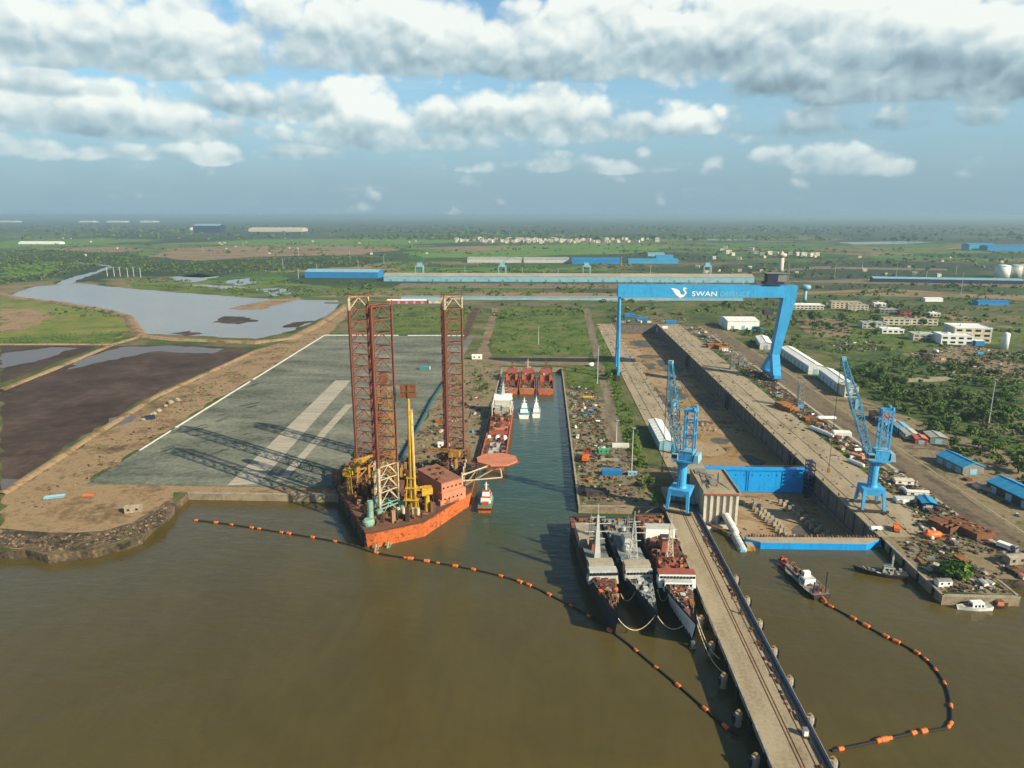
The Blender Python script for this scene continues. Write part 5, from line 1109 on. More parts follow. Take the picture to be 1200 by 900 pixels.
osv('rust red supply ship half hidden behind the long white bridged ship', -26.5, 592, 648, 21); osv('middle rust red supply ship at the basin head, stern on', -12, 592, 650, 31, True); osv('rightmost rust red supply ship at the basin head, stern on', 4.2, 591, 650, 41)
def patrol(label, x, y0, L0, Bm, m2):
    r, L, dz, hf = start('patrol_boat', label, 'patrol boat', (x, y0+L0), (x, y0), Bm, 2.6, 'clean_white', m2, sheer=1.2, mid=.5)
    h = house(r, 'cabin', 'clean_white', -Bm*.36, Bm*.36, -L*.22, L*.16, 2.6, 5.6, .5, m2, 'glass_dark'); house(r, 'wheelhouse', 'clean_white', -Bm*.26, Bm*.26, -L*.12, L*.1, 5.7, 8.0, .5, 'clean_white', 'glass_dark')
    mast(r, 0, -L*.05, 8, 13, 'clean_white', .8, ((.6, 1.8),)); b = MB(); b.box(-Bm*.3, Bm*.3, -L*.46, -L*.28, 2.6, 3.3); b.build('engine_cover', 'teal_paint' if m2 != 'pale_blue' else 'ship_light', r); rails(r, hf, dz, -L*.1, L*.46)
patrol('larger white and teal patrol boat afloat in the green basin', -12.6, 516, 27, 8.4, 'teal_paint'); patrol('smaller white patrol boat beside the teal decked one', -3.4, 519, 25, 6.6, 'pale_blue')
# long ship along the left quay
r, L, dz, hf = start('cargo_ship', 'long rust red ship with white bridge tower along the basin quay', 'cargo ship', (-28.4, 566), (-28.4, 405), 16.0, 6.0, 'vessel_orange', 'primer_brown', sheer=3, mid=.72, bowp=2.2)
b = MB(); b.box(-4.0, 3.2, -L/2+6, -L/2+34, 6, 6.3); b.build('cargo_hatch', 'ship_light', r); b = MB(); b.box(3.4, 6.4, -L/2+6, -L/2+32, 6, 6.9); b.build('walkway', 'navy', r)
b = MB()
for s in (-1, 1): b.box(s*7.5-.35, s*7.5+.35, -L/2+1, -L/2+100, 6, 7.6)
b.build('bulwark', 'vessel_orange', r)
house(r, 'deckhouse', 'primer_red', -6.4, 6.4, -L/2+50, -L/2+62, 6, 10, .3, 'salmon'); house(r, 'deckhouse', 'salmon', -6.8, 6.8, -L/2+66, -L/2+84, 6, 9, .3, 'primer_red'); house(r, 'deckhouse', 'beige_plate', -5.4, 5.4, -L/2+88, -L/2+100, 6, 11.5, .3, 'beige_plate')
house(r, 'bridge_tower', 'white_paint', -7.4, 7.4, -L/2+103, -L/2+122, 6, 11, .4, 'ship_light', 'glass_dark'); house(r, 'bridge_tower', 'ship_light', -6.2, 6.2, -L/2+106, -L/2+120, 11, 14.8, .5, 'ship_light', 'glass_dark'); house(r, 'wheelhouse', 'clean_white', -7.0, 7.0, -L/2+110, -L/2+118, 15, 18, .6, 'clean_white', 'glass_dark')
b = MB()
for x in (-6.6, 6.6): b.tube((x, -L/2+87, 6), (x, -L/2+87, 17), .4, 6); b.tube((x, -L/2+101, 6), (x, -L/2+101, 17), .4, 6); b.tube((x, -L/2+87, 16.5), (x, -L/2+101, 16.5), .3, 6)
b.tube((-6.6, -L/2+101, 16.5), (6.6, -L/2+101, 16.5), .3, 6); b.build('derrick_posts', 'cream', r)
mast(r, 0, -L/2+114, 18.2, 27, 'ship_light', 1.3, ((.35, 4), (.6, 3), (.85, 2)))
b = MB((1e-9, 0, 0)); b.lathe((0, 0, 0), [(1.6, 0), (1.7, 1), (1.2, 2.6), (.4, 3)], 10); many('vent', b, 'clean_white', r, [(x, -L/2+41, 6) for x in (-5.5, 0, 5.0)]); gear(r, hf, dz, -L/2+4, -L/2+50, 60, 'rust_mix', 2.0, 2.6, 51); gear(r, hf, dz, -L/2+50, -L/2+102, 120, 'rust_mix', 2.4, 2.6, 52, 'roof_fittings', zoff=3.6)
# tug under the helideck
r, L, dz, hf = start('tugboat', 'small orange tug with green deck tucked under the rig helideck', 'tug', (-28.3, 366), (-28.6, 341), 7.6, 2.4, 'vessel_orange', 'green_paint', sheer=1.4, mid=.5)
house(r, 'cabin', 'clean_white', -2.6, 2.6, -L/2+7, -L/2+16, 2.4, 5.4, .3, 'red_paint', 'glass_dark'); house(r, 'wheelhouse', 'clean_white', -2.0, 2.0, -L/2+9, -L/2+13, 5.5, 8, .4, 'red_paint', 'glass_dark'); house(r, 'winch', 'red_paint', -1.8, 1.8, -L/2+4, -L/2+6.4, 2.4, 3.8, .3); mast(r, 0, -L/2+12, 8, 12, 'clean_white', .4, ((.7, 1.2),))
b = MB(); b.tube((-3.7, -L/2+.1, 2.0), (3.7, -L/2+.1, 2.0), .5, 8); b.build('fender', 'black_rubber', r)
# dredger and workboats on the right
x0, y0 = G(930, 672, 0); x1, y1 = G(963, 703, 0)
r, L, dz, hf = start('dredger', 'small grey cutter dredger with red ladder at the end of the floating pipeline', 'dredger', (x0-1, y0+4), (x1, y1), 8.0, 1.7, 'hull_dark', 'steel_grey', sheer=.4, mid=.8)
h = house(r, 'cabin', 'clean_white', -2.4, 2.6, -4, .6, 1.7, 4.0, .3, 'ship_light', 'glass_dark'); house(r, 'wheelhouse', 'clean_white', -1.4, 1.6, -1.6, .4, 4.1, 6.0, .3, 'clean_white', 'glass_dark')
b = MB()
for x in (-1.8, 1.8): b.tube((x, 3, 2), (x*.7, L/2+6, 1.6), .4, 6); b.tube((x, 8, 1.6), (x*.4, 10, 4.6), .22, 6)
b.tube((-1, 10, 4.5), (1, 10, 4.5), .3, 6); ld = b.build('ladder', 'primer_brown', r); c = MB(); c.tube((0, L/2+5.2, 1.6), (0, L/2+7.6, 1.0), 1.2, 8, .5); c.tube((-1.4, L/2+4, 2.6), (1.4, L/2+4, 2.6), .5, 6); c.tube((0, L/2+1, 2.2), (0, L/2+6, 2.6), .6, 6); c.build('cutter_head', 'red_paint', ld)
b = MB()
for x in (-2.6, 2.6): b.tube((x, -L/2+2, -1), (x, -L/2+2, 11 if x > 0 else 7), .3, 8)
b.build('spud', 'dark_steel', r); b = MB(); b.tube((0, -L/2+5, 2.2), (0, -L/2-3, .8), .5, 8); b.build('discharge_pipe', 'float_orange', r); gear(r, hf, dz, -L/2+2, L/2-3, 34, 'rust_mix', 1.4, 1.8, 61); rails(r, hf, dz, -L/2+2, L/2-8)
r, L, dz, hf = start('workboat', 'dark workboat with small pale wheelhouse moored in the quay shadow', 'workboat', (136.5, 286), (156, 281), 5.6, 1.8, 'hull_dark', 'dark_steel', sheer=1.2)
house(r, 'wheelhouse', 'ship_light', -1.6, 1.6, -4.5, -.5, 1.8, 4.6, .3, 'steel_grey', 'glass_dark'); mast(r, 0, -4, 4.6, 9, 'ship_light', .3, ((.7, 1.2),), True); gear(r, hf, dz, -8, 7, 18, 'ship_grey', 1.3, 1.4, 62)
xa, ya = G(1122, 714, 0); xb, yb = G(1160, 713, 0)
r, L, dz, hf = start('motor_launch', 'white cabin launch afloat below the quay corner', 'launch', (xa, ya), (xb, yb), 4.2, 1.3, 'clean_white', 'ship_light', sheer=.8); house(r, 'cabin', 'clean_white', -1.4, 1.4, -3.4, 1.6, 1.3, 3.0, .4, 'clean_white', 'glass_dark'); b = MB(); b.box(-1.2, 1.2, 2.2, 4, 1.3, 1.6); b.build('hatch', 'dark_steel', r)
xa, ya = G(1164, 711, 0); xb, yb = G(1180, 712, 0)
r, L, dz, hf = start('fishing_boat', 'small rusty brown boat astern of the white launch', 'boat', (xb, yb), (xa, ya), 3.4, 1.2, 'hull_dark', 'rust', sheer=.7); house(r, 'cabin', 'salmon', -1, 1, -1.6, .8, 1.2, 2.8, .3, 'rust')

# floating pipelines
def pipeline(label, pts, floats, rad=.42, mt='black_rubber'):
    W = [Vector(G(x, y, .25)+(.25,)) for x, y in pts]
    S = []                                                             # smooth the run
    for k in range(len(W)-1):
        p0, p1, p2, p3 = W[max(0, k-1)], W[k], W[k+1], W[min(len(W)-1, k+2)]
        for j in range(8):
            t = j/8; S.append(.5*((2*p1)+(p2-p0)*t+(2*p0-5*p1+4*p2-p3)*t*t+(3*p1-p0-3*p2+p3)*t**3))
    S.append(W[-1]); r = T('floating_pipeline', label, 'pipeline', S[0]); b = MB(S[0])
    b.path([tuple(v) for v in S], rad, 7); b.build('hose', mt, r); first = None
    for (x, y) in floats:
        p = Vector(G(x, y, .3)+(.3,)); k = min(range(len(S)-1), key=lambda q: (S[q]-p).length); d = (S[k+1]-S[k]).normalized(); q = S[k]
        if first is None:
            c = MB(); c.tube((-1.25, 0, .15), (1.25, 0, .15), .95, 10); c.tube((-1.6, 0, .15), (-1.25, 0, .15), .5, 10, .95); c.tube((1.25, 0, .15), (1.6, 0, .15), .95, 10, .5); o = c.build('float', 'float_orange', r); first = o
        else: o = first.copy(); COL.objects.link(o)
        o.location = q-S[0]; o.rotation_euler = (0, 0, math.atan2(d.y, d.x)+rnd.uniform(-.15, .15)); s = rnd.uniform(.55, .9); o.scale = (s, s, s)
pipeline('floating pipeline with orange floats passing the rig and the warship bows', [(230, 610), (265, 614), (330, 624), (400, 636), (437, 647), (470, 653), (520, 661), (575, 672), (620, 686), (665, 708), (690, 722), (730, 750), (760, 775), (800, 808), (850, 852), (864, 862)],
 [(231, 610), (251, 613), (270, 615), (292, 619), (305, 621), (325, 624), (335, 625), (370, 631), (396, 635), (440, 647), (474, 653), (483, 655), (501, 658), (513, 660), (532, 663), (557, 667), (588, 676), (606, 682), (608, 683), (622, 687), (640, 696), (668, 710), (691, 723), (713, 738), (743, 761), (768, 781), (795, 804), (823, 828), (850, 853)])
pipeline('curved floating pipeline with orange floats from the dredger to the jetty', [(968, 708), (1000, 725), (1030, 742), (1062, 758), (1085, 773), (1102, 793), (1112, 815), (1114, 848), (1098, 855), (1075, 858), (1030, 868), (975, 880)],
 [(971, 711), (999, 726), (1014, 733), (1038, 744), (1052, 751), (1075, 764), (1086, 772), (1098, 786), (1108, 801), (1113, 825), (1115, 847), (1111, 852), (1083, 858), (1074, 861), (1047, 866), (1039, 868), (1029, 869), (982, 876)])

# ------------------------------------------------------------------ buildings and yard things
def bldg(name, label, cat, p, q, width, h, wall, roof, rise=1.6, group=None, doors=0, wins=0, over=.5, door_m='pale_blue', z=LZ, win_m='glass_dark'):
    """long shed whose ridge runs from p to q on the ground"""
    p, q = Vector(p+(0,)), Vector(q+(0,)); d = q-p; L = d.length; rz = math.atan2(d.y, d.x); c = (p+q)/2
    r = T(name, label, cat, (c.x, c.y, z), rz, group); w = width/2
    b = MB(); b.mesh([(-L/2, -w, 0), (L/2, -w, 0), (L/2, w, 0), (-L/2, w, 0), (-L/2, -w, h), (L/2, -w, h), (L/2, w, h), (-L/2, w, h), (-L/2, 0, h+rise), (L/2, 0, h+rise)],
      [(0, 1, 5, 4), (2, 3, 7, 6), (1, 2, 6, 9, 5), (3, 0, 4, 8, 7)]); b.build('wall', wall, r)
    b = MB()
    for s in (-1, 1): 
        e = over*rise/w
        b.mesh([(-L/2-over, s*(w+over), h-e), (L/2+over, s*(w+over), h-e), (L/2+over, 0, h+rise+.02), (-L/2-over, 0, h+rise+.02), (-L/2-over, s*(w+over), h-e+.25), (L/2+over, s*(w+over), h-e+.25), (L/2+over, 0, h+rise+.27), (-L/2-over, 0, h+rise+.27)],
           [(0, 1, 2, 3), (7, 6, 5, 4), (0, 1, 5, 4), (1, 2, 6, 5), (3, 0, 4, 7)])
        n = max(2, int(L/6))
        for k in range(n+1):
            x = -L/2+L*k/n; b.mesh([(x-.12, s*(w+over), h-e+.25), (x+.12, s*(w+over), h-e+.25), (x+.12, 0, h+rise+.27), (x-.12, 0, h+rise+.27), (x-.12, s*(w+over), h-e+.42), (x+.12, s*(w+over), h-e+.42), (x+.12, 0, h+rise+.44), (x-.12, 0, h+rise+.44)], [(4, 5, 6, 7), (0, 1, 5, 4), (1, 2, 6, 5), (3, 0, 4, 7)])
    b.box(-L/2-over, L/2+over, -.35, .35, h+rise+.2, h+rise+.5); b.build('roof', roof, r)
    if doors:
        b = MB((1e-9, 0, 0)); b.box(-2, 2, -.08, .08, 0, min(h*.75, 5)); sp_ = [(-L/2+L*(k+.5)/doors, -w-.05, 0) for k in range(doors)]
        many('door', b, door_m, r, sp_)
        b = MB((1e-9, 0, 0)); b.box(-.08, .08, -min(2.2, w*.5), min(2.2, w*.5), 0, min(h*.75, 5)); many('door', b, door_m, r, [(-L/2-.05, 0, 0), (L/2+.05, 0, 0)])
    if wins:
        b = MB((1e-9, 0, 0)); b.box(-.9, .9, -.06, .06, 0, 1.2); many('window', b, win_m, r, [(-L/2+L*(k+.5)/wins, s*(w+.03), h*.55) for k in range(wins) for s in (-1, 1)])
    return r
def flat(name, label, cat, c, L, W, h, wall, roof, rz=0.0, floors=2, group=None, bays=5):
    r = T(name, label, cat, (c[0], c[1], LZ), rz, group); b = MB(); b.box(-L/2, L/2, -W/2, W/2, 0, h); b.build('wall', wall, r)
    b = MB(); b.box(-L/2-.2, L/2+.2, -W/2-.2, W/2+.2, h, h+.35)
    for x0, x1, y0, y1 in ((-L/2-.2, L/2+.2, -W/2-.2, -W/2+.1), (-L/2-.2, L/2+.2, W/2-.1, W/2+.2), (-L/2-.2, -L/2+.1, -W/2+.1, W/2-.1), (L/2-.1, L/2+.2, -W/2+.1, W/2-.1)): b.box(x0, x1, y0, y1, h+.35, h+1.1)
    b.box(-L*.2, -L*.2+3, -1.5, 1.5, h+.35, h+2.6); b.build('roof', roof, r)
    fh = h/floors; b = MB((1e-9, 0, 0)); b.box(-L/bays*.3, L/bays*.3, -.08, .08, 0, fh*.45); many('window', b, 'glass_dark', r, [(-L/2+L*(k+.5)/bays, s*(W/2+.02), fh*f+fh*.3) for k in range(bays) for f in range(floors) for s in (-1, 1)])
    return r
# long white sheds by the road
bldg('storage_shed', 'first long white roofed shed right behind the tall crane leg', 'shed', (259, 838), (250, 790), 13, 7, 'white_paint', 'clean_white', doors=5)
bldg('storage_shed', 'second long white shed beside the road, just right of the crane leg', 'shed', (263, 762), (258, 664), 13, 8, 'white_paint', 'clean_white', doors=8)
bldg('storage_shed', 'third long white shed beside the road, ending at the cream hut', 'shed', (262, 650), (257, 596), 12.5, 8, 'white_paint', 'clean_white', doors=5)
flat('gate_house', 'cream two storey gable hut at the end of the white sheds', 'hut', (255, 583), 11, 12, 8, 'cream', 'tan_roof', 0, 2, bays=2)
bldg('storage_shed', 'dull grey roofed shed between the white sheds and the cream hut', 'shed', (258, 594), (257, 590), 13, 7.6, 'steel_grey', 'grey_roof')
bldg('workshop_hall', 'big white workshop hall below the middle of the crane beam', 'hall', (243, 955), (284, 955), 46, 11, 'clean_white', 'clean_white', 2.4, doors=3)
bldg('blue_canopy', 'small blue lean-to in front of the big white hall', 'lean-to', (272, 918), (284, 918), 10, 4, 'roof_blue', 'roof_blue', 1)
bldg('long_shed', 'pale roofed long shed beside the left dock wall behind the blue jib crane', 'shed', (80, 434), (80, 482), 8.5, 6.2, 'pale_blue', 'clean_white', 1.0, doors=3)
r = T('paint_tank', 'small blue upright tank at the end of the pale long shed', 'tank', (83.5, 428, LZ)); b = MB(r.location); b.lathe((83.5, 428, LZ+.3), [(1.5, 0), (1.5, 4.6), (.6, 5.6)], 12); b.build('shell', 'roof_cyan', r); b = MB(r.location); b.tube((85, 428, LZ+.3), (85, 428, LZ+5), .12, 4); b.build('ladder', 'steel_grey', r)
bldg('blue_workshop', 'bright blue roofed workshop beside the road, the farther of two', 'workshop', (247, 421), (250, 398), 13, 4.6, 'steel_grey', 'roof_cyan', 2.4, doors=3)
bldg('blue_workshop', 'bright blue roofed workshop beside the road, the nearer and larger', 'workshop', (251, 376), (255.5, 345), 15, 5, 'dark_steel', 'roof_cyan', 2.6, doors=3)
for k, (x, y, L, W, h, wm_, rm, lab) in enumerate([(248, 497, 22, 9, 4, 'cream', 'salmon', 'pink roofed barrack hut beside the road'), (250, 484, 20, 8, 4, 'teal_paint', 'pale_blue', 'teal and pale blue hut beside the road'), (249, 470, 18, 8, 3.6, 'cream', 'ship_light', 'white flat hut under the trees by the road'),
        (250, 458, 12, 7, 3.6, 'red_paint', 'salmon', 'small hut with a red end beside the road'), (262, 462, 18, 10, 4, 'steel_grey', 'grey_roof', 'grey roofed hut under the trees'), (199, 350, 13, 6.5, 3.4, 'navy', 'roof_cyan', 'small hut with bright blue roof near the inland jib crane'), (268, 352, 14, 12, 6, 'tan_roof', 'cream', 'tan half built hut past the nearer blue workshop'),
        (262, 322, 12, 9, 4, 'tan_roof', 'tan_roof', 'tan boulder coloured hut at the right edge of the yard'), (246, 512, 14, 8, 4.5, 'dark_steel', 'dark_steel', 'dark shed behind the inland jib crane')]):
    bldg('hut', lab, 'hut', (x-1, y-L/2*.7), (x+1, y+L/2*.7), W, h, wm_, rm, .9, doors=2, wins=3)
# terminal beyond the field
bldg('terminal_shed', 'very long tan roofed terminal shed with pale blue wall', 'terminal shed', (-358, 1628), (470, 1628), 46, 12, 'pale_blue', 'tan_roof', 5, doors=26, door_m='teal_paint')
bldg('terminal_shed', 'bright blue warehouse at the left end of the long terminal shed', 'warehouse', (-566, 1716), (-388, 1708), 52, 14, 'roof_blue', 'pale_blue', 5)
bldg('warehouse', 'grey roofed long warehouse in the fields, left one', 'warehouse', (-236, 2290), (-64, 2290), 62, 11, 'ship_light', 'grey_roof', 5); bldg('warehouse', 'grey roofed long warehouse in the fields, next to the blue one', 'warehouse', (-58, 2286), (84, 2286), 62, 11, 'ship_light', 'grey_roof', 5)
bldg('warehouse', 'deep blue roofed warehouse in the fields', 'warehouse', (92, 2240), (238, 2240), 50, 12, 'roof_blue', 'roof_blue', 6); bldg('warehouse', 'lighter blue roofed warehouse in the fields, the rightmost', 'warehouse', (268, 2270), (422, 2270), 48, 9, 'roof_cyan', 'roof_cyan', 4)
bldg('conveyor_gallery', 'long low blue grey conveyor gallery crossing behind the field', 'conveyor', (-250, 1258), (352, 1262), 7, 5, 'pale_blue', 'ship_grey', 1.0)
bldg('low_store', 'white store with red front beside the conveyor gallery', 'store', (-262, 1200), (-196, 1202), 14, 5, 'red_paint', 'clean_white', 1.2, doors=5); bldg('low_store', 'cream store at the left end of the conveyor gallery', 'store', (-192, 1204), (-160, 1204), 12, 5, 'cream', 'tan_roof', 1.2, doors=2)
bldg('long_shed', 'long blue white roofed shed on the right horizon plain', 'shed', (744, 1648), (1042, 1600), 26, 8, 'navy', 'pale_blue', 3)
for k, (px, lab) in enumerate([(487, 'leftmost'), (587, 'second from the left'), (689, 'third from the left'), (835, 'rightmost')]):
    x, y = G(px, 324.5); r = T('harbour_crane', f'small pale blue harbour gantry behind the long terminal shed, {lab}', 'harbour crane', (x, y+62, LZ)); b = MB()
    for s in (-1, 1):
        for q in (-1, 1): b.box(s*9-1, s*9+1, q*7-1, q*7+1, 0, 20)
    b.box(-10, 10, -8, 8, 20, 23); b.build('portal', 'pale_blue', r); b = MB(); b.box(-6, 6, -5, 5, 23, 30); b.build('machinery_house', 'pale_blue', r); b = MB(); b.tube((0, 0, 30), (18, 0, 44), .8, 6); b.build('boom', 'teal_paint', r)
# right hand plain
flat('office_block', 'white boxy factory hall, tallest of the white works on the right', 'hall', (508, 862), 40, 34, 17, 'cream', 'clean_white', R(-8), 3, bays=4)
flat('office_block', 'lower white annexe in front of the tall white factory hall', 'annexe', (482, 843), 34, 24, 10, 'clean_white', 'clean_white', R(-8), 2, bays=4); flat('office_block', 'small white annexe at the left of the factory hall', 'annexe', (460, 866), 28, 18, 7, 'cream', 'ship_light', R(-8), 2, bays=4)
r = T('blue_door_bay', 'blue fronted loading bay on the white factory hall', 'loading bay', (503, 829, LZ)); b = MB(); b.box(-5, 5, -4, 4, 0, 5.5); b.build('body', 'roof_blue', r); b = MB(); b.box(-5.4, 5.4, -4.4, 4.4, 5.5, 5.9); b.build('roof', 'clean_white', r)
x, y = G(1177, 409); r = T('vertical_tank', 'slim white upright tank standing alone among trees on the right', 'tank', (x, y, LZ)); b = MB(); b.lathe((0, 0, 0), [(3.6, 0), (3.6, 17), (2.5, 18.2), (.4, 18.8)], 16); b.build('shell', 'clean_white', r, True); b = MB(); b.tube((3.7, 0, 0), (3.7, 0, 18), .15, 4); b.build('ladder', 'steel_grey', r)
for k, (px, rr, lab) in enumerate([(1174, 22, 'leftmost round white oil silo on the right edge'), (1189, 20, 'middle round white oil silo on the right edge'), (1200, 20, 'rightmost round white oil silo cut by the picture edge')]):
    x, y = G(px, 325); r = T('oil_silo', lab, 'silo', (x+k*4, 1772+k*9, LZ)); b = MB(); b.lathe((0, 0, 0), [(rr*.72, 0), (rr*.72, 28), (rr*.3, 30), (.5, 30.5)], 24); b.build('shell', 'clean_white' if k != 1 else 'ship_light', r, True); b = MB(); b.lathe((0, 0, 27), [(rr*.74, 0), (rr*.74, .7)], 24); b.build('rim', 'steel_grey', r)
x, y = G(943, 352); r = T('water_tower', 'pale blue mushroom water tower right of the crane', 'water tower', (x, y, LZ)); b = MB(); b.lathe((0, 0, 0), [(3.6, 0), (2.8, 3), (2.8, 17)], 14); b.build('shaft', 'pale_blue', r, True); b = MB(); b.lathe((0, 0, 17), [(2.8, 0), (8.5, 4), (8.5, 8.5), (6.5, 10), (.5, 10.8)], 18); b.build('tank', 'pale_blue', r, True)
x, y = G(915, 318); r = T('water_tower', 'tall cream water tower behind the crane trolley', 'water tower', (x, y, LZ)); b = MB(); b.lathe((0, 0, 0), [(7, 0), (6.2, 6), (6.2, 36)], 14); b.build('shaft', 'cream', r, True); b = MB(); b.lathe((0, 0, 36), [(6.2, 0), (12, 5), (12, 10), (4, 12), (1, 17)], 18); b.build('tank', 'cream', r, True)
for k, (px, py, L, W, h, wl, rf, fl, lab) in enumerate([(990, 361, 46, 14, 10, 'cream', 'tan_roof', 3, 'cream three storey apartment row beyond the white hall'), (1004, 364, 30, 12, 9, 'cream', 'tan_roof', 3, 'shorter cream apartment row right of the cream row'), (1022, 384, 30, 16, 7, 'ship_light', 'grey_roof', 2, 'grey white colony block among the trees, left'),
     (1048, 380, 34, 14, 8, 'cream', 'tan_roof', 2, 'cream colony block in the middle of the trees'), (1078, 380, 40, 14, 8, 'cream', 'tan_roof', 2, 'long cream colony block, rightmost of the colony'), (1044, 390, 26, 14, 5, 'clean_white', 'clean_white', 1, 'low white colony hall on the green'), (1040, 367, 26, 12, 6, 'steel_grey', 'grey_roof', 2, 'grey colony block behind the cream blocks'),
     (1062, 369, 22, 12, 6, 'red_paint', 'dark_steel', 2, 'dark roofed house with a red end behind the colony'), (1030, 359, 18, 10, 5, 'clean_white', 'clean_white', 1, 'small white house behind the grey colony block'), (945, 362, 48, 20, 7, 'cream', 'clean_white', 2, 'long white roofed store just right of the crane leg'), (1094, 371, 14, 10, 5, 'cream', 'clean_white', 1, 'small white house at the end of the colony')]):
    x, y = G(px, py); flat('colony_block', lab, 'building', (x, y), L, W, h, wl, rf, R(-6), fl, bays=max(3, int(L/6)))
for k, (px, py, L, W, h, m, lab) in enumerate([(1153, 357, 30, 18, 6, 'roof_blue', 'left bright blue roof among the trees on the right'), (1166, 357, 34, 18, 6, 'roof_blue', 'right bright blue roof among the trees on the right'), (1092, 353, 30, 14, 5, 'clean_white', 'white roofed shed among trees left of the blue roofs'), (1146, 292.5, 110, 60, 22, 'roof_cyan', 'far bright blue factory roof near the right horizon'), (1186, 293.5, 240, 60, 18, 'roof_blue', 'far long blue factory roof at the right picture edge'),
      (768, 300, 60, 40, 10, 'pale_blue', 'pale blue shed beyond the crane beam'), (778, 303, 60, 30, 10, 'roof_cyan', 'small blue shed right of the pale blue one')]):
    x, y = G(px, py); bldg('shed', lab, 'shed', (x-L/2, y), (x+L/2, y), W, h, m, m, h*.25)
# far factory on the left horizon plain
bldg('factory_hall', 'big dark blue factory hall far off on the left', 'factory', (-2960, 6100), (-2730, 6100), 120, 58, 'navy', 'pale_blue', 14)
bldg('factory_hall', 'cream low factory sheds right of the blue hall', 'factory', (-2640, 6500), (-2150, 6500), 160, 24, 'cream', 'cream', 12); bldg('factory_hall', 'white shed left of the far blue hall', 'factory', (-3240, 6600), (-3080, 6600), 100, 26, 'clean_white', 'clean_white', 12)
bldg('factory_hall', 'white shed on the left edge of the far plain', 'factory', (-2700, 3640), (-2480, 3640), 40, 8, 'clean_white', 'clean_white', 5)
for k, (px, w) in enumerate([(150, 1000), (228, 500), (255, 600), (284, 500)]):
    x, y = G(px, 258.6); bldg('factory_hall', ['long white works on the skyline at far left', 'white works on the skyline above the blue hall', 'second white works on the skyline above the cream sheds', 'rightmost white works on the left skyline'][k], 'factory', (x-w*.3, 14500), (x+w*.3, 14500), 200, 20, 'clean_white', 'clean_white', 14)
# village and scattered houses
hroot = T('village_house', '', 'house', (0, 0, 0), 0); b = MB(); b.box(-7, 7, -5, 5, 0, 7.5); b.build('wall', 'cream', hroot); b = MB(); b.gable(-7.6, 7.6, -5.6, 5.6, 7.5, 10.4); b.build('roof', 'tan_roof', hroot); b = MB(); b.box(-5, -3, -5.1, -5, 2, 4); b.box(3, 5, -5.1, -5, 2, 4); b.build('window', 'glass_dark', hroot)
hw = T('village_house', '', 'house', (0, 0, 0), 0); b = MB(); b.box(-7, 7, -6, 6, 0, 9); b.build('wall', 'cream', hw); b = MB(); b.box(-7.3, 7.3, -6.3, 6.3, 9, 10); b.build('roof', 'white_paint', hw); b = MB(); b.box(-5, -3, -6.1, -6, 2, 4); b.box(3, 5, -6.1, -6, 6, 8); b.build('window', 'glass_dark', hw)
used = [0, 0]
def put_house(x, y, s, white, label, group):
    src = hw if white else hroot; i = 1 if white else 0
    if not used[i]: o = src; o.location = (x, y, LZ); o.rotation_euler = (0, 0, rnd.uniform(-.5, .5)); o.scale = (s, s, s); used[i] = 1
    else: o = dup(src, (x, y, LZ), rnd.uniform(-.5, .5), scale=s)
    o['label'] = label; o['group'] = group
q = random.Random(5)
for k in range(120):
    px = min(770, max(535, q.gauss(640, 62))); py = 281.0+q.random()*4.4-abs(px-640)*.008; x, y = G(px, py); wh = q.random() < .35
    put_house(x, y, q.uniform(.9, 1.7), wh, 'white flat roofed house of the far village beyond the green fields' if wh else 'cream tan roofed house of the far village beyond the green fields', 'white houses of the far village' if wh else 'cream houses of the far village')
for px, py in [(846, 294), (853, 297), (850, 291), (858, 299), (886, 297), (893, 299), (901, 298), (909, 299), (917, 300), (926, 298), (934, 299), (941, 300), (950, 300), (957, 299), (880, 294), (836, 303), (866, 304)]:
    x, y = G(px, py+.6); put_house(x, y, q.uniform(.9, 1.5), True, 'white house of the settlement right of the cream water tower', 'white houses near the cream water tower')
for k in range(46):
    px, py = q.choice([(q.uniform(60, 520), q.uniform(277, 300)), (q.uniform(800, 1190), q.uniform(300, 326))]); x, y = G(px, py); L_ = px < 600
    put_house(x, y, q.uniform(.45, .8), False, 'lone cream farmhouse among the fields on the left plain' if L_ else 'lone cream house among the groves on the right plain', 'farmhouses on the left plain' if L_ else 'houses among the right hand groves')

# light masts and poles
def mast_pole(label, x, y, h, kind=0):
    r = T('light_mast', label, 'light mast', (x, y, LZ)); b = MB(); b.tube((0, 0, 0), (0, 0, h), .38, 8, .2); b.build('pole', 'ship_light', r); b = MB()
    if kind == 0: b.lathe((0, 0, h-.6), [(1.4, 0), (1.6, .4), (1.2, .8)], 10)
    else: b.box(-2, 2, -.3, .3, h-.4, h+.5)
    b.build('lamp_head', 'steel_grey', r); b = MB(); b.box(-.9, .9, -.9, .9, 0, .5); b.build('footing', 'concrete', r)
for px, py, h, lab in [(700, 450, 34, 'tall white light mast on the grass left of the crane'), (740, 553, 27, 'tall white light mast beside the dirt road and blue boxes'), (1158, 499, 34, 'tall white light mast among the trees on the right'), (722, 518, 15, 'short grey light mast in the scrap yard by the basin'), (631, 404, 22, 'green grey light mast in the middle of the meadow'),
                       (1126, 345, 40, 'slim light mast on the right hand plain'), (978, 326, 34, 'slim light mast left of the long blue shed'), (1050, 326, 38, 'slim light mast in front of the long blue shed')]:
    x, y = G(px, py); mast_pole(lab, x, y, h, 0 if h < 40 else 1)
pl = T('power_pole', '', 'pole', (0, 0, LZ)); b = MB(); b.tube((0, 0, 0), (0, 0, 26), .6, 5, .35); b.build('shaft', 'ship_light', pl); b = MB(); b.tube((-4, 0, 24), (4, 0, 24), .35, 4); b.build('cross_arm', 'steel_grey', pl); first = True
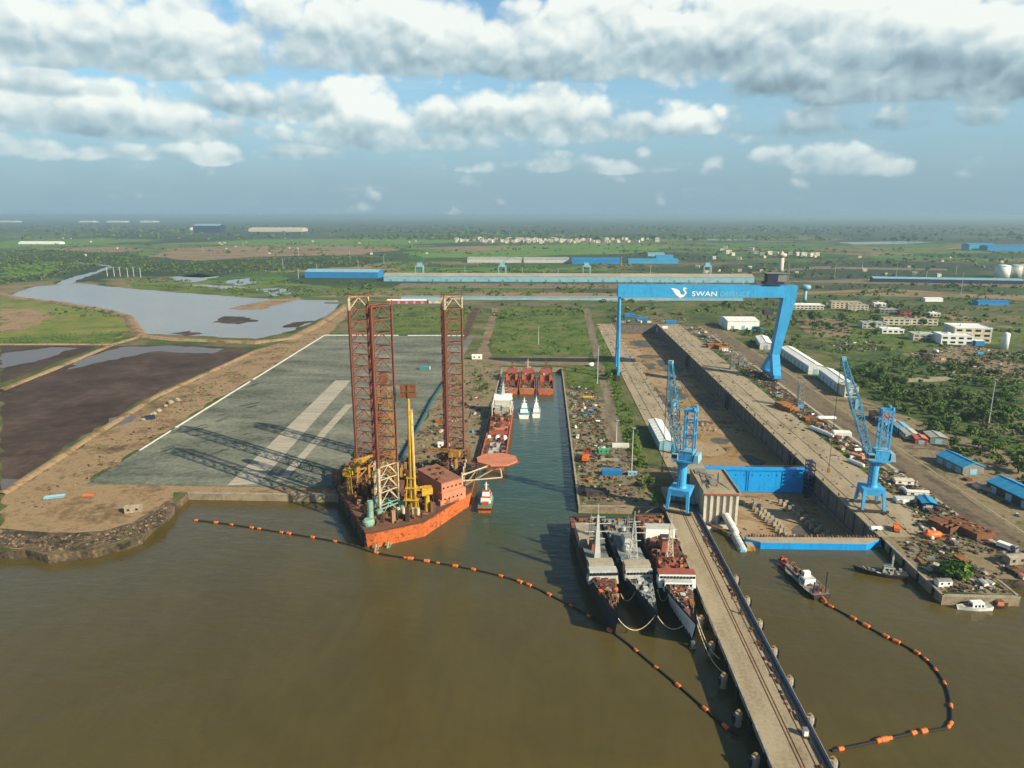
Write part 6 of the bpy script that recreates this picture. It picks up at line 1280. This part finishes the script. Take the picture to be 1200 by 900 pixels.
for px, py in [(120, 282), (238, 296), (285, 288), (350, 300), (410, 303), (450, 309), (545, 326), (612, 327), (654, 328), (762, 326), (815, 345), (870, 346), (560, 312), (728, 312), (372, 325), (332, 317), (350, 327), (420, 318), (1085, 330), (1010, 318), (1120, 322)]:
    x, y = G(px, py); o = pl if first else dup(pl, (x, y, LZ), 0); o.location = (x, y, LZ); first = False; o.scale = (1, 1, .8+.5*q.random()); o['label'] = 'thin pale power pole standing on the plain'; o['group'] = 'power poles across the plain'
x0s = [(126, 324), (134, 324), (141, 324), (150, 325), (157, 324), (165, 325)]
for k, (px, py) in enumerate(x0s):
    x, y = G(px, py); o = dup(pl, (x, y, LZ), .6, 'pale mast of the small substation at the creek mouth', (1.4, 1.4, .9), group='substation masts')

# yard clutter ------------------------------------------------------
def proto(kind, m, m2=None):
    r = T(kind, '', kind.replace('_', ' '), (0, 0, -500))
    if kind == 'shipping_container':
        b = MB(); b.box(-3, 3, -1.2, 1.2, 0, 2.5)
        for k in range(10):
            for s in (-1, 1): b.box(-2.8+k*.6, -2.55+k*.6, s*1.2-.06, s*1.2+.06, .15, 2.35)
        b.build('body', m, r); b = MB(); b.box(3.0, 3.08, -1.1, 1.1, .15, 2.35); b.build('door', m2 or m, r)
    elif kind == 'steel_block':                                       # open ribbed ship section
        b = MB(); b.box(-4, 4, -3, 3, 0, .4)
        for k in range(5): b.box(-4+k*1.95, -3.8+k*1.95, -3, 3, .4, 2.6)
        for s in (-1, 0, 1): b.box(-4, 4, s*2.9-.1, s*2.9+.1, .4, 2.2)
        b.build('frames', m, r); b = MB(); b.box(-4.1, -.3, -3.1, 3.1, 2.6, 2.75); b.build('plating', m2 or m, r)
    elif kind == 'plate_stack':
        b = MB()
        for k in range(5): b.cbox((rnd.uniform(-.4, .4), rnd.uniform(-.3, .3), .2+k*.22), (6, 2.6, .16), rnd.uniform(-.2, .2))
        b.build('plates', m, r); b = MB(); b.box(-2, -1.6, -1.5, 1.5, 0, .12); b.box(1.6, 2, -1.5, 1.5, 0, .12); b.build('bearers', m2 or m, r)
    elif kind == 'truck':
        b = MB(); b.box(-3.4, 1.4, -1.2, 1.2, 1.0, 2.5); b.build('cargo_bed', m, r); b = MB(); b.taper(1.6, 3.4, -1.15, 1.15, .7, 2.9, .1, .5, .1); b.build('cab', m2 or m, r); b = MB(); b.box(3.0, 3.15, -.9, .9, 1.8, 2.5); b.build('windscreen', 'glass_dark', r)
        b = MB((1e-9, 0, 0)); b.tube((0, -.18, 0), (0, .18, 0), .5, 10); many('wheel', b, 'black_rubber', r, [(x, y, .5) for x in (-2.6, -1.4, 2.5) for y in (-1.05, 1.05)])
    elif kind == 'storage_tank':
        b = MB(); b.tube((-3, 0, 1.6), (3, 0, 1.6), 1.3, 12); b.tube((-3.5, 0, 1.6), (-3, 0, 1.6), .7, 12, 1.3); b.tube((3, 0, 1.6), (3.5, 0, 1.6), 1.3, 12, .7); b.build('shell', m, r); b = MB(); b.box(-2.2, -1.6, -1, 1, 0, .7); b.box(1.6, 2.2, -1, 1, 0, .7); b.build('saddles', m2 or 'concrete', r)
    elif kind == 'site_cabin':
        b = MB(); b.box(-3.2, 3.2, -1.6, 1.6, .2, 2.7); b.build('body', m, r); b = MB(); b.gable(-3.4, 3.4, -1.8, 1.8, 2.7, 3.3); b.build('roof', m2 or m, r); b = MB(); b.box(-2.2, -1.2, -1.66, -1.6, 1.2, 2.1); b.box(1, 2, -1.66, -1.6, 1.2, 2.1); b.build('window', 'glass_dark', r)
    elif kind == 'pipe_bundle':
        b = MB()
        for k in range(7): b.tube((-4, -1.5+k*.5, .3+(k % 2)*.35), (4, -1.5+k*.5, .3+(k % 2)*.35), .24, 7)
        b.build('pipes', m, r); b = MB(); b.box(-2, -1.7, -1.7, 1.7, 0, .08); b.build('bearers', 'trunk', r)
    elif kind == 'concrete_slab':
        b = MB(); b.box(-2.6, 2.6, -1.1, 1.1, 0, .7); b.build('slab', m, r); b = MB(); b.tube((-1.5, 0, .7), (-1.5, 0, 1.0), .12, 5); b.tube((1.5, 0, .7), (1.5, 0, 1.0), .12, 5); b.build('lifting_eyes', 'rust', r)
    elif kind == 'boulder':
        b = MB(); b.ball((0, 0, .5), 1.0, 9, 6, .7); b.v = [tuple(Vector(p)*(1+.35*noise.noise(Vector(p)*1.3))) for p in b.v]; b.build('rock', m, r)
    return r
PR = {}
ADJ = {'rust': 'rust brown', 'rust_orange': 'orange rusty', 'clean_white': 'white', 'white_paint': 'off white', 'crane_blue': 'blue', 'roof_blue': 'bright blue', 'red_paint': 'red', 'vivid_orange': 'vivid orange', 'green_paint': 'green', 'teal_paint': 'teal', 'steel_grey': 'grey', 'dark_steel': 'dark grey', 'yellow': 'yellow', 'cream': 'cream', 'pale_blue': 'pale blue', 'concrete': 'grey concrete', 'stone': 'pale stone', 'navy': 'navy blue', 'primer_red': 'primer red', 'salmon': 'pink', 'beige_plate': 'beige', 'ship_light': 'light grey'}
def clutter(kind, m, x, y, rz, where, s=1.0, m2=None, z=LZ+.06, label=None):
    key = (kind, m, m2)
    if key not in PR: PR[key] = proto(kind, m, m2); o = PR[key]; o.location = (x, y, z); o.rotation_euler = (0, 0, rz); o.scale = (s, s, s) if not isinstance(s, tuple) else s
    else: o = dup(PR[key], (x, y, z), rz, scale=s)
    w = kind.replace('_', ' ')
    o['label'] = label or f'{ADJ[m]} {w} {where}'
    if not label: o['group'] = f'{ADJ[m]} {w}s {where}'
    elif 'group' in o: del o['group']
    return o
q = random.Random(21)
ZONES = [([(24, 470), (41, 470), (46, 560), (26, 585)], 24, 'in the scrap yard along the basin quay', .8), ([(24, 372), (40, 372), (42, 465), (25, 465)], 20, 'in the working yard behind the warships', .75),
         ([(192, 420), (202, 420), (206, 530), (193, 530)], 24, 'in the strip between dock wall and road', .9), ([(192, 540), (204, 540), (210, 660), (200, 760), (193, 760)], 26, 'on the rusty ground by the crane foot', 1.0),
         ([(161, 265), (186, 264), (187, 300), (166, 306)], 24, 'on the cluttered quay corner', .7), ([(176, 310), (196, 300), (206, 330), (204, 400), (192, 405), (186, 345)], 26, 'in the yard behind the inland jib crane', .8),
         ([(193, 770), (206, 770), (212, 960), (196, 960)], 16, 'beside the far end of the dry dock', 1.2), ([(196, 275), (230, 279), (240, 300), (206, 296)], 12, 'on the dirt beyond the quay corner', .8), ([(-80, 410), (-45, 410), (-48, 540), (-80, 540)], 20, 'on the dirt between rig and basin', .8),
         ([(236, 440), (246, 440), (245, 360), (238, 330)], 10, 'along the road by the blue workshops', .8), ([(420, 700), (480, 720), (470, 800), (400, 780)], 18, 'in the dump ground before the white works', 1.4), ([(100, 985), (150, 985), (150, 1010), (100, 1010)], 14, 'on the apron behind the dry dock', 1.3)]
KN = [('steel_block', 'rust', None), ('steel_block', 'dark_steel', 'rust'), ('plate_stack', 'rust', 'dark_steel'), ('plate_stack', 'steel_grey', 'rust'), ('plate_stack', 'dark_steel', 'rust'), ('pipe_bundle', 'dark_steel', None), ('site_cabin', 'beige_plate', 'steel_grey'), ('shipping_container', 'steel_grey', 'dark_steel'), ('steel_block', 'rust_orange', None), ('shipping_container', 'clean_white', 'ship_light'), ('shipping_container', 'crane_blue', 'navy'), ('pipe_bundle', 'rust', None),
      ('storage_tank', 'clean_white', 'concrete'), ('site_cabin', 'clean_white', 'ship_light'), ('concrete_slab', 'concrete', None), ('concrete_slab', 'stone', None), ('truck', 'steel_grey', 'clean_white'), ('site_cabin', 'cream', 'salmon'), ('pipe_bundle', 'steel_grey', None)]
placed = []
for poly, n, where, s in ZONES:
    for (x, y) in scatter(poly, n, q):
        if any((x-a)**2+(y-b_)**2 < (3.2*s)**2 for a, b_ in placed): continue
        placed.append((x, y)); k, m, m2 = q.choice(KN); clutter(k, m, x, y, q.choice([PI/2, 0, q.random()*3, PI/2+q.uniform(-.2, .2)]), where, s*q.uniform(.5, .95), m2)
# particular yard things
def C1(kind, m, px, py, rz, label, s=1.0, m2=None, **k): x, y = G(px, py); return clutter(kind, m, x, y, rz, '', s, m2, label=label, **k)
C1('storage_tank', 'yellow', 688, 467, 0, 'yellow cylinder tank lying on grass left of the dirt road', (1.2, .7, .7)); C1('shipping_container', 'roof_blue', 717, 556, 0, 'long dark blue container box beside the light mast', (1.9, 1.5, 1.2), 'navy'); C1('site_cabin', 'pale_blue', 741, 557, 0, 'pale blue cabin at the end of the long blue box', .8, 'pale_blue')
C1('shipping_container', 'white_paint', 727, 524, 0, 'long off white container in the scrap yard', (1.8, 1, 1), 'white_paint'); C1('site_cabin', 'green_paint', 707, 531, .1, 'green cabin in the scrap yard by the basin', 1, 'green_paint'); C1('truck', 'vivid_orange', 686, 540, 1.4, 'orange truck loader near the basin quay edge', 1.4, 'red_paint'); C1('site_cabin', 'dark_steel', 698, 580, .1, 'black tarpaulin roofed cabin at the quay front', (1.7, 1.7, 1.1), 'dark_steel')
C1('concrete_slab', 'concrete', 725, 540, 0, 'grey concrete pad wall along the working yard', (4.2, .7, 2)); C1('shipping_container', 'teal_paint', 498, 433, 0, 'small teal and white container alone on the grey platform', (1.6, 1.7, 1.2), 'clean_white'); C1('shipping_container', 'navy', 176, 491, .5, 'dark blue container on the sandy bank left of the platform', 1.1, 'navy')
C1('site_cabin', 'clean_white', 520, 524, 0, 'white cabin on the dirt behind the rig', 1.1, 'clean_white'); C1('site_cabin', 'stone', 157, 600, .3, 'pale block shelter on the sandy point', 1.2, 'stone'); C1('pipe_bundle', 'pale_blue', 64, 583, .35, 'pale blue tarpaulin bundle on the sandy point', 1.2); C1('pipe_bundle', 'vivid_orange', 103, 581, .2, 'orange hose bundle on the sandy point', .6)
C1('site_cabin', 'clean_white', 559, 421, 0, 'white cabin at the corner of the platform and dirt track', 1.6, 'clean_white'); C1('storage_tank', 'clean_white', 962, 508, -1.25, 'very long white pipe section lying beside the road', (3.4, 1.0, 1.0)); C1('storage_tank', 'clean_white', 968, 492, 0, 'white cylinder bank lying near the long pipe', (2, 1.4, 1)); C1('shipping_container', 'clean_white', 986, 510, -.1, 'broad white flat container with dark openings', (1.9, 2.4, 1.1), 'dark_steel')
C1('steel_block', 'rust_orange', 922, 480, -1.2, 'big orange rusty hull section near the lattice column', (2.2, 1.5, 1.6), 'rust_orange'); C1('shipping_container', 'salmon', 1004, 537, -1, 'pink roofed long box by the inland jib crane', (1.4, 1.2, 1), 'salmon'); C1('storage_tank', 'clean_white', 1003, 545, -1.2, 'white long tank trailer by the inland jib crane', (1.8, .9, .9)); C1('site_cabin', 'clean_white', 1058, 567, -.1, 'cream white flat cabin right of the inland jib crane', (1.5, 1.6, 1), 'cream')
C1('site_cabin', 'white_paint', 1074, 581, -.1, 'row of low white cabins right of the inland jib crane', (1.7, 1.1, 1), 'white_paint'); C1('site_cabin', 'clean_white', 1060, 588, 0, 'white cabin strip before the small blue roofed hut', (1.6, 1.3, .9), 'ship_light'); C1('site_cabin', 'clean_white', 1105, 686, .1, 'white kiosk on the cluttered quay corner', .9, 'steel_grey')
C1('steel_block', 'rust', 1105, 620, -1.1, 'dark rusty frame pile beside the orange barge', (1.4, 1.1, 1.3), 'rust'); C1('truck', 'clean_white', 1180, 645, -1, 'grey white trailer at the right edge of the quay corner', 1.2, 'steel_grey'); C1('site_cabin', 'stone', 1188, 660, .2, 'pale grey tarpaulin hut at the right edge of the quay corner', 1.3, 'concrete')
C1('storage_tank', 'clean_white', 1026, 622, 0, 'white round tank at the seaward end of the dock wall', .8); C1('truck', 'vivid_orange', 1050, 622, 1.2, 'orange loader at the seaward end of the dock wall', 1.0, 'vivid_orange'); C1('boulder', 'clean_white', 693, 429, 0, 'white round tank top in the grass below the meadow', 3.0)
C1('shipping_container', 'clean_white', 779, 385, 0, 'white portacabin behind the head of the dry dock', 1.2, 'clean_white')
for k, (px, lab) in enumerate([(738, 'left bright blue portacabin behind the dry dock head'), (752, 'right bright blue portacabin behind the dry dock head'), (786, 'bright blue cabin on the inland dock wall end')]): C1('shipping_container', 'roof_blue', px, 372+k*4, 0, lab, (2.6, 2.4, 1.9), 'navy', z=LZ+.4)
# rusty barge hull section, lifeboat, lattice columns
r = T('steel_barge', 'big rusty flat barge section stored beside the road', 'barge', (203, 321, LZ+.1), R(-72)); b = MB(); b.taper(-10, 10, -5.5, 5.5, 0, 3.0, 0); b.build('body', 'rust', r); b = MB(); b.box(-9.8, 9.8, -5.3, 5.3, 3.0, 3.2); b.build('deck', 'rust', r); b = MB()
for k in range(26): b.cbox((rnd.uniform(-9, 9), rnd.uniform(-4.8, 4.8), 3.4), (rnd.uniform(.4, 2.4), rnd.uniform(.3, 1.4), rnd.uniform(.2, .9)), rnd.random()*3)
b.build('deck_scrap', 'rust_mix', r)['kind'] = 'stuff'; b = MB((1e-9, 0, 0)); b.box(-.25, .25, -5.62, 5.62, 0, 2.9); many('frame', b, 'rust', r, [(-9+k*3, 0, 0) for k in range(7)])
r = T('lifeboat', 'vivid orange enclosed lifeboat lying on the quay yard', 'lifeboat', (182.5, 312.5, LZ+.1), R(8)); b = MB(); b.ball((0, 0, 1.7), 2.1, 16, 9, .85); b.v = [(p[0]*2.2, p[1], p[2]) for p in b.v]; b.build('hull', 'vivid_orange', r, True); b = MB(); b.taper(-3.4, -1.4, -.9, .9, 3.0, 4.2, .3); b.build('cockpit', 'vivid_orange', r); b = MB(); b.box(-3, -2.4, -1.4, 1.4, 0, .8); b.box(2.4, 3, -1.4, 1.4, 0, .8); b.build('cradle', 'steel_grey', r)
for (px, py, h, lab) in [(937, 478, 20, 'grey lattice column on the rusty ground with blue foot'), (858, 433, 17, 'grey scaffold column near the tall crane foot'), (868, 428, 12, 'shorter grey scaffold column near the tall crane foot')]:
    x, y = G(px, py); r = T('lattice_column', lab, 'lattice column', (x, y, LZ+.05)); b = MB(); b.lattice([(-1.9, -1.9, 0), (1.9, -1.9, 0), (1.9, 1.9, 0), (-1.9, 1.9, 0)], [(-1.9, -1.9, h), (1.9, -1.9, h), (1.9, 1.9, h), (-1.9, 1.9, h)], int(h/2), .28, .17); b.build('lattice', 'steel_grey', r); b = MB(); b.box(-2.2, 2.2, -2.2, 2.2, 0, 3.0); b.build('foot', 'crane_blue' if h == 20 else 'steel_grey', r)
for k, (x, y) in enumerate([(194, 800), (198, 815), (202, 795)]): clutter('steel_block', 'rust_orange', x, y, .2*k, 'in the orange heap beside the far dock wall', 1.6)
# stones of the shore and bank, and fine scrap over the yards (nobody could count it)
def litter(name, zones, mats, smin, smax, seed, flatness=.6, label='', z=LZ+.05):
    q = random.Random(seed); b = MB()
    for poly, n in zones:
        for (x, y) in scatter(poly, n, q):
            s = smin+(smax-smin)*q.random()**2.6; b.cbox((x, y, z+s*.2), (s*q.uniform(.6, 1.6), s*q.uniform(.4, 1.1), s*q.uniform(.3, 1)*flatness), q.random()*3.1, q.uniform(-.4, .4))
    o = b.build(name, mats); tag(o, label, 'debris', kind='stuff'); return o
litter('scrap_debris', [([(23, 350), (44, 350), (48, 600), (24, 610)], 1500), ([(44, 350), (60, 350), (56, 420), (46, 440)], 200), ([(191, 410), (206, 410), (212, 700), (193, 700)], 1500), ([(161, 263), (187, 263), (188, 305), (164, 308)], 900), ([(172, 308), (206, 290), (212, 400), (192, 410), (186, 340)], 1100), ([(190, 276), (240, 280), (250, 330), (204, 300)], 260), ([(193, 700), (214, 700), (220, 970), (195, 970)], 500)],
       'scrap_mix', .25, 2.2, 31, label='loose scrap steel and litter strewn over the shipyard ground')
litter('dump_rubble', [(GP([(1060, 415), (1130, 404), (1200, 415), (1200, 450), (1120, 440)]), 900), (GP([(960, 400), (1020, 398), (1050, 412), (990, 412)]), 300), ([(-82, 405), (-42, 405), (-46, 600), (-82, 640)], 320), (GP([(960, 366), (1100, 372), (1090, 390), (960, 392)]), 160), ([(98, 980), (200, 980), (215, 1060), (90, 1060)], 240)], 'scrap_mix', .5, 3.0, 32, label='rubble and dumped scrap on the rough ground')
litter('shore_stones', [(GP([(0, 626), (60, 630), (120, 625), (168, 610), (196, 590), (192, 612), (165, 626), (110, 641), (60, 646), (0, 639)]), 900), (GP([(20, 590), (110, 540), (200, 470), (280, 425), (240, 470), (110, 566), (40, 600)]), 420)], 'shore_mix', .25, 1.4, 33, label='loose stones on the sandy bank and rocky shore')
litter('dock_litter', [([(99, 420), (157, 420), (157, 950), (99, 950)], 500), ([(99, 318), (157, 318), (157, 398), (99, 398)], 160)], 'scrap_mix', .25, 1.6, 34, z=DZ+.05, label='small litter on the dry dock floor')
litter('wall_litter', [([(160, 320), (188, 320), (188, 970), (160, 970)], 420), ([(77, 370), (96, 370), (96, 970), (77, 970)], 380)], 'scrap_mix', .2, 1.6, 35, z=LZ+.32, label='small gear and litter lying on the dock walls')
bs_ = [(173+k*2.2, 492-k) for k in range(6)]
for k, (px, py) in enumerate([(168, 493), (172, 490), (180, 487), (186, 483), (194, 477), (200, 473), (208, 470)]): x, y = G(px, py); clutter('boulder', 'stone', x, y, k, 'in the row beside the dark blue container on the bank', q.uniform(1.5, 2.6))

# ------------------------------------------------------------------ trees and shrubs
def leaf_mesh(name, lobes, n, size, m, seed):
    """crown of many small leaf clumps filling the lobes' shells"""
    g = np.random.default_rng(seed); V = []; Wt = np.array([r*r for (_, r) in lobes]); Wt = Wt/Wt.sum()
    idx = g.choice(len(lobes), n, p=Wt); cen = np.array([l[0] for l in lobes])[idx]; rad = np.array([l[1] for l in lobes])[idx]
    d = g.normal(size=(n, 3)); d /= np.linalg.norm(d, axis=1)[:, None]; p = cen+d*(rad*(.55+.5*g.random(n)))[:, None]*np.array([1, 1, .8])
    p[:, 2] = np.maximum(p[:, 2], .25); nn = d*.7+g.normal(size=(n, 3))*.5+np.array([0, 0, .35]); nn /= np.linalg.norm(nn, axis=1)[:, None]
    a = np.cross(nn, g.normal(size=(n, 3))); a /= np.linalg.norm(a, axis=1)[:, None]; bb = np.cross(nn, a); s = (size*(.5+g.random(n)))[:, None]
    v = np.stack([p-a*s-bb*s*.6, p+a*s-bb*s*.5, p+a*s*.8+bb*s*.7, p-a*s*.6+bb*s*.8], 1).reshape(-1, 3)
    me = bpy.data.meshes.new(name); me.from_pydata(v.tolist(), [], [(4*k, 4*k+1, 4*k+2, 4*k+3) for k in range(n)]); me.materials.append(M[m]); me.update(); return me
def make_tree(kind, label, m, h, spread, n, seed):
    q = random.Random(seed); r = T(kind, label, 'tree' if 'tree' in kind else 'shrub', (0, 0, -500)); lob = []
    for k in range(7):
        a = q.random()*6.28; d = spread*q.uniform(.2, .62); lob.append(((d*math.cos(a), d*math.sin(a), h*q.uniform(.42, .80)), spread*q.uniform(.34, .55)))
    lob.append(((0, 0, h*.72), spread*.5)); o = bpy.data.objects.new('crown', leaf_mesh('crown', lob, n, spread*.115, m, seed)); COL.objects.link(o); o.parent = r
    b = MB(); b.tube((0, 0, -.2), (.1, 0, h*.5), spread*.07, 7, spread*.045)
    for c, rr in lob[:5]: b.tube((.05, 0, h*.3), (c[0]*.8, c[1]*.8, c[2]), spread*.035, 5, spread*.012)
    b.build('trunk', 'trunk', r); return r
KT = [('broad_tree', 'leaves', 5.4, 3.6, 300), ('broad_tree', 'leaves', 6.4, 3.4, 320), ('broad_tree', 'bright_leaves', 4.4, 3.0, 260), ('thorn_shrub', 'leaves', 2.6, 2.4, 170), ('thorn_shrub', 'dry_leaves', 2.2, 2.2, 150), ('thorn_shrub', 'bright_leaves', 2.4, 2.0, 150)]
TP = [make_tree(k, '', m, h, s, n, 60+i) for i, (k, m, h, s, n) in enumerate(KT)]; TU = [False]*len(TP)
def plant(i, x, y, s, label, group, zs=1.0):
    sc = (s, s, s*zs)
    if not TU[i]: o = TP[i]; TU[i] = True; o.location = (x, y, LZ); o.scale = sc; o.rotation_euler = (0, 0, rnd.random()*6)
    else: o = dup(TP[i], (x, y, LZ), rnd.random()*6.28, scale=sc)
    o['label'] = label
    if group: o['group'] = group
    return o
q = random.Random(77); KL = ['dark green leafy tree', 'tall dark green tree', 'bright green tree', 'low dark thorn shrub', 'dry olive thorn shrub', 'bright green low shrub']
TZ = [(GP([(1075, 450), (1200, 450), (1200, 560), (1150, 535), (1100, 500)]), 70, 'in the dense thicket at the right edge', (0, 1, 0, 2, 4, 3), 1.25), ([(262, 360), (300, 400), (330, 520), (320, 640), (292, 700), (272, 600), (264, 480)], 95, 'in the thicket behind the blue workshops', (0, 0, 1, 2, 3), 1.1), ([(290, 560), (420, 640), (470, 720), (360, 760), (300, 700)], 60, 'in the scrub before the dump ground', (0, 1, 3, 3, 4), 1.25),
      ([(280, 800), (420, 900), (560, 1000), (500, 1080), (320, 1040), (270, 900)], 42, 'among the colony buildings', (0, 1, 1, 2, 3), 1.5), ([(55, 390), (62, 400), (70, 640), (64, 640)], 26, 'on the grass verge left of the dock wall', (3, 4, 5, 5, 3), .8),
      ([(23, 480), (30, 480), (34, 640), (24, 660)], 14, 'along the edge of the basin quay', (3, 5, 5), .7), ([(190.5, 420), (194, 420), (198, 760), (191, 760)], 16, 'on the green strip behind the inland dock wall', (3, 5), .7), ([(-55, 560), (-42, 560), (-44, 660), (-64, 660)], 10, 'on the dirt beside the basin head', (3, 5, 4), .9)]
for poly, n, where, kinds, s in TZ:
    for (x, y) in scatter(poly, n, q): i = q.choice(kinds); plant(i, x, y, s*q.choice((.5, .7, .85, 1, 1.2, 1.6))*q.uniform(.85, 1.15), f'{KL[i]} {where}', f'{KL[i]}s {where}', q.uniform(.8, 1.15))
x, y = G(1122, 676); big = make_tree('broad_tree', 'very large bright green bush on the cluttered quay corner', 'bright_leaves', 6.2, 7.0, 1500, 99); big.location = (x, y, LZ)
for k, (px, py, s, lab) in enumerate([(750, 545, 1.0, 'green bush beside the dirt road below the pale long shed'), (762, 572, 1.1, 'green bush nearest the blue jib crane portal'), (758, 556, .9, 'yellow green bush in the verge by the blue jib crane'), (712, 445, 1.5, 'dark bush right of the tall mast on the grass'), (722, 442, 1.7, 'dark bush at the foot of the slender crane leg')]):
    x, y = G(px, py); plant((2, 1, 5, 0, 0)[k], x, y, s, lab, None)
scrub_bank = GP([(60, 560), (150, 500), (250, 440), (340, 402), (380, 385), (376, 396), (250, 470), (104, 562), (60, 575)])
# stuff: ground scrub and far woods, one object each
def scrub(name, label, zones, per, m, seed, z=LZ):
    g = np.random.default_rng(seed); q = random.Random(seed); P = []; S = []
    for poly, n, s0, s1, clump in zones:
        for (x, y) in scatter(poly, n, q):
            if clump and noise.fractal(Vector((x/clump, y/clump, seed)), .7, 2.1, 4) < .02: continue
            if inpoly(x, y, POND) or inpoly(x, y, plat): continue
            P.append((x, y, z)); S.append(s0+(s1-s0)*q.random()**1.8)
    P = np.array(P); S = np.array(S); N_ = len(P); k = per
    d = g.normal(size=(N_*k, 3)); d /= np.linalg.norm(d, axis=1)[:, None]; d[:, 2] = np.abs(d[:, 2]); SS = np.repeat(S, k); hs = np.repeat(.65+.5*g.random(N_), k)
    p = np.repeat(P, k, 0)+d*(SS*(.55+.5*g.random(N_*k)))[:, None]*np.stack([np.ones(N_*k), np.ones(N_*k), hs], 1)
    nn = d+g.normal(size=d.shape)*.45+np.array([0, 0, .3]); nn /= np.linalg.norm(nn, axis=1)[:, None]; a = np.cross(nn, g.normal(size=d.shape)); a /= np.linalg.norm(a, axis=1)[:, None]; bb = np.cross(nn, a)
    s = (SS*(.9/math.sqrt(k)+.12)*(.7+.7*g.random(N_*k)))[:, None]
    v = np.stack([p-a*s-bb*s*.7, p+a*s-bb*s*.6, p+a*s*.8+bb*s*.8, p-a*s*.7+bb*s*.8], 1).reshape(-1, 3)
    me = bpy.data.meshes.new(name); me.vertices.add(len(v)); me.vertices.foreach_set('co', v.ravel()); nf = N_*k
    me.loops.add(nf*4); me.loops.foreach_set('vertex_index', np.arange(nf*4)); me.polygons.add(nf); me.polygons.foreach_set('loop_start', np.arange(nf)*4); me.update(calc_edges=True)
    me.materials.append(M[m]); o = bpy.data.objects.new(name, me); COL.objects.link(o); return tag(o, label, 'vegetation', kind='stuff')
scrub('scrub', 'low green scrub covering the rough ground right of the yard', [([(258, 340), (300, 300), (420, 420), (640, 640), (700, 860), (560, 800), (420, 760), (300, 720), (272, 600)], 6500, .8, 3.0, 60), ([(240, 760), (300, 760), (700, 900), (900, 1200), (260, 1200), (236, 900)], 2200, 1.2, 4.2, 60), ([(300, 290), (700, 290), (900, 860), (640, 640), (420, 420)], 3600, .8, 3.4, 40)], 14, 'leaves', 3)
scrub('scrub', 'short weeds dotting the grass fields round the docks', [([(23, 596), (55, 592), (60, 690), (24, 690)], 160, .3, 1.2, 0), ([(55, 390), (66, 420), (76, 960), (62, 760)], 420, .4, 1.6, 0), (GP([(462, 359), (548, 359), (546, 392), (462, 392)]), 400, .5, 2.2, 25), (GP([(584, 361), (688, 361), (693, 416), (574, 416)]), 800, .5, 2.4, 25), ([(190.5, 340), (194, 340), (198, 900), (191, 900)], 300, .3, 1.3, 0), ([(-80, 560), (-42, 560), (-44, 690), (-80, 720)], 160, .4, 1.5, 0), (GP([(0, 396), (40, 392), (148, 388), (130, 402), (0, 403)]), 380, .5, 1.6, 0), ([(162, 263), (187, 263), (188, 300), (166, 305)], 120, .3, 1.2, 0), ([(23, 346), (44, 346), (46, 600), (24, 600)], 420, .3, 1.5, 12), ([(53, 346), (62, 346), (66, 480), (56, 480)], 160, .4, 1.6, 0), (scrub_bank, 260, .3, 1.5, 18), ([(192, 300), (206, 300), (212, 700), (193, 700)], 360, .3, 1.4, 14)], 12, 'bright_leaves', 4)
scrub('far_woods', 'scattered groves and hedges over the plain beyond the docks', [([(-760, 1010), (-300, 1010), (80, 1020), (80, 1190), (-760, 1190)], 700, 1.5, 5, 70), ([(90, 1030), (760, 1210), (900, 1580), (-400, 1560), (-380, 1290), (100, 1290)], 1700, 1.5, 6, 90), ([(-900, 1250), (-400, 1250), (-380, 1600), (-1000, 1640)], 500, 1.5, 5, 90), ([(430, 1700), (2000, 1700), (2800, 3400), (300, 3200)], 2000, 3, 9, 260), ([(-1000, 1800), (400, 1800), (300, 2200), (-1100, 2200)], 900, 2.5, 7, 150),
      ([(-2600, 2000), (-700, 1800), (-1000, 3600), (-3200, 3600)], 900, 3, 9, 240), ([(-1200, 2420), (900, 2420), (1400, 4000), (-1600, 4000)], 900, 3, 9, 240), ([(700, 900), (1400, 1000), (2000, 1650), (800, 1600)], 1600, 2, 7, 110), ([(480, 290), (900, 290), (1300, 900), (760, 900)], 900, 1.5, 5, 80)], 9, 'leaves', 5)
scrub('far_woods', 'distant dark woodland to the horizon, partly in place of cloud shadow', [([(-6000, 4300), (6000, 4300), (9500, 9500), (-9500, 9500)], 7000, 8, 26, 900), ([(-1200, 4350), (1500, 4350), (1800, 5200), (-1500, 5200)], 700, 7, 16, 0)], 7, 'leaves', 6)  # woods darken the plain partly in place of cloud shadows
scrub('cloud_shade_mangroves', 'dark mangrove scrub standing in for cloud shadow round the tidal creek', [(GP([(0, 335), (0, 296), (60, 293), (150, 297), (184, 303), (130, 308), (90, 318), (60, 326)]), 1600, 2, 6, 0), (GP([(130, 309), (260, 305), (420, 301), (466, 304), (420, 311), (300, 317), (240, 320), (150, 319), (128, 320)]), 1300, 2, 5, 0), (GP([(110, 331), (250, 341), (330, 346), (410, 348), (460, 344), (420, 339), (330, 341), (250, 337)]), 420, 1, 2.6, 0)], 8, 'leaves', 7)  # dark scrub added over the bands where cloud shadow would fall

# ------------------------------------------------------------------ haze over the plain
hz_m = bpy.data.materials.new('haze'); hz_m.use_nodes = True; t = hz_m.node_tree; t.nodes.clear(); ou = t.nodes.new('ShaderNodeOutputMaterial'); pv_ = t.nodes.new('ShaderNodeVolumePrincipled')
pv_.inputs['Color'].default_value = (.40, .58, .71, 1); pv_.inputs['Density'].default_value = 9.0e-5; pv_.inputs['Anisotropy'].default_value = .1; t.links.new(pv_.outputs[0], ou.inputs['Volume'])
b = MB(); b.box(-FAR-800, FAR+800, -3400, FAR+800, -12, 157); hzo = b.build('haze', hz_m); hzo['kind'] = 'stuff'; hzo['label'] = 'pale blue haze lying over the whole plain'; hzo['category'] = 'haze'
